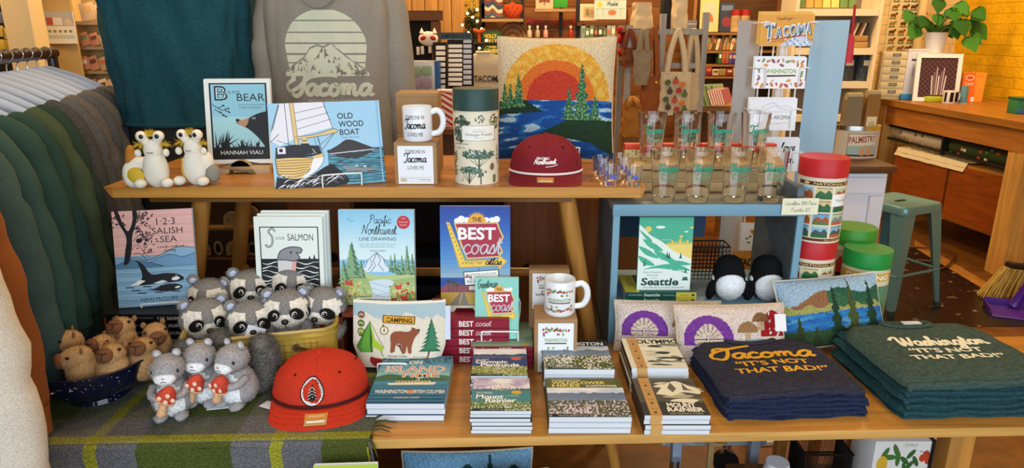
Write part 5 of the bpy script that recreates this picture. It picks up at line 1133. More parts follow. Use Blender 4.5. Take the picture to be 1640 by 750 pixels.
q = P(1338, 530, Y=1.79); pillow('lake and evergreen hooked pillow leaning on the round puzzle tubes', (q.x, 1.775, LT + .015), 4, -26, .305, .2, .07, lake_c, 110, 72, 'D8CDB8', 'pillow', None, -4)
for Y, z, l, w_, pxx in ((1.62, .325, 'blue sky hooked pillow lying under the low table', .37, 748), (1.5, .345, 'second hooked pillow lowest under the table, nearest front', .2, 820)):
    pillow(l, (P(pxx, 740, Y=Y).x, Y, z - .25), 3, -14, w_, .3, .08, (lambda u, v: jit('7FB4D8', u, v, .2) if v > .6 + (.3 * math.exp(-((u - .5) / .13) ** 2) + .28 * math.exp(-((u - .85) / .1) ** 2) if u > .3 else .24 * math.exp(-((u - .28) / .06) ** 2)) and not tri_tree(u, v, .67, .4, .58, .09) else (jit('1F4A44', u, v, .2) if u > .38 else jit('7A6A66', u, v, .2))), 100, 80)
t = thing('low_basket', 'low wooden crate under the table carrying the hooked pillows', 'crate', (P(760, 740, Y=1.66).x, 1.62, 0)); m = M('5A3A1A', .6, 'wood')
for s in (-1, 1): B().box((s * .26, -.02, .03), (.02, .34, .06), m).build('side_panel', t)
B().box((0, -.02, .058), (.5, .34, .02), m).build('top_board', t)
# ---------- camping pouch on its wire stand
t = thing('zip_pouch', 'cream canvas zip pouch printed with tent, bear and spruce', 'pouch', (P(636, 580, Y=1.62).x, 1.655, LT + .018), 0, -16)
PW, PH = .245, .165
def pz(u, v, s=-1):
    x, z = 2 * u - 1, v; wv = PW / 2 * (1 - .16 * max(0, .35 - z) / .35 * (1 if z < .35 else 0)); e = max(0, 1 - abs(x) ** 4) ** .5
    return (x * wv + .004 * s * 0, s * (.004 + .022 * max(0, 1 - z) ** .7 * e + .002 * nz2(u * 4, v * 4)), z * PH + .006 * x * x * (z > .5))
cv = M('DDD6C4', .9, 'fab')
B().grid(24, 16, lambda u, v: pz(u, v, -1), cv).build('front_panel', t); B().grid(24, 16, lambda u, v: pz(u, v, 1), cv).build('back_panel', t)
b = B(); b.tube([pz(k / 24, 1, 0) for k in range(25)], .0055, M('E9E4D6', .7), 8, flat=1.2); b.build('zipper', t)
b = B(); b.box((PW / 2 - .022, 0, PH + .008), (.03, .006, .012), M('6A4326', .6), .002); b.build('zipper_pull', t)
b = B(); b.box((PW / 2 + .006, -.004, PH - .05), (.014, .001, .09), M('CDD6EA', .4)); b.build('hang_tag', t)
a = Art(870, 590)
a.poly([(0, 0), (870, 0), (870, 160), (820, 130), (790, 110), (740, 150), (700, 120), (660, 150), (560, 95), (500, 75), (430, 130), (330, 90), (290, 150), (200, 130), (130, 85), (60, 120), (0, 130)], 'A9BFC6')
for y, c in ((115, '8A5A52'), (195, '5E7A34'), (270, '8A9A3A')): a.circ(80, y, 34, '3A3A2A').circ(80, y, 29, c).line([(58, y + 4), (80, y - 8), (102, y + 4)], 8, 'D8D2B0')
a.poly([(35, 400), (165, 180), (185, 450), (60, 452)], '5FA03A').poly([(165, 180), (35, 400), (60, 452), (110, 300)], '3A7A2E').poly([(165, 180), (215, 330), (300, 410), (270, 448), (200, 400), (185, 450)], 'A5C23A').poly([(165, 180), (190, 330), (185, 450), (170, 450)], '2A5A24').line([(165, 165), (160, 180), (35, 405)], 4, K).line([(165, 175), (300, 410)], 4, K)
a.circ(300, 250, 40, '6A6A3A').circ(300, 250, 32, 'E3DCC0').circ(300, 250, 9, '4A4A3A').poly([(296, 230), (304, 230), (300, 270)], '8A3A2A').circ(290, 205, 10, '6A6A3A')
a.poly([(285, 105), (590, 120), (585, 195), (280, 180)], '6A4A1A').poly([(295, 113), (580, 127), (576, 188), (290, 174)], 'D9A23E').text('CAMPING', 436, 174, 40, '3A2410', 'c', 250, 0, .03, 2.6)
a.poly(cr([(355, 450), (362, 380), (358, 300), (390, 262), (450, 255), (520, 262), (560, 240), (580, 228), (600, 238), (632, 240), (628, 270), (600, 300), (580, 330), (560, 400), (565, 455), (535, 458), (515, 390), (505, 455), (470, 460), (462, 380), (410, 380), (400, 440), (380, 452)], 3, True), '8F5238').circ(565, 232, 10, '7A4430').circ(625, 250, 7, '2A1A14').poly([(400, 380), (460, 380), (470, 455), (440, 400)], '6F3E2A')
a.tree(740, 445, 300, 220, '2E6A4E', 8).tree(748, 430, 260, 150, '3E7F5C', 8).rect(728, 440, 744, 500, '6A4A2A')
a.line([(265, 440), (280, 490)], 6, K).text('Smoke Cabin', 430, 495, 20, K, 'c', 190).text('adventure awaits', 660, 500, 12, '6A6A5A', 'c', 150)
a.poly(cr([(140, 520), (165, 490), (230, 505), (440, 530), (640, 525), (720, 500), (750, 520), (735, 565), (640, 585), (250, 585), (160, 565)], 3, True), '8F1F26').line(cr([(165, 490), (230, 505), (440, 530), (640, 525), (720, 500)], 4), 8, 'D8A860')
a.build('print', t, PW, PH, lambda u, v, q: (lambda p: (p[0], p[1] - .0006 - q, p[2]))(pz(u / PW, v / PH)), .85, .008, .008)
easel('wire_stand', 'white wire stand holding the camping pouch', (P(628, 592, Y=1.6).x, 1.605, LT + .0), 0, .075, .05, .08, .05, None, .1)
# ---------- folded shirt stacks
def shirt(t_name, label, loc, rz, W, D, T, col, seed, group, art=None, top=False, tagc='9AB0CC'):
    t = thing('folded_tshirt', label, 't-shirt', loc, rz, 0, group); m = M(col, .95, 'heather')
    def outline(v):
        return (1 - (.3 * max(0, (v - .72) / .28) ** 2 if top else .02 * v)) * (1 - .05 * max(0, 1 - v * 14) ** 2) * (1 + .022 * nz2(v * 4, seed * 3.1))
    def z_(u, v):
        e = min(1, min(u, 1 - u) * 11, min(v, 1 - v) * 9); e = (1 - (1 - e) ** 2.2) ** .5
        return e * T + .006 * (nz2(u * 4 + seed, v * 5) + .45 * nz2(u * 11, v * 9, seed)) * (.4 + (1 - min(1, v * 3)) * .6)
    def up(u, v): return ((u - .5) * W * outline(v) + .004 * nz2(v * 6, seed), (v * D) - .004 * (1 if v == 0 else 0) + .009 * nz2(u * 4, seed) * (1 - v), max(0.0004, z_(u, v)))
    b = B(); b.grid(40, 34, up, m); b.grid(20, 12, lambda u, v: ((u - .5) * W * outline(v) * .985, v * D + .003, .0002), m); b.build('body', t, None, 80)
    f = B()
    for k in range(2 if top else 1):
        f.tube([V(up(i / 30, .004)) + V((0, -.002, (-.3 + .35 * k) * T + .003 * nz2(i * .35, seed + k))) for i in range(31)], T * .36, m, 8)
    f.build('folded_edge', t)
    if top:
        cp_ = lambda x, y, h=0: V(up(.5 + x / W, min(y / D, .99))) + V((0, max(0, y - .99 * D), h))
        c = B(); c.tube([cp_(x, y, .002) for x, y in cr([(-.09, D * .97), (-.06, D * .9), (0, D * .865), (.06, D * .9), (.09, D * .97)], 5)], .0085, m, 8, flat=.5); c.tube([cp_(x, y, .004) for x, y in cr([(-.09, D * .97), (0, D * .985), (.09, D * .97)], 5)], .008, m, 8, flat=.6); c.build('collar', t)
        p_ = cp_(.02, D * .955, .004); B().box(p_, (.05, .018, .003), M(tagc, .5)).build('neck_label', t)
        art.build('print', t, .285, .19, lambda u, v, q: (lambda p: (p[0], p[1], p[2] + .0012 + q))(up(.5 + (u - .1425) / W, .22 + v / D * .95)), .7, .012, .012)
    return t
def tb(word, c, wt):
    a = Art(300, 190); a.script(word, 22 if word == 'Tacoma' else 46, 80, 30 if word == 'Tacoma' else 26, c, wt, 262 if word == 'Tacoma' else 250, .1)
    if word == 'Tacoma': a.line(cr([(8, 80), (2, 62), (20, 40), (70, 22), (130, 8)], 4), wt, c)
    a.text('\u201cIT\u2019S NOT', 150, 122, 24, c, 'c', 200, .05, .03).text('THAT BAD!\u201d', 158, 160, 24, c, 'c', 250, .05, .03); return a
n = 6; qa = P(1158, 682, z=LT); qb = P(1392, 665, z=LT); rz = math.degrees(math.atan2(qb.y - qa.y, qb.x - qa.x)); mid = (qa + qb) / 2
for i in range(n):
    l = ['bottom', 'second', 'third', 'fourth', 'fifth', 'top'][i] + ' navy t-shirt in the folded stack' + (' with gold Tacoma lettering' if i == n - 1 else ' under the gold Tacoma shirt')
    shirt('', l, (mid.x + random.uniform(-.006, .006), mid.y + .008 + random.uniform(0, .008), LT + .0005 + i * .0115), rz * .5 + random.uniform(-1.5, 1.5), .345, .29, .0125, '1E2844' if i < n - 1 else '2C2E3E', i * 1.7, 'navy shirts in the folded stack', tb('Tacoma', 'E2A82A', 11) if i == n - 1 else None, i == n - 1)
qa = P(1442, 677, z=LT); qb = P(1650, 664, z=LT)
for i in range(n):
    l = ['bottom', 'second', 'third', 'fourth', 'fifth', 'top'][i] + ' dark green t-shirt in the folded stack' + (' with cream Washington lettering' if i == n - 1 else ' under the cream Washington shirt')
    shirt('', l, (qa.x + .2 + random.uniform(-.006, .006), qa.y + .02 + random.uniform(0, .008), LT + .0005 + i * .0165), 3 + random.uniform(-1.5, 1.5), .40, .33, .0175, '1E4248' if i < n - 1 else '3A4E48', 20 + i * 1.3, 'green shirts in the folded stack', tb('Washington', 'E6E6D0', 9.5) if i == n - 1 else None, i == n - 1, 'C9D6E0')
# ---------- glasses
GLS = M('FFFFFF', .02, 'glass')
def pint(label, loc, rz):
    t = thing('pint_glass', label, 'drinking glass', loc, rz, 0, 'printed pint glasses')
    b = B(); b.lathe([(0, .0), (.029, 0), (.031, .003), (.0435, .146), (.0432, .148), (.0412, .148), (.041, .146), (.0288, .016), (0, .013)], GLS, 40, (0, 0, 0), False); b.build('glass_body', t)
    a = Art(100, 62); a.script('Tacoma', 8, 26, 13, '2F9A7A', 4.6, 88, .1).text('IT\u2019S NOT', 50, 42, 11, '3E9A80', 'c', 62, 0, .02).text('THAT BAD', 52, 58, 11, '3E9A80', 'c', 74, 0, .02)
    a.build('print', t, .068, .05, cylmap(.0374, .068, 0, 0, .062, -90, .0421, .05), .5, .004); return t
p0 = None
zr = P(1085, 296, Y=2.08).z
for row, Y, zz, pxs, rw in (('front', 1.925, CT, (1062, 1116, 1175, 1231), 0), ('rear', 2.095, CT + .084, (1043, 1098, 1152, 1207), 1)):
    for i, px in enumerate(pxs):
        l = ['leftmost', 'second', 'third', 'rightmost'][i] + (' clear pint glass in the front row on blue cart' if not rw else ' clear pint glass on the slatted riser, rear row')
        loc = (P(px, 320 if not rw else 230, Y=Y).x, Y, zz + .0005)
        if p0 is None: p0 = pint(l, loc, 6)
        else: dup(p0, loc, l, random.uniform(-14, 10))
t = thing('slatted_riser', 'pale wooden slatted riser behind the front pint glasses', 'riser'); sw = M('C2A878', .55, 'wood'); x0 = P(1010, 300, Y=2.03).x; x1 = P(1258, 300, Y=2.03).x
for k in range(2): B().box(((x0 + x1) / 2, 2.03, CT + .018 + k * .034), (x1 - x0, .012, .029), sw, .002).build('slat', t)
B().box(((x0 + x1) / 2, 2.1, CT + .077), (x1 - x0, .15, .012), sw, .002).build('top_board', t)
for x in (x0 + .01, x1 - .01): B().box((x, 2.1, CT + .036), (.014, .13, .07), sw).build('end_block', t)
n = 8
for i in range(n):
    x = x0 + .022 + (x1 - x0 - .044) * i / (n - 1)
    t = thing('match_box', 'small orange-lidded floral box in the row behind the rear glasses', 'box', (x, 2.158, CT + .0832), 0, 0, 'orange floral boxes')
    a = Art(50, 20); a.rect(0, 0, 50, 20, 'D8C48A'); rn = random.Random(i)
    for k in range(12): a.circ(rn.uniform(3, 47), rn.uniform(2, 18), rn.uniform(2, 4), rn.choice(['8A4A2A', '6A7A3A', 'E9E0C0', 'B8862A']), 2, 8, 0, 360, 30 * k)
    B().box((0, 0, .014), (.05, .03, .028), M('D8C48A', .6)).build('tray', t); B().box((0, 0, .037), (.052, .032, .018), M('D0482A', .5), .001).build('lid', t)
    a.build('floral_print', t, .05, .026, lambda u, v, q: (u - .025, -.0155 - q, .001 + v))
def shot(label, loc, rz):
    t = thing('shot_glass', label, 'shot glass', loc, rz, 0, 'shot glasses at the shelf end')
    B().lathe([(0, 0), (.018, 0), (.0195, .002), (.0245, .058), (.0225, .058), (.0185, .016), (0, .013)], GLS, 28, (0, 0, 0), False).build('glass_body', t)
    a = Art(60, 30); a.poly(cr([(5, 26), (18, 12), (30, 5), (42, 14), (56, 26)], 3), '5A6AC0').text('TACOMA', 30, 29, 7, '4A5AB8', 'c', 44); a.build('print', t, .03, .016, cylmap(.0212, .03, 0, 0, .022, -90, .0226, .016), .5, .004); return t
s0 = None
for px, py, l in ((980, 300, 'front left shot glass with blue print at the shelf end'), (1016, 301, 'front right shot glass with blue print at the shelf end'), (969, 291, 'shot glass behind the front left one, closest to maroon cap'), (1003, 289, 'shot glass between the front pair, one step back'), (962, 283, 'shot glass at the left of the rear pair'), (994, 279, 'rearmost shot glass near the orange boxes')):
    q = P(px, py, z=UT); loc = (q.x, q.y + .02, UT + .0005)
    if s0 is None: s0 = shot(l, loc, 5)
    else: dup(s0, loc, l)
# price card, wire basket
t = thing('price_card', 'cream handwritten puzzle price card on the blue cart corner', 'card', P(1280, 344, Y=1.862), 2)
B().box((0, 0, .0235), (.103, .0012, .047), M('E9E6C8', .6)).build('card', t); a = Art(206, 94); a.script('Cavallini 1000 Piece', 14, 38, 11, '8A8478', 2, 178, .15).script('Puzzles $25', 52, 76, 11, '8A8478', 2, 110, .15); a.build('handwriting', t, .103, .047, lambda u, v, q: (u - .0515, -.0009 - q, v))
t = thing('wire_basket', 'dark wire mesh basket at the back of the blue cart', 'basket', (P(1120, 448, Y=2.12).x, 2.135, .728)); wm = M('2A2C30', .35, '', .6); bw_, bd_, bh_ = .17, .07, .11
B().tube([(-bw_ / 2, -bd_ / 2, bh_), (bw_ / 2, -bd_ / 2, bh_), (bw_ / 2, bd_ / 2, bh_), (-bw_ / 2, bd_ / 2, bh_)], .003, wm, 6, True).build('rim', t)
b = B()
for k in range(15):
    x = -bw_ / 2 + bw_ * k / 14
    for y in (-bd_ / 2, bd_ / 2): b.tube([(x, y, 0), (x, y, bh_)], .0013, wm, 4)
for k in range(9):
    z = .002 + (bh_ - .004) * k / 8
    for y in (-bd_ / 2, bd_ / 2): b.tube([(-bw_ / 2, y, z), (bw_ / 2, y, z)], .0013, wm, 4)
    for s in (-1, 1): b.tube([(s * bw_ / 2, -bd_ / 2, z), (s * bw_ / 2, bd_ / 2, z)], .0013, wm, 4)
b.build('wire_mesh', t)
# ---------- clothes on the rack
A_, B_ = V((-1.27, .98, 1.42)), V((-1.83, 2.82, 1.42)); dr = (B_ - A_).normalized(); ang = math.degrees(math.atan2(dr.y, dr.x)) - 90
t = thing('clothes_rack', 'black pipe clothes rack full of hanging sweatshirts', 'clothes rack'); bk = M('141416', .3)
B().tube([A_ - dr * .5, B_ + dr * .03], .021, bk, 16).build('bar', t)
B().tube([B_, (B_.x, B_.y, .02)], .019, bk, 14).build('post', t); B().tube([A_ - dr * .45, V(((A_ - dr * .45).x, (A_ - dr * .45).y, .02))], .019, bk, 14).build('post', t)
px_ = V((dr.y, -dr.x, 0))
for e in (B_, A_ - dr * .45): B().tube([V((e.x, e.y, .02)) - px_ * .3, V((e.x, e.y, .02)) + px_ * .3], .018, bk, 12).build('foot', t)
def hanger(label, loc, rz):
    t = thing('hanger', label, 'hanger', loc, rz, 0, 'white hangers on the rack'); hm = M('C9D3E4', .3)
    b = B(); b.tube(cr([(-.21, 0, -.13), (-.12, 0, -.085), (-.03, 0, -.055), (0, 0, -.05), (.03, 0, -.055), (.12, 0, -.085), (.21, 0, -.13)], 4), [.007, .008, .009, .01, .0105, .0105, .0105, .0105, .01, .009, .008, .007, .006], hm, 8, flat=2.6, up=(0, 0, 1)); b.build('shoulder_bar', t)
    b = B(); b.tube(cr([(0, 0, -.05), (0, 0, -.005), (.012, 0, .008), (.026, 0, .03), (.012, 0, .048), (-.008, 0, .042), (-.014, 0, .03)], 4), .0022, M('D8DCE0', .2, '', 1), 6); b.build('hook', t); return t
def sweat(label, loc, rz, col, kind, L_=.66, seed=0, group=None, sl=.58):
    t = thing('hanging_sweatshirt', label, 'sweatshirt', loc, rz, 0, group); m = M(col, .95, kind)
    pr = [(0, .205, .03), (.06, .215, .034), (.09, .235, .05), (.3, .24, .052), (.46, .235, .052), (.55, .225, .05), (.6, .205, .042), (.635, .15, .034), (.66, .075, .028)]
    def at(z):
        for (a, w0, d0), (c, w1, d1) in zip(pr, pr[1:]):
            if a <= z <= c: k = (z - a) / (c - a); return w0 + (w1 - w0) * k, d0 + (d1 - d0) * k
        return pr[-1][1:]
    def body(u, v):
        z = v * .66; w_, d = at(z); a = 2 * pi * u; c, s_ = math.cos(a), math.sin(a)
        x = w_ * math.copysign(abs(c) ** .6, c); y = d * math.copysign(abs(s_) ** .8, s_)
        return (x, y + .02 * nz2(x * 14 + seed, z * 5) + .004 * math.sin(x * 60 + seed + z * 6) * (z < .5), z * L_ / .66 - .66 - .055 + (.66 - L_))
    o = (-.66 - .055) + (.66 - L_)
    B().grid(44, 26, lambda u, v: body(u, v), m, None, True).build('body', t, None, 80)
    zt = -.055
    for s in (-1, 1):
        pts = cr([(s * .17, 0, zt - .045), (s * .225, -.004, zt - .1), (s * .262, -.012 + .01 * nz2(seed, 1), zt - .27), (s * .285, -.02, zt - .45), (s * .29, -.024, zt - sl)], 6)
        rr_ = [q_ * (1 + .035 * math.sin(k * 1.9 + seed)) for k, q_ in enumerate([.05, .058, .064, .067, .069, .07, .069, .068, .067, .066, .064, .061, .058, .055, .052, .049, .046, .043])]
        b = B(); b.tube([(x + .012 * nz2(z * 16, seed, s), y + .012 * nz2(z * 20, seed), z) for x, y, z in pts], rr_, m, 16, flat=.75, up=(0, 1, 0)); sv = b.build('sleeve', t, None, 80)
        e = pts[-1]; B().tube([(e[0], e[1], e[2] + .005), (e[0] + s * .003, e[1], e[2] - .03), (e[0] + s * .004, e[1], e[2] - .06)], [.042, .036, .034], m, 14, flat=.75).build('cuff', sv)
    B().tube([(.072 * math.cos(k / 20 * 2 * pi), .032 * math.sin(k / 20 * 2 * pi), zt + .008) for k in range(20)], .012, m, 8, True).build('collar', t)
    return t
cols = [('C9BFAE', 'fab', 'cream'), ('8A4E22', 'fab', 'rust brown'), ('3E5452', 'fab', 'sage green'), ('35504C', 'fab', 'sea green'), ('2E4A44', 'fab', 'pine green'), ('2A4640', 'fab', 'forest green'), ('46563E', 'fab', 'olive green'), ('2C4238', 'fab', 'moss green'),
        ('4A4A4E', 'heather', 'charcoal'), ('5A5C60', 'heather', 'grey'), ('64605E', 'heather', 'warm grey'), ('54565C', 'heather', 'slate grey'), ('5E5A58', 'heather', 'taupe grey'), ('4E5058', 'heather', 'blue grey'), ('58544F', 'heather', 'brown grey'), ('4A4C54', 'heather', 'dark grey')]
ts = [.02, .13, .24, .31, .375, .435, .49, .545, .6, .65, .7, .75, .8, .85, .9, .955]
h0 = None
for i, ((c, k, n_), f) in enumerate(zip(cols, ts)):
    p = A_ + (B_ - A_) * f; nb = [x[2] for x in cols]
    lab = n_ + ' sweatshirt on the rack' + (' nearest the camera' if i == 0 else ' hanging just behind the ' + nb[i - 1] + ' one')
    a = ang + random.uniform(-5, 5)
    sweat(lab, p - V((0, 0, .062)) + px_ * (.08 if i == 0 else .025 if i == 1 else 0), a, c, k, .66 if i else .78, i * 3.1, 'sweatshirts hanging on the rack', .58 if i else .64)
    hl = 'white hanger carrying the ' + n_ + ' sweatshirt on the rack'; hp = p + V((0, 0, -.024)) + px_ * (.08 if i == 0 else .025 if i == 1 else 0)
    if h0 is None: h0 = hanger(hl, hp, a)
    else: dup(h0, hp, hl, a)
# ---------- dressed forms behind the shelf
def ring_body(b, rows, m, n=48, amp=.006, seed=0, expo=.85):
    """rows: (cx, cy, z, half width, half depth)"""
    def f(u, v):
        k = v * (len(rows) - 1); i = min(int(k), len(rows) - 2); q_ = k - i; q_ = q_ * q_ * (3 - 2 * q_); r0_, r1_ = rows[i], rows[i + 1]; cx, cy, z, w_, d = [r0_[j] + (r1_[j] - r0_[j]) * q_ for j in range(5)]
        a = 2 * pi * u; c, s_ = math.cos(a), math.sin(a); wr = amp * (nz2(c * 5 + seed, z * 5, s_ * 2) + .6 * nz2(c * 12, z * 9 + c * 3, seed))
        return (cx + (w_ + wr) * math.copysign(abs(c) ** expo, c), cy + (d + wr) * math.copysign(abs(s_) ** expo, s_), z)
    b.grid(n, 40, f, m, None, True); return f
mx_, my_ = P(293, 150, Y=2.62).x, 2.66
t = thing('mannequin', 'standing display form in a dark teal t-shirt and charcoal trousers', 'mannequin', (mx_, my_, 0)); TEAL, JEAN = M('1B4A54', .95, 'heather'), M('38342F', .9, 'fab')
b = B(); ring_body(b, [(0, 0, 1.165, .262, .155), (0, 0, 1.2, .258, .15), (0, 0, 1.28, .25, .145), (0, 0, 1.4, .258, .15), (0, 0, 1.54, .272, .155), (0, 0, 1.68, .28, .16), (0, 0, 1.8, .26, .13), (0, 0, 1.86, .09, .07)], TEAL, 96, .02, 1); sh_ = b.build('tshirt', t, None, 80)
b = B(); ring_body(b, [(0, 0, 1.165, .264, .157), (0, 0, 1.172, .267, .16), (0, 0, 1.182, .264, .157)], TEAL, 64, .013, 1); b.build('hem', sh_, None, 80)
b = B(); ring_body(b, [(0, 0, .72, .24, .14), (0, 0, .85, .25, .145), (0, 0, 1.0, .255, .145), (0, 0, 1.2, .235, .13)], JEAN, 48, .006, 4)
for s in (-1, 1): ring_body(b, [(s * .13, 0, .12, .09, .09), (s * .13, 0, .4, .1, .1), (s * .125, 0, .78, .12, .13)], JEAN, 32, .006, 5 + s)
b.build('trousers', t, None, 80)
for s in (-1, 1): B().tube(cr([(s * .24, 0, 1.81), (s * .29, 0, 1.79), (s * .33, 0, 1.72)], 4), [.075, .085, .09], TEAL, 16).build('sleeve', t)
b = B(); b.lathe([(.16, 0), (.16, .012), (.02, .02)], M('8A8E90', .3, '', 1), 32); b.cyl((0, 0, .01), .012, .75, M('8A8E90', .3, '', 1), 12); b.build('stand', t)
hx, hy = P(533, 150, Y=2.6).x, 2.64
t = thing('hoodie_form', 'sage grey Tacoma mountain hoodie shown from behind on a stand', 'hoodie display', (hx, hy, 0)); HG = M('8D8A80', .95, 'fab')
b = B(); rows = [(0, 0, .95, .185, .11), (0, 0, 1.0, .19, .115), (0, 0, 1.03, .21, .125), (0, 0, 1.2, .217, .13), (0, 0, 1.4, .22, .135), (0, 0, 1.56, .228, .13), (0, 0, 1.7, .21, .11), (0, 0, 1.77, .11, .08)]; hf = ring_body(b, rows, HG, 72, .008, 9, .7); hb = b.build('body', t, None, 80)
b = B(); b.grid(60, 4, lambda u, v: (lambda p: (p[0] * 1.01, p[1] * 1.02, .945 + .055 * v))(hf(u, 0.0)), HG, None, True); b.build('waistband', t, None, 80)
for s in (-1, 1):
    pts = cr([(s * .17, .02, 1.68), (s * .21, .02, 1.56), (s * .235, .01, 1.34), (s * .238, .02, 1.14), (s * .235, .04, 1.02)], 7)
    b = B(); b.tube([(x + .012 * nz2(z * 13, s * 3), y + .01 * nz2(z * 15, 5), z) for x, y, z in pts], [.07, .074, .066, .06, .05], HG, 20, flat=.95); sv = b.build('sleeve', t, None, 80); e = pts[-1]; B().tube([e, (e[0], e[1], e[2] - .06)], [.045, .04], HG, 14).build('cuff', sv)
b = B(); b.grid(30, 14, lambda u, v: (lambda a, k: (.15 * math.cos(a) * (1 - .25 * k), -.155 - .04 * math.sin(pi * min(1, v * 1.3)) * abs(math.sin(a)) ** .5, 1.735 - .175 * k * (abs(math.sin(a)) ** 1.4) + .02))(pi * u, v), HG); b.grid(30, 6, lambda u, v: (.15 * math.cos(pi * u), -.115 + .23 * v, 1.765 + .03 * math.sin(pi * v)), HG); b.build('hood', t, None, 80)
b = B(); b.lathe([(.13, .921), (.13, .93), (.02, .936)], M('8A8E90', .3, '', 1), 32); b.cyl((0, 0, .93), .013, .1, M('8A8E90', .3, '', 1), 12); b.build('stand', t)
# back print (px units of the photo, minus 465,18)
a = Art(150, 152); PC = 'CDD2BA'
dome = lambda y: math.sqrt(max(0, 1 - ((y - 62) / 58) ** 2)) * 64 if y < 62 else 64 - (y - 62) * .12
for y0, y1 in ((6, 21), (23, 39), (41, 55.5), (58, 72), (75, 86), (88, 100)):
    ys = [y0 + (y1 - y0) * k / 6 for k in range(7)]; a.poly([(72 - dome(y), y) for y in ys] + [(72 + dome(y), y) for y in ys[::-1]], PC)
mt = [(5, 103), (20, 92), (38, 80), (48, 66), (60, 61), (70, 64), (82, 58), (92, 68), (106, 80), (122, 92), (138, 104), (138, 108), (5, 108)]
a.poly([(x, y - 3) for x, y in mt], '8D8A80').poly(mt, PC); rn = random.Random(4)
for i in range(60):
    x = rn.uniform(14, 130); top = 62 + abs(x - 70) * .62; y = rn.uniform(top, 104)
    d = 1 if x > 70 else -1; l = rn.uniform(4, 11); a.poly([(x, y - l * .5), (x + d * l * .7, y + l * .5), (x + d * l * .15, y + l * .35), (x - 1.5, y + l * .8)], '7E7B72')
a.script('Tacoma', 18, 138, 16.5, PC, 7, 122, .12, .0).line(cr([(20, 112), (6, 122), (10, 132), (24, 126), (44, 110), (72, 106), (88, 108)], 4), 6, PC).text('BLEACH SUPPLY COMPANY', 80, 149, 3.6, PC, 'c', 82)
def hmap(u, v, q):
    x = u - .17; z = 1.148 + v; k = (z - .95); w_ = .25; c = max(-1, min(1, x / w_)); y = -.135 * (1 - abs(c) ** (2 / .7)) ** .35 - .0
    return (x, y - .006 - q, z)
_hs = hb.data
from mathutils.bvhtree import BVHTree
bv = BVHTree.FromPolygons([v.co[:] for v in _hs.vertices], [p.vertices[:] for p in _hs.polygons])
def hmap(u, v, q):
    o_ = V((u - .152, -.5, 1.252 + v)); h = bv.ray_cast(o_, V((0, 1, 0))); return (o_.x, (h[0].y if h[0] else -.1) - .0018 - q, o_.z)
a.build('back_print', t, .335, .335, hmap, .8, .01, .01)
# ---------- postcard spinner with tall light blue boards
t = thing('postcard_spinner', 'white wire postcard spinner between tall light blue boards', 'postcard rack'); sc_ = P(1252, 150, Y=2.42); wm = M('E4E6E6', .3); LB, LG = M('A9CBE2', .5), M('B4B8BC', .5)
B().tube([(sc_.x, 2.46, .03), (sc_.x, 2.46, 1.5)], .013, wm, 12).build('pole', t); B().lathe([(.2, 0), (.2, .015), (.03, .03)], wm, 32, (sc_.x, 2.46, 0)).build('base', t)
r0_, r1_ = P(1302, 32, Y=2.4), P(1362, 32, Y=2.3); zt = r1_.z
b = B(); b.add([(r0_.x, 2.4, zt), (r1_.x, 2.3, zt), (r1_.x, 2.3, .5), (r0_.x, 2.4, .5), (r0_.x + .006, 2.412, zt), (r1_.x + .006, 2.312, zt), (r1_.x + .006, 2.312, .5), (r0_.x + .006, 2.412, .5)], [(0, 1, 2, 3), (4, 5, 6, 7), (0, 1, 5, 4), (2, 3, 7, 6), (1, 2, 6, 5), (0, 3, 7, 4)], LB, False); b.build('right_board', t)
l0, l1 = P(1183, 34, Y=2.36), P(1217, 30, Y=2.5)
b = B(); b.add([(l0.x, 2.36, zt), (l1.x, 2.5, zt), (l1.x, 2.5, .5), (l0.x, 2.36, .5), (l0.x + .006, 2.35, zt), (l1.x + .006, 2.49, zt), (l1.x + .006, 2.49, .5), (l0.x + .006, 2.35, .5)], [(0, 1, 2, 3), (4, 5, 6, 7), (0, 1, 5, 4), (2, 3, 7, 6), (1, 2, 6, 5), (0, 3, 7, 4)], LG, False); b.build('left_board', t)
b = B()
for dx in (-.085, -.045, .0, .045, .085): b.tube([(sc_.x + dx, 2.42, .62), (sc_.x + dx, 2.42, 1.53)], .0028, wm, 6)
b.build('upright_wire', t)
def pocket(px0, py, px1, Y=2.375):
    a, c = P(px0, py, Y=Y), P(px1, py, Y=Y); b = B(); z = a.z
    b.tube(cr([(a.x - .02, Y + .05, z + .03), (a.x - .012, Y - .012, z + .03), (a.x + .02, Y - .012, z + .03), (a.x + .022, Y - .012, z - .03), (a.x + .022, Y + .01, z - .032), (c.x - .022, Y + .01, z - .032), (c.x - .022, Y - .012, z - .03), (c.x - .02, Y - .012, z + .03), (c.x + .012, Y - .012, z + .03), (c.x + .02, Y + .05, z + .03)], 2), .0026, wm, 6); b.build('wire_pocket', t)
for y, xa_, xb_ in ((52, 1222, 1300), (124, 1214, 1288), (190, 1206, 1274), (258, 1206, 1276)): pocket(xa_, y, xb_)
def postcard(label, px0, py0, px1, py1, art, n=3, bg='F0F0F2', Y=2.368, grp=None):
    cx, w_, z0, z1 = pb(px0, py0, px1, py1, Y)
    for i in range(n):
        t = thing('postcard', label if i == 0 else ['second', 'third'][i - 1] + ' card behind the ' + label.split(' on the ')[0].split(', ')[0].split(' at the ')[0].split(' low ')[0], 'postcard', (cx - .004 * i, Y + .004 * i, z0 + .004 * i), -3, -4, grp)
        B().box((0, 0, (z1 - z0) / 2), (w_, .0012, z1 - z0), M(bg, .4)).build('card', t)
        if i == 0: art.build('print', t, w_ * .99, (z1 - z0) * .98, lambda u, v, q: (u - w_ * .495, -.0009 - q, v + .001))
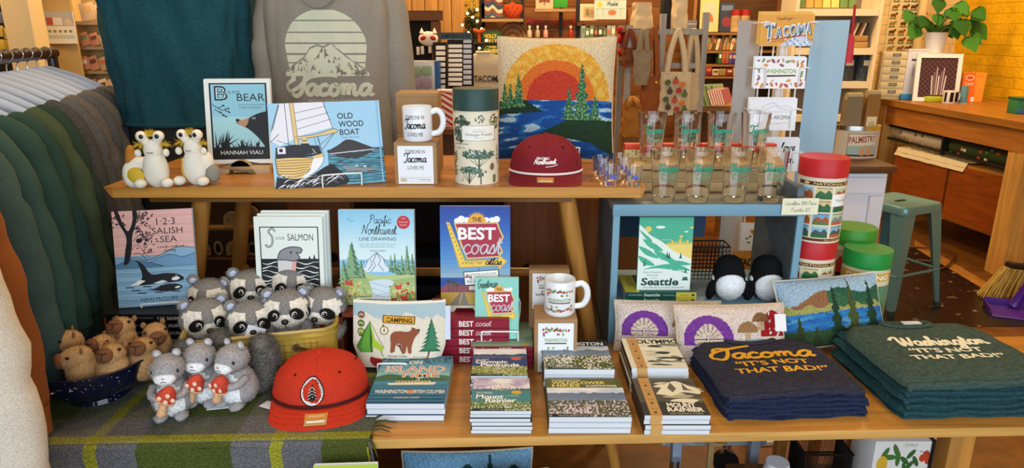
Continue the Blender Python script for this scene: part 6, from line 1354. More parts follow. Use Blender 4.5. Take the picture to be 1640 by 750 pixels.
a = Art(250, 165); a.rect(0, 0, 250, 165, 'E8B04A').rect(3, 3, 247, 162, 'DFA040'); a.poly(cr([(90, 165), (150, 125), (185, 108), (215, 122), (250, 150)], 3) + [(250, 165)], 'C9D4E8')
rn = random.Random(3)
for i in range(26): x = rn.uniform(110, 246); y = rn.uniform(128, 162); a.poly([(x, y - 7), (x + 8, y + 4), (x - 3, y + 5)], rn.choice(['6A86B4', 'EEF2F6', '8AA2C8']))
a.script('Greetings', 72, 30, 8, '8A4A2A', 2, 70, .1, .05).text('from', 150, 24, 6, '8A4A2A', 'c', 22)
for i, ch in enumerate('TACOMA'):
    h_ = [74, 50, 50, 52, 54, 52][i]; x = [42, 86, 120, 154, 192, 224][i]; y = [122, 118, 112, 107, 103, 98][i]; w_ = [52, 34, 32, 34, 38, 32][i]
    a.text(ch, x + 5, y + 5, h_, '26304A', 'c', w_, 0, .07).text(ch, x, y, h_, 'E9EEF2', 'c', w_, 0, .06).text(ch, x, y - 2, h_ * .88, ['5A86A8', '4A6A8A', '7A9AB0', '5A7A6A', '8AA6B8', '4A7AA0'][i], 'c', w_ * .8, 0, .01)
a.line([(38, 134), (140, 122), (232, 106)], 5, 'B8483A').text('WASHINGTON', 75, 146, 9, '8A4A2A', 'c', 80, 0, 0, -8)
postcard('orange Greetings Tacoma postcard at the top of the spinner', 1219, 22, 1303, 74, a, 3, 'E8B04A')
a = Art(250, 155); a.rect(0, 0, 250, 155, 'F2F2F4'); rn = random.Random(8)
for i in range(34):
    x, y = [(16 + i * 24, 18 + rn.uniform(-6, 6)), (16 + (i - 10) * 24, 136 + rn.uniform(-6, 6)), (22 if i % 2 else 230, 36 + (i - 20) * 6.5), (40 + (i - 20) * 13, 38 if i % 2 else 116)][0 if i < 10 else 1 if i < 20 else 2 if i < 34 and i % 3 else 3]
    r_ = rn.uniform(8, 15); c = rn.choice(['B0323A', 'C8643A', '8A4A3A', '6A8A4A', 'D88A3A', '7A3A5A', 'C89A6A']); a.circ(x, y, r_, c, r_ * .55, 12, 0, 360, rn.uniform(0, 180)); a.line([(x - r_, y), (x + r_, y)], 1, 'F0EAD8')
a.text('WASHINGTON', 130, 78, 21, '8AAE4A', 'c', 150, 0, .03).poly([(58, 88), (200, 86), (206, 94), (60, 98)], '5A3430'); postcard('white Washington postcard with autumn leaves on the spinner', 1209, 92, 1290, 142, a, 2)
a = Art(230, 160); a.rect(0, 0, 230, 160, 'F0F1F6')
a.line(cr([(60, 50), (85, 30), (120, 22), (150, 40), (190, 36), (215, 54)], 4), 2, '9AA4B4').line(cr([(70, 60), (100, 46), (125, 34), (150, 50), (200, 56)], 4), 2, '9AA4B4').line([(60, 66), (205, 66)], 1.5, '9AA4B4').text('TACOMA AROMA', 110, 104, 20, K, 'c', 185, 0, .0).line([(30, 122), (90, 128)], 1.5, '9AA4B4').line([(150, 126), (200, 120)], 1.5, '9AA4B4').text('THE CITY FLAVOR', 115, 130, 6, '7A8494', 'c', 80); postcard('white Tacoma Aroma postcard on the spinner behind the glasses', 1200, 158, 1275, 209, a, 2)
a = Art(220, 160); a.rect(0, 0, 220, 160, 'EEF0F4').circ(70, 70, 44, 'A83244', 50, 24).circ(70, 78, 26, 'E9E4DE', 30).circ(70, 50, 18, '3A2A34', 16).script('love', 130, 60, 22, K, 5, 70, .2).script('sun', 140, 120, 22, K, 5, 60, .2)
postcard('white postcard with red figure and black brush script, lowest in view', 1206, 222, 1279, 274, a, 2)
a = Art(150, 130); a.rect(0, 0, 150, 130, 'EFEAE0').circ(90, 45, 26, 'D8A23A', 18).circ(60, 40, 20, 'C8862A', 10, 12, 0, 360, 40).circ(105, 88, 12, 'B8322E')
for x, y in ((30, 70), (45, 60), (70, 85), (40, 90)): a.circ(x, y, 8, '5A7A3A', 5)
postcard('pale flower postcard low on the spinner, seen through the cart', 1187, 360, 1236, 402, a, 2, 'EFEAE0', 2.4)
a = Art(180, 100); a.rect(0, 0, 180, 100, 'D8963A').text('TACOMA', 95, 60, 34, '3A2A1A', 'c', 150, 0, .05); postcard('orange postcard lowest on the spinner, seen through the cart', 1176, 406, 1234, 440, a, 2, 'D8963A', 2.4)
# ---------- metal stool
sq = P(1447, 322, z=.6); t = thing('metal_stool', 'teal blue metal stool with square seat beside the workbench', 'stool', (sq.x, sq.y + .03, 0), 24); TS = M('5E8A8C', .3, '', .35)
b = B(); o1 = rr(.31, .31, .04); n = len(o1); vs = [(x * k, y * k, z) for k, z in ((1.0, .555), (1.0, .59), (.965, .6), (.9, .597), (.86, .594)) for x, y in o1]
b.add(vs, [(j * n + i, j * n + (i + 1) % n, (j + 1) * n + (i + 1) % n, (j + 1) * n + i) for j in range(4) for i in range(n)] + [tuple(range(4 * n, 5 * n))], TS); st_ = b.build('seat', t)
B().box((0, 0, .596), (.07, .018, .004), M('101414', .6)).build('grip_slot', st_)
for i in range(4):
    a = R(45 + 90 * i); c, s_ = math.cos(a), math.sin(a); b = B(); k = 1.0
    prof = []
    for z, r_, wd in ((.57, .205, .062), (.4, .228, .05), (.2, .252, .036), (.03, .275, .024)):
        prof.append((r_, z, wd))
    vs = []
    for r_, z, wd in prof:
        for da, rr2 in ((-wd, r_ - wd), (0, r_), (wd, r_ - wd), (0, r_ - .012)): vs.append((c * rr2 - s_ * da, s_ * rr2 + c * da, z))
    b.add(vs, [(j * 4 + q, j * 4 + (q + 1) % 4, j * 4 + 4 + (q + 1) % 4, j * 4 + 4 + q) for j in range(3) for q in range(4)], TS, False); lg = b.build('leg', t)
    B().lathe([(.02, 0), (.018, .03)], M('26302F', .6), 12, (c * .266, s_ * .266, 0)).build('rubber_foot', lg)
for i in range(4):
    a, a2 = R(45 + 90 * i), R(135 + 90 * i); r_ = .243; B().tube([(r_ * math.cos(a), r_ * math.sin(a), .22), (r_ * math.cos(a2), r_ * math.sin(a2), .22)], .008, TS, 8).build('crossbar', t)
# ---------- workbench along the yellow wall
BT = .98; f0, f1 = V((3.02, 5.75)), V((3.1, 4.12)); wb = M('A8692A', .45, 'wood', 0, 1); wl = M('C9954A', .5, 'wood', 0, 2)
t = thing('workbench', 'thick wooden workbench against the yellow brick wall', 'workbench')
def slabp(pts, z0, z1, m):
    b = B(); n = len(pts); b.add([(x, y, z0) for x, y in pts] + [(x, y, z1) for x, y in pts], [tuple(range(n)), tuple(range(n, 2 * n))] + [(i, (i + 1) % n, (i + 1) % n + n, i + n) for i in range(n)], m, False); return b
slabp([(f0.x - .03, f0.y + .03), (f1.x - .03, f1.y - .06), (3.92, f1.y - .06), (3.92, f0.y + .03)], BT - .045, BT, M('9A6424', .4, 'wood', 0, 1)).build('top', t)
dx = (f1 - f0).normalized(); nx = V((-dx.y, dx.x)) if -dx.y > 0 else V((dx.y, -dx.x))
slabp([tuple(f0), tuple(f1), tuple(f1 + nx * .05), tuple(f0 + nx * .05)], BT - .19, BT - .046, wb).build('front_rail', t)
slabp([(f1.x + .06, f1.y), (3.9, f1.y), (3.9, f1.y + .05), (f1.x + .06, f1.y + .05)], BT - .19, BT - .046, wb).build('end_rail', t)
for x, y, s1, s2 in ((f1.x + .0, f1.y - .01, .13, .15), (f0.x + .0, f0.y - .14, .12, .14), (3.78, f1.y, .12, .12), (3.78, f0.y - .14, .12, .12)): B().box((x + s1 / 2, y + s2 / 2, (BT - .19) / 2 if y < f0.y - .1 and x > 3.4 else (BT - .05) / 2), (s1, s2, (BT - .19) if x > 3.4 else BT - .05), wl).build('leg', t)
# media cabinet under the bench
t = thing('sideboard_cabinet', 'mid-century orange-brown cabinet with splayed legs under the workbench', 'cabinet'); OB = M('8A4312', .4, 'wood', 0, 1)
cz0, cz1 = .2, .62; g0, g1 = V((3.04, 5.4)), V((3.2, 4.22))
slabp([tuple(g0), tuple(g1), (3.72, g1.y + .02), (3.72, g0.y)], cz0, cz1, M('B07A32', .4, 'wood', 0, 1)).build('carcass', t)
dg = (g1 - g0); ng = V((-1, dg.x / -dg.y * -1)).normalized()
for a, c in ((.02, .49), (.51, .98)):
    p, q = g0 + dg * a, g0 + dg * c; slabp([tuple(p), tuple(q), tuple(q - V((.018, .002))), tuple(p - V((.018, .002)))], cz0 + .015, cz1 - .02, OB).build('door', t)
for p in (g0 + dg * .06, g0 + dg * .95):
    B().tube([(p.x + .04, p.y, cz0), (p.x + .01, p.y - .02, 0)], [.022, .015], wl, 12).build('leg', t)
for y in (g1.y + .1, g0.y - .08): B().tube([(3.66, y, cz0), (3.68, y, 0)], [.022, .015], wl, 12).build('leg', t)
q = g0 + dg * .35; t = thing('cloth_runner', 'cream patterned cloth draped over the sideboard top', 'cloth')
b = B(); b.grid(30, 14, lambda u, v: (lambda p: (p.x - .024 + .3 * v - (.006 if v == 0 else 0), p.y, cz1 + .012 + .004 * nz2(u * 9, v * 5) - (.06 if v < .05 else 0)))(g0 + dg * (.02 + .6 * u)), M('D8C9A0', .9, 'fab')); b.build('cloth', t)
b = B()
for k in range(9): p = g0 + dg * (.05 + .065 * k); b.tube([(p.x + .02, p.y, cz1 + .018), (p.x + .1, p.y - .03, cz1 + .018)], .005, M('A08A5A', .9), 5)
tag(b.build('leaf_pattern', t))
p = g0 + dg * .8; t = thing('eyeglasses', 'black eyeglasses lying on the sideboard tray', 'eyeglasses', (p.x + .12, p.y, cz1 + .02), 70); ek = M('101010', .3)
for s in (-1, 1):
    B().tube([(s * .035 + .028 * math.cos(k * pi / 8), 0, .025 + .022 * math.sin(k * pi / 8)) for k in range(16)], .0035, ek, 6, True).build('lens_frame', t); B().tube([(s * .064, 0, .03), (s * .066, .12, .03)], .003, ek, 6).build('temple', t)
slabp([(p.x + .02, p.y - .12), (p.x + .3, p.y - .12), (p.x + .3, p.y + .1), (p.x + .02, p.y + .1)], cz1 + .001, cz1 + .012, M('6A5A4A', .4)); o = slabp([(p.x + .02, p.y - .12), (p.x + .3, p.y - .12), (p.x + .3, p.y + .1), (p.x + .02, p.y + .1)], cz1 + .001, cz1 + .012, M('6A5A4A', .4)).build('serving_tray'); tag(o, 'flat dark tray on the sideboard under the eyeglasses', 'tray')
# paper rolls on a black rail under the bench
t = thing('paper_roll_rail', 'black metal rail with wrapping paper rolls under the workbench top', 'paper roll holder'); z = .72
for k, (a, c, col) in enumerate(((.06, .5, 'D8CDB0'), (.52, .95, '3A4A22'))):
    p, q = f0 + (f1 - f0) * a, f0 + (f1 - f0) * c; b = B(); b.tube([(p.x + .12, p.y, z), (q.x + .12, q.y, z)], .055, M(col, .7), 18); rl = b.build('paper_roll', t); b = B(); rn = random.Random(k)
    for i in range(14): f = rn.random(); w_ = p + (q - p) * f; an = rn.uniform(2.2, 4.4); b.ell((w_.x + .12 + .056 * math.cos(an), w_.y, z + .056 * math.sin(an)), .012, M(rn.choice(['8A6A3A', 'B8A070'] if not k else ['B84A2A', 'D8D0B0', '5A7A2A']), .7), 8, 5)
    b.build('paper_pattern', rl)
for zz in (z - .05, z + .05): p, q = f0 + (f1 - f0) * .05, f0 + (f1 - f0) * .97; B().tube([(p.x + .05, p.y, zz), (q.x + .05, q.y, zz)], .011, bk, 8).build('rail', t)
for f in (.05, .51, .97): p = f0 + (f1 - f0) * f; B().box((p.x + .1, p.y, z + .03), (.14, .02, .2), bk).build('bracket', t)
# ---------- things on the bench
def onb(px, py=160, fr=0):
    return P(px, py, z=BT)
q = P(1424, 160, Y=5.2); t = thing('drawer_chest', 'small cream chest of mini drawers with black label pulls', 'drawer chest', (P(1425, 150, Y=5.62).x, 5.6, BT), -20); cw, ch = .2, .37; CR = M('E2D2A0', .5)
B().box((0, .1, ch / 2), (cw, .2, ch), CR, .003).build('case', t)
for i in range(6):
    z = .03 + i * .057; d = B().box((0, -.004, z + .025), (cw - .02, .01, .05), CR, .002).build('drawer', t)
    b = B(); b.box((0, -.012, z + .025), (.05, .006, .004), bk); b.box((-.025, -.012, z + .033), (.005, .006, .02), bk); b.box((.025, -.012, z + .033), (.005, .006, .02), bk); b.box((0, -.012, z + .041), (.05, .006, .004), bk); b.build('pull', d)
def bench_at(px, Y, w_, d): return (P(px, 150, Y=Y).x, Y, BT + .001)
t = thing('white_box_file', 'tall white box file beside the cream drawer chest', 'box', bench_at(1462, 5.55, 0, 0), -6); B().box((0, .06, .19), (.16, .12, .38), M('DCDCE2', .5), .003).build('carton', t); B().box((0, .06, .385), (.165, .125, .012), M('E6E6EA', .5)).build('lid', t)
a = Art(100, 240); a.rect(20, 40, 70, 50, '4A4A66').poly([(30, 80), (78, 80), (78, 120), (54, 134), (30, 120)], 'B4B8C0').poly([(36, 86), (72, 86), (72, 116), (54, 126), (36, 116)], 'DCDCE2').rect(40, 98, 70, 108, '9AA0AC'); a.build('print', t, .16, .38, lambda u, v, q: (u - .08, -.0008 - q, v))
t = thing('framed_print', 'white framed dark patterned print leaning on the bench', 'picture', bench_at(1499, 5.42, 0, 0), -12, -8); fw_, fh_ = .32, .36
b = B()
for c, d in (((0, 0, .015), (fw_, .02, .03)), ((0, 0, fh_ - .015), (fw_, .02, .03)), ((-fw_ / 2 + .015, 0, fh_ / 2), (.03, .02, fh_ - .06)), ((fw_ / 2 - .015, 0, fh_ / 2), (.03, .02, fh_ - .06))): b.box(c, d, M('E6E4E6', .5))
b.build('frame', t); a = Art(80, 90); a.rect(0, 0, 80, 90, '3A2426')
for i in range(14):
    for j in range(16):
        if (i + j) % 2: a.rect(i * 5.7, j * 5.6, i * 5.7 + 5.7, j * 5.6 + 5.6, '5A3A3A')
for i in range(7): a.line([(30 + i * 4, 84), (28 + i * 5, 40 - i % 3 * 9)], 2.4, ['D8D0D4', '8A6A70', 'B8A8B0'][i % 3])
a.build('artwork', t, fw_ - .06, fh_ - .06, lambda u, v, q: (u - fw_ / 2 + .03, -.002 - q, v + .03)); B().box((0, .006, fh_ / 2), (fw_ - .04, .008, fh_ - .04), M('3A2426', .6)).build('backing', t)
# plant in white pot, on a stand behind
pz_ = P(1496, 84, Y=5.7).z; t = thing('plant_stand_box', 'cream box carrying the potted plant behind the framed print', 'box', (P(1488, 88, Y=5.7).x, 5.6, BT)); B().box((0, .02, (pz_ - BT) / 2), (.2, .16, pz_ - BT - .002), M('D8CCB0', .6), .004).build('carton', t); B().box((0, .02, pz_ - BT - .01), (.204, .164, .02), M('E2D8C0', .6)).build('lid', t)
t = thing('potted_plant', 'heart-leaved green plant in a white pot against yellow wall', 'potted plant', (P(1490, 70, Y=5.7).x, 5.64, pz_)); b = B(); b.lathe([(.06, 0), (.085, .15), (.09, .155), (.083, .155), (.08, .13)], M('E6E6E6', .35), 32); b.build('pot', t); B().lathe([(.0, .128), (.08, .13)], M('2A1C12', .95), 24, (0, 0, 0), False).build('soil', t)
rn = random.Random(21); lm = [M('2F6A24', .4), M('3E7F2E', .4), M('265A22', .4)]
for i in range(24):
    a = rn.uniform(0, 2 * pi); el = rn.uniform(.1, 1.2); ln = rn.uniform(.14, .3); tip = V((math.cos(a) * ln * math.cos(el) * 1.25, math.sin(a) * ln * math.cos(el) * .6 - .03, .15 + ln * math.sin(el) * .9 - (.12 if i % 5 == 0 else 0)))
    B().tube(cr([(0, 0, .13), tuple(tip * .5 + V((0, 0, .1))), tuple(tip)], 4), .0035, M('4A6A2A', .6), 5).build('stem', t)
    w_ = rn.uniform(.05, .075); b = B(); dn = V((math.cos(a) * .5, -.35, -rn.uniform(.5, 1.1))).normalized(); sd = dn.cross(V((0, -1, .25))).normalized(); nn = sd.cross(dn)
    hv = [(0, 0), (.55, -.25), (.95, .05), (.95, .5), (.6, 1.0), (0, 1.75)]; L_ = [tip + sd * (x * w_) + dn * (y * w_) + nn * (-.12 * x * x * w_) for x, y in hv]; R_ = [tip - sd * (x * w_) + dn * (y * w_) + nn * (-.12 * x * x * w_) for x, y in hv]; mid_ = [tip + dn * (y * w_) for x, y in hv]
    vs = L_ + mid_ + R_; fs = [(k, k + 1, k + 7, k + 6) for k in range(5)] + [(k + 6, k + 7, k + 13, k + 12) for k in range(5)]; b.add(vs, fs, lm[i % 3]); b.build('leaf', t, None, 180, False)
def smallbox(name, label, cat, px, py, Y, dims, col, rz=0, parts=(), bev=.003):
    q = onb(px, py); t = thing(name, label, cat, (q.x, q.y, BT + .001), rz); B().box((0, 0, dims[2] / 2), dims, M(col, .5), bev).build('body', t)
    for n_, c, d, co in parts: B().box(c, d, M(co, .5), .001).build(n_, t)
    return t
smallbox('sticky_note_block', 'blue block at the front edge of the white box file', 'note block', 1449, 160, 4.95, (.085, .05, .045), '3A8AC0', -8, [('paper_edge', (0, 0, .0465), (.08, .046, .003), '6AB0D8')])
smallbox('sticky_note_block', 'lime green block in front of the framed print', 'note block', 1494, 163, 4.62, (.12, .06, .035), 'A8B82A', -6, [('paper_edge', (0, 0, .0365), (.115, .056, .003), 'C0CC4A')])
smallbox('napkin_stack', 'white folded paper stack beside the lime green block', 'paper stack', 1500, 160, 4.75, (.11, .07, .06), 'E6DCD0', -6, [('top_sheet', (0, 0, .0615), (.105, .066, .003), 'F0E8DC')])
t = thing('mug', 'black and white mug standing on the workbench', 'mug', onb(1519, 166) + V((0, 0, .001))); b = B(); b.lathe([(.042, 0), (.045, .005), (.045, .095), (.041, .095), (.04, .01)], M('E4E0DC', .3), 28, (0, 0, 0), False); b.build('body', t); b = B()
for a in (-150, -105, -60, -15): b.box((.0462 * math.cos(R(a)), .0462 * math.sin(R(a)), .05), (.024, .004, .07), M('15151A', .4), 0, Matrix.Translation((0, 0, 0)))
b.build('print', t); B().tube(cr([(.044, 0, .075), (.07, 0, .07), (.07, 0, .03), (.044, 0, .022)], 4), .006, M('E4E0DC', .3), 8).build('handle', t)
t = thing('tape_box', 'orange upright sticker box on the workbench by the yellow wall', 'box', onb(1552, 163) + V((0, 0, .001)), -14); B().box((0, 0, .11), (.15, .06, .22), M('E08A1E', .5), .002).build('carton', t); a = Art(100, 140); a.rect(0, 0, 52, 140, 'E8661E').circ(28, 24, 20, 'F0D8B0', 13).circ(28, 24, 16, 'C84A1A', 9).text('TAPE', 28, 60, 12, 'F4E8D0', 'c', 40).rect(62, 0, 100, 140, 'E8962A').text('REFILL', 80, 20, 10, 'C8501A', 'c', 32).rect(46, 116, 62, 138, 'F0E8E0'); a.build('print', t, .15, .22, lambda u, v, q: (u - .075, -.0308 - q, v))
t = thing('tape_dispenser', 'grey-blue cone spool in front of the orange box', 'spool', onb(1541, 166) + V((0, 0, .001))); B().lathe([(.03, 0), (.026, .1), (.022, .13)], M('5A8A94', .5), 20).build('thread', t); B().lathe([(.033, 0), (.033, .006)], M('C8B89A', .6), 20, (0, 0, -.0005)).build('base', t)
t = thing('paper_tube', 'pale yellow paper roll lying along the yellow wall', 'paper roll', (3.66, 4.85, BT + .026)); B().tube([(-.1, .1, 0), (.22, -.3, 0)], .025, M('E8D07A', .6), 16).build('roll', t); B().tube([(-.106, .1075, 0), (-.1, .1, 0)], .012, M('8A6A2A', .8), 12).build('core', t)
smallbox('storage_tub', 'green and blue plastic tub at the right end of the bench', 'tub', 1640, 182, 4.22, (.16, .12, .09), '2E7A4A', -8, [('lid', (0, 0, .098), (.168, .128, .014), '1F5A34'), ('blue_band', (0, -.0605, .02), (.158, .002, .03), '3A6A9A')])
# poster and pipe on the back wall
cx, w_, z0, z1 = pb(1424, -40, 1486, 88, YB - .01); t = thing('animal_poster', 'cream vintage poster of many small animals behind the plant', 'poster', (cx, YB - .008, z0)); B().box((0, 0, (z1 - z0) / 2), (w_, .004, z1 - z0), M('DCCB98', .7)).build('paper', t); a = Art(100, 210); rn = random.Random(31)
for r in range(9):
    for c in range(4):
        x, y = 14 + c * 24 + rn.uniform(-3, 3), 16 + r * 22; col = rn.choice(['7A4A24', '5A3A22', '8A5A34', '4A2E1E', '9A7A4A']); a.circ(x, y, 8, col, 4.5, 10).circ(x + 8, y - 4, 3.4, col).rect(x - 7, y, x - 4.5, y + 8, col).rect(x + 4, y, x + 6.5, y + 8, col).circ(x, y + 8.5, 10, '6A7A3A', 2, 8)
a.build('print', t, w_, z1 - z0, lambda u, v, q: (u - w_ / 2, -.0025 - q, v))
tag(B().tube([(P(1405, 100, Y=YB - .06).x + .33, YB - .06, .3), (P(1405, 100, Y=YB - .06).x + .33, YB - .06, 3.1)], .035, M('E2CC90', .5), 14).build('wall_pipe'), 'cream painted vertical pipe on the back wall by bookshelf', 'pipe')
# broom and dustpan
q = P(1608, 478, z=0); t = thing('broom', 'broom with yellow bristles leaning against the workbench leg', 'broom', (q.x, q.y, 0)); hd = B(); hd.box((.07, 0, .205), (.24, .05, .03), M('2A1E14', .5), .006, Matrix.Rotation(R(8), 4, 'Y')); hd.build('head', t)
b = B(); rn = random.Random(2)
for i in range(220):
    u = rn.random(); x0_ = -.04 + .22 * u; b.tube([(x0_, rn.uniform(-.02, .02), .195 - .03 * u), (x0_ - .06 + .08 * (u - .5), rn.uniform(-.045, .045), rn.uniform(.0, .02))], [.0035, .0025], M(rn.choice(['C9A24A', 'D8B45A', 'B8903A']), .7), 4)
tag(b.build('bristles', t), None, None, None, 'stuff'); B().tube([(.08, 0, .21), (.32, .12, 1.2)], .012, M('4A1E7A', .4), 10).build('handle', t)
q = P(1606, 500, z=0); t = thing('dustpan', 'purple dustpan standing in front of the broom bristles', 'dustpan', (q.x + .06, q.y - .03, 0), -22); PU = M('4A1E86', .3); b = B(); b.box((0, 0, .006), (.28, .2, .008), PU, .003); b.box((0, .1, .025), (.28, .008, .045), PU); b.box((-.14, .02, .018), (.008, .16, .03), PU); b.box((.14, .02, .018), (.008, .16, .03), PU); b.build('pan', t); B().tube(cr([(0, .09, .02), (.03, .08, .12), (.1, .06, .4), (.14, .05, .75)], 5), [.035, .022, .018, .016, .016], PU, 12).build('handle', t)
# white cabinet, palmistry box, things right of the spinner
cx, w_, z0, z1 = pb(1316, 264, 1388, 362, 3.0); cx += .03; t = thing('white_cabinet', 'white panelled cabinet with dark wood top behind the puzzle tubes', 'cabinet', (cx, 3.0, 0), 0); ht = z1; ww = w_ + .1; WHC = M('D8DAE4', .5)
B().box((0, .2, ht / 2 - .02), (ww, .4, ht - .04), WHC, .003).build('carcass', t); B().box((0, .19, ht - .015), (ww + .04, .45, .03), M('5A3A1E', .4, 'wood'), .003).build('top', t)
b = B(); 
for c, d in (((0, -.008, ht - .09), (ww - .02, .016, .07)), ((0, -.008, .06), (ww - .02, .016, .08)), ((-ww / 2 + .04, -.008, ht / 2 - .02), (.06, .016, ht - .24)), ((ww / 2 - .04, -.008, ht / 2 - .02), (.06, .016, ht - .24))): b.box(c, d, WHC)
b.build('door_frame', t)
cx, w_, z0, z1 = pb(1342, 200, 1402, 257, 3.2); z0 = ht + .001; t = thing('palmistry_tin', 'oval vintage tin lettered Palmistry on the white cabinet', 'tin', (cx, 3.2, z0)); hh = z1 - z0; rx_ = w_ / 2 * 1.12
b = B(); b.lathe([(rx_, 0), (rx_, hh - .012)], M('B8AC96', .5), 44, (0, 0, 0), True, None, 1, .6); b.build('body', t); B().lathe([(rx_ * 1.03, hh - .02), (rx_ * 1.03, hh)], M('C8C8C4', .2, '', 1), 44, (0, 0, 0), True, None, 1, .6).build('rim', t)
a = Art(240, 200); a.poly([(18, 20), (222, 20), (222, 190), (18, 190)], '8A3A2E').poly([(22, 24), (218, 24), (218, 186), (22, 186)], 'C9BFA8').text('PALMISTRY', 120, 84, 46, '8A2E2A', 'c', 186, 0, .02, -4).line(cr([(130, 108), (170, 116), (200, 98)], 4), 4, '8A2E2A').rect(22, 110, 218, 186, '8FA69A'); 
for x in (120, 165): a.circ(x, 160, 20, 'C08A5A', 26); [a.rect(x - 16 + k * 9, 116, x - 10 + k * 9, 150, 'C08A5A') for k in range(4)]
a.rect(22, 176, 218, 186, '3A2A24')
def em(u, v, q):
    an = R(-90) + (u - rx_ * .85) / rx_; return ((rx_ + .0008 + q) * math.cos(an), (rx_ * .6 + .0008 + q) * math.sin(an), v + .004)
a.build('print', t, rx_ * 1.7, hh - .026, em, .5, .01)
for px0, px1, py, col, l, prt in ((1352, 1376, 158, '7A6A50', 'olive kraft rolled bag standing in the palmistry tin', None), (1384, 1404, 154, '8A6030', 'brown kraft pouch with label standing in the palmistry tin', 1)):
    cx2, w2, z0_, z1_ = pb(px0, py, px1, 206, 3.2); t = thing('kraft_bag', l, 'bag', (cx2, 3.2, z0 + .01), 0, 0); b = B(); b.prism([(-w2 / 2, 0), (w2 / 2, 0), (w2 / 2 * 1.05, z1_ - z0 - .03), (w2 / 2 * .9, z1_ - z0), (-w2 / 2 * .9, z1_ - z0), (-w2 / 2 * 1.05, z1_ - z0 - .03)], .05, M(col, .8), None, -.02); b.build('bag', t)
    B().tube([(-w2 / 2, -.0, z1_ - z0), (w2 / 2, -.0, z1_ - z0)], .018, M('A8946A', .8), 10).build('rolled_top', t)
    if prt: a = Art(60, 100); a.rect(6, 20, 54, 98, 'D0BE94').rect(14, 52, 44, 84, 'B89A4A').text('HERBS', 30, 38, 8, '5A4A2A', 'c', 30); a.build('label_print', t, w2, (z1_ - z0) * .8, lambda u, v, q: (u - w2 / 2, -.0215 - q, v))
# ---------- back of the shop
def slab_px(name, label, cat, px0, py0, px1, py1, Y, dep, col, group=None, art=None, rz=0, rx=0, part='panel', r=.6, z=None, kind='', bev=.001):
    cx, w_, z0, z1 = pb(px0, py0, px1, py1, Y); h_ = z1 - z0
    t = thing(name, label, cat, (cx, Y, z0 if z is None else z), rz, rx, group); B().box((0, dep / 2, h_ / 2), (w_, dep, h_), M(col, r, kind), bev).build(part, t)
    if art: art.build('print', t, w_, h_, lambda u, v, q: (u - w_ / 2, -.0008 - q, v))
    return t
def row(name, label, cat, px0, px1, pyb, Y, n, hmin, hmax, cols, group, dep=.12, lean=0, gap=.9, tilt=0):
    """a row of upright flat things standing on a shelf at pixel row pyb"""
    rn = random.Random(int(px0 * 7 + pyb)); a, c = P(px0, pyb, Y=Y), P(px1, pyb, Y=Y); st = (c.x - a.x) / n; k = (a.x - P(px0 - 1, pyb, Y=Y).x)
    for i in range(n):
        h_ = rn.uniform(hmin, hmax) * k; w_ = st * gap; b = B(); col = cols[(i + rn.randint(0, 1)) % len(cols)]
        b.box((0, dep / 2, h_ / 2), (w_, dep, h_), M(col, .55), .0008); b.box((0, -.0006, h_ * .62), (w_ * .7, .0012, h_ * .3), M(rn.choice(['EFE6D0', 'D8B070', '6A4A3A', 'C86A4A', '7A8A5A']), .6))
        o = b.build(name, None, (a.x + st * (i + .5), Y, a.z)); o.rotation_euler = (R(tilt), R(lean + rn.uniform(-2, 2) * (lean != 0)), 0); tag(o, label, cat, group)
def shelf_unit(name, label, x0p, x1p, ys, Y, dep, col, tp=-40, bot=None, wood=True, posts=True, th=.02):
    m = M(col, .5, 'wood') if wood else M(col, .5); a = P(x0p, 60, Y=Y).x; c = P(x1p, 60, Y=Y).x; t = thing(name, label, 'shelving', ((a + c) / 2, Y, 0)); w_ = c - a
    for y in ys: z = P((x0p + x1p) / 2, y, Y=Y).z; B().box((0, dep / 2 + .003, z - th / 2), (w_ - .05, dep - .006, th), m).build('shelf_board', t)
    zt = P((x0p + x1p) / 2, tp, Y=Y).z; zb = 0 if bot is None else P((x0p + x1p) / 2, bot, Y=Y).z
    if posts:
        for s in (-1, 1): B().box((s * (w_ / 2 - .012), dep / 2, (zt + zb) / 2), (.024, dep, zt - zb), m).build('upright', t)
    return t
CRM = 'D9BE86'
# left: cream post, card rack, poster, small photo cards
x, w_, z0, z1 = pb(14, -60, 58, 90, 3.9); struct(B().box((x, 3.9, 1.6), (w_, .12, 3.2), M('E2C894', .5), .004).build('trim_2'))
t = shelf_unit('card_rack', 'cream greeting card rack with sloped shelves behind the teal t-shirt', 114, 262, (34, 74, 113, 151, 190), 4.3, .12, CRM, -60, None, False)
B().box((0, .13, 1.1), (P(262, 60, Y=4.3).x - P(114, 60, Y=4.3).x, .015, 2.2), M('C9AC72', .6)).build('back_panel', t)
B().box((P(92, 60, Y=4.2).x, .02 - .09, 1.1), (.2, .02, 2.2), M(CRM, .5)).build('side_board', t) if False else None
t2 = thing('poster_board', 'cream board between the post and the card rack', 'board', (P(95, 60, Y=4.22).x, 4.218, 0)); B().box((0, .01, .9), (.2, .02, 1.8), M('B89A62', .6)).build('board', t2); B().box((0, .03, .02), (.3, .2, .04), M('8A6A3A', .6)).build('foot', t2)
cc_ = ['D8B890', 'C88A6A', 'E2CFA8', 'B8A078', 'D0A890', 'A87858', 'DCC08A']
for y, n, h_ in ((33, 5, 30), (73, 8, 22), (112, 8, 24), (150, 8, 26), (189, 8, 26)): row('greeting_card', 'greeting card leaning on a sloped shelf of the cream card rack', 'card', 130, 256, y, 4.27, n, h_ * .85, h_, cc_, 'greeting cards on the cream rack', .006, -16 if y != 33 else -12, .92, -10)
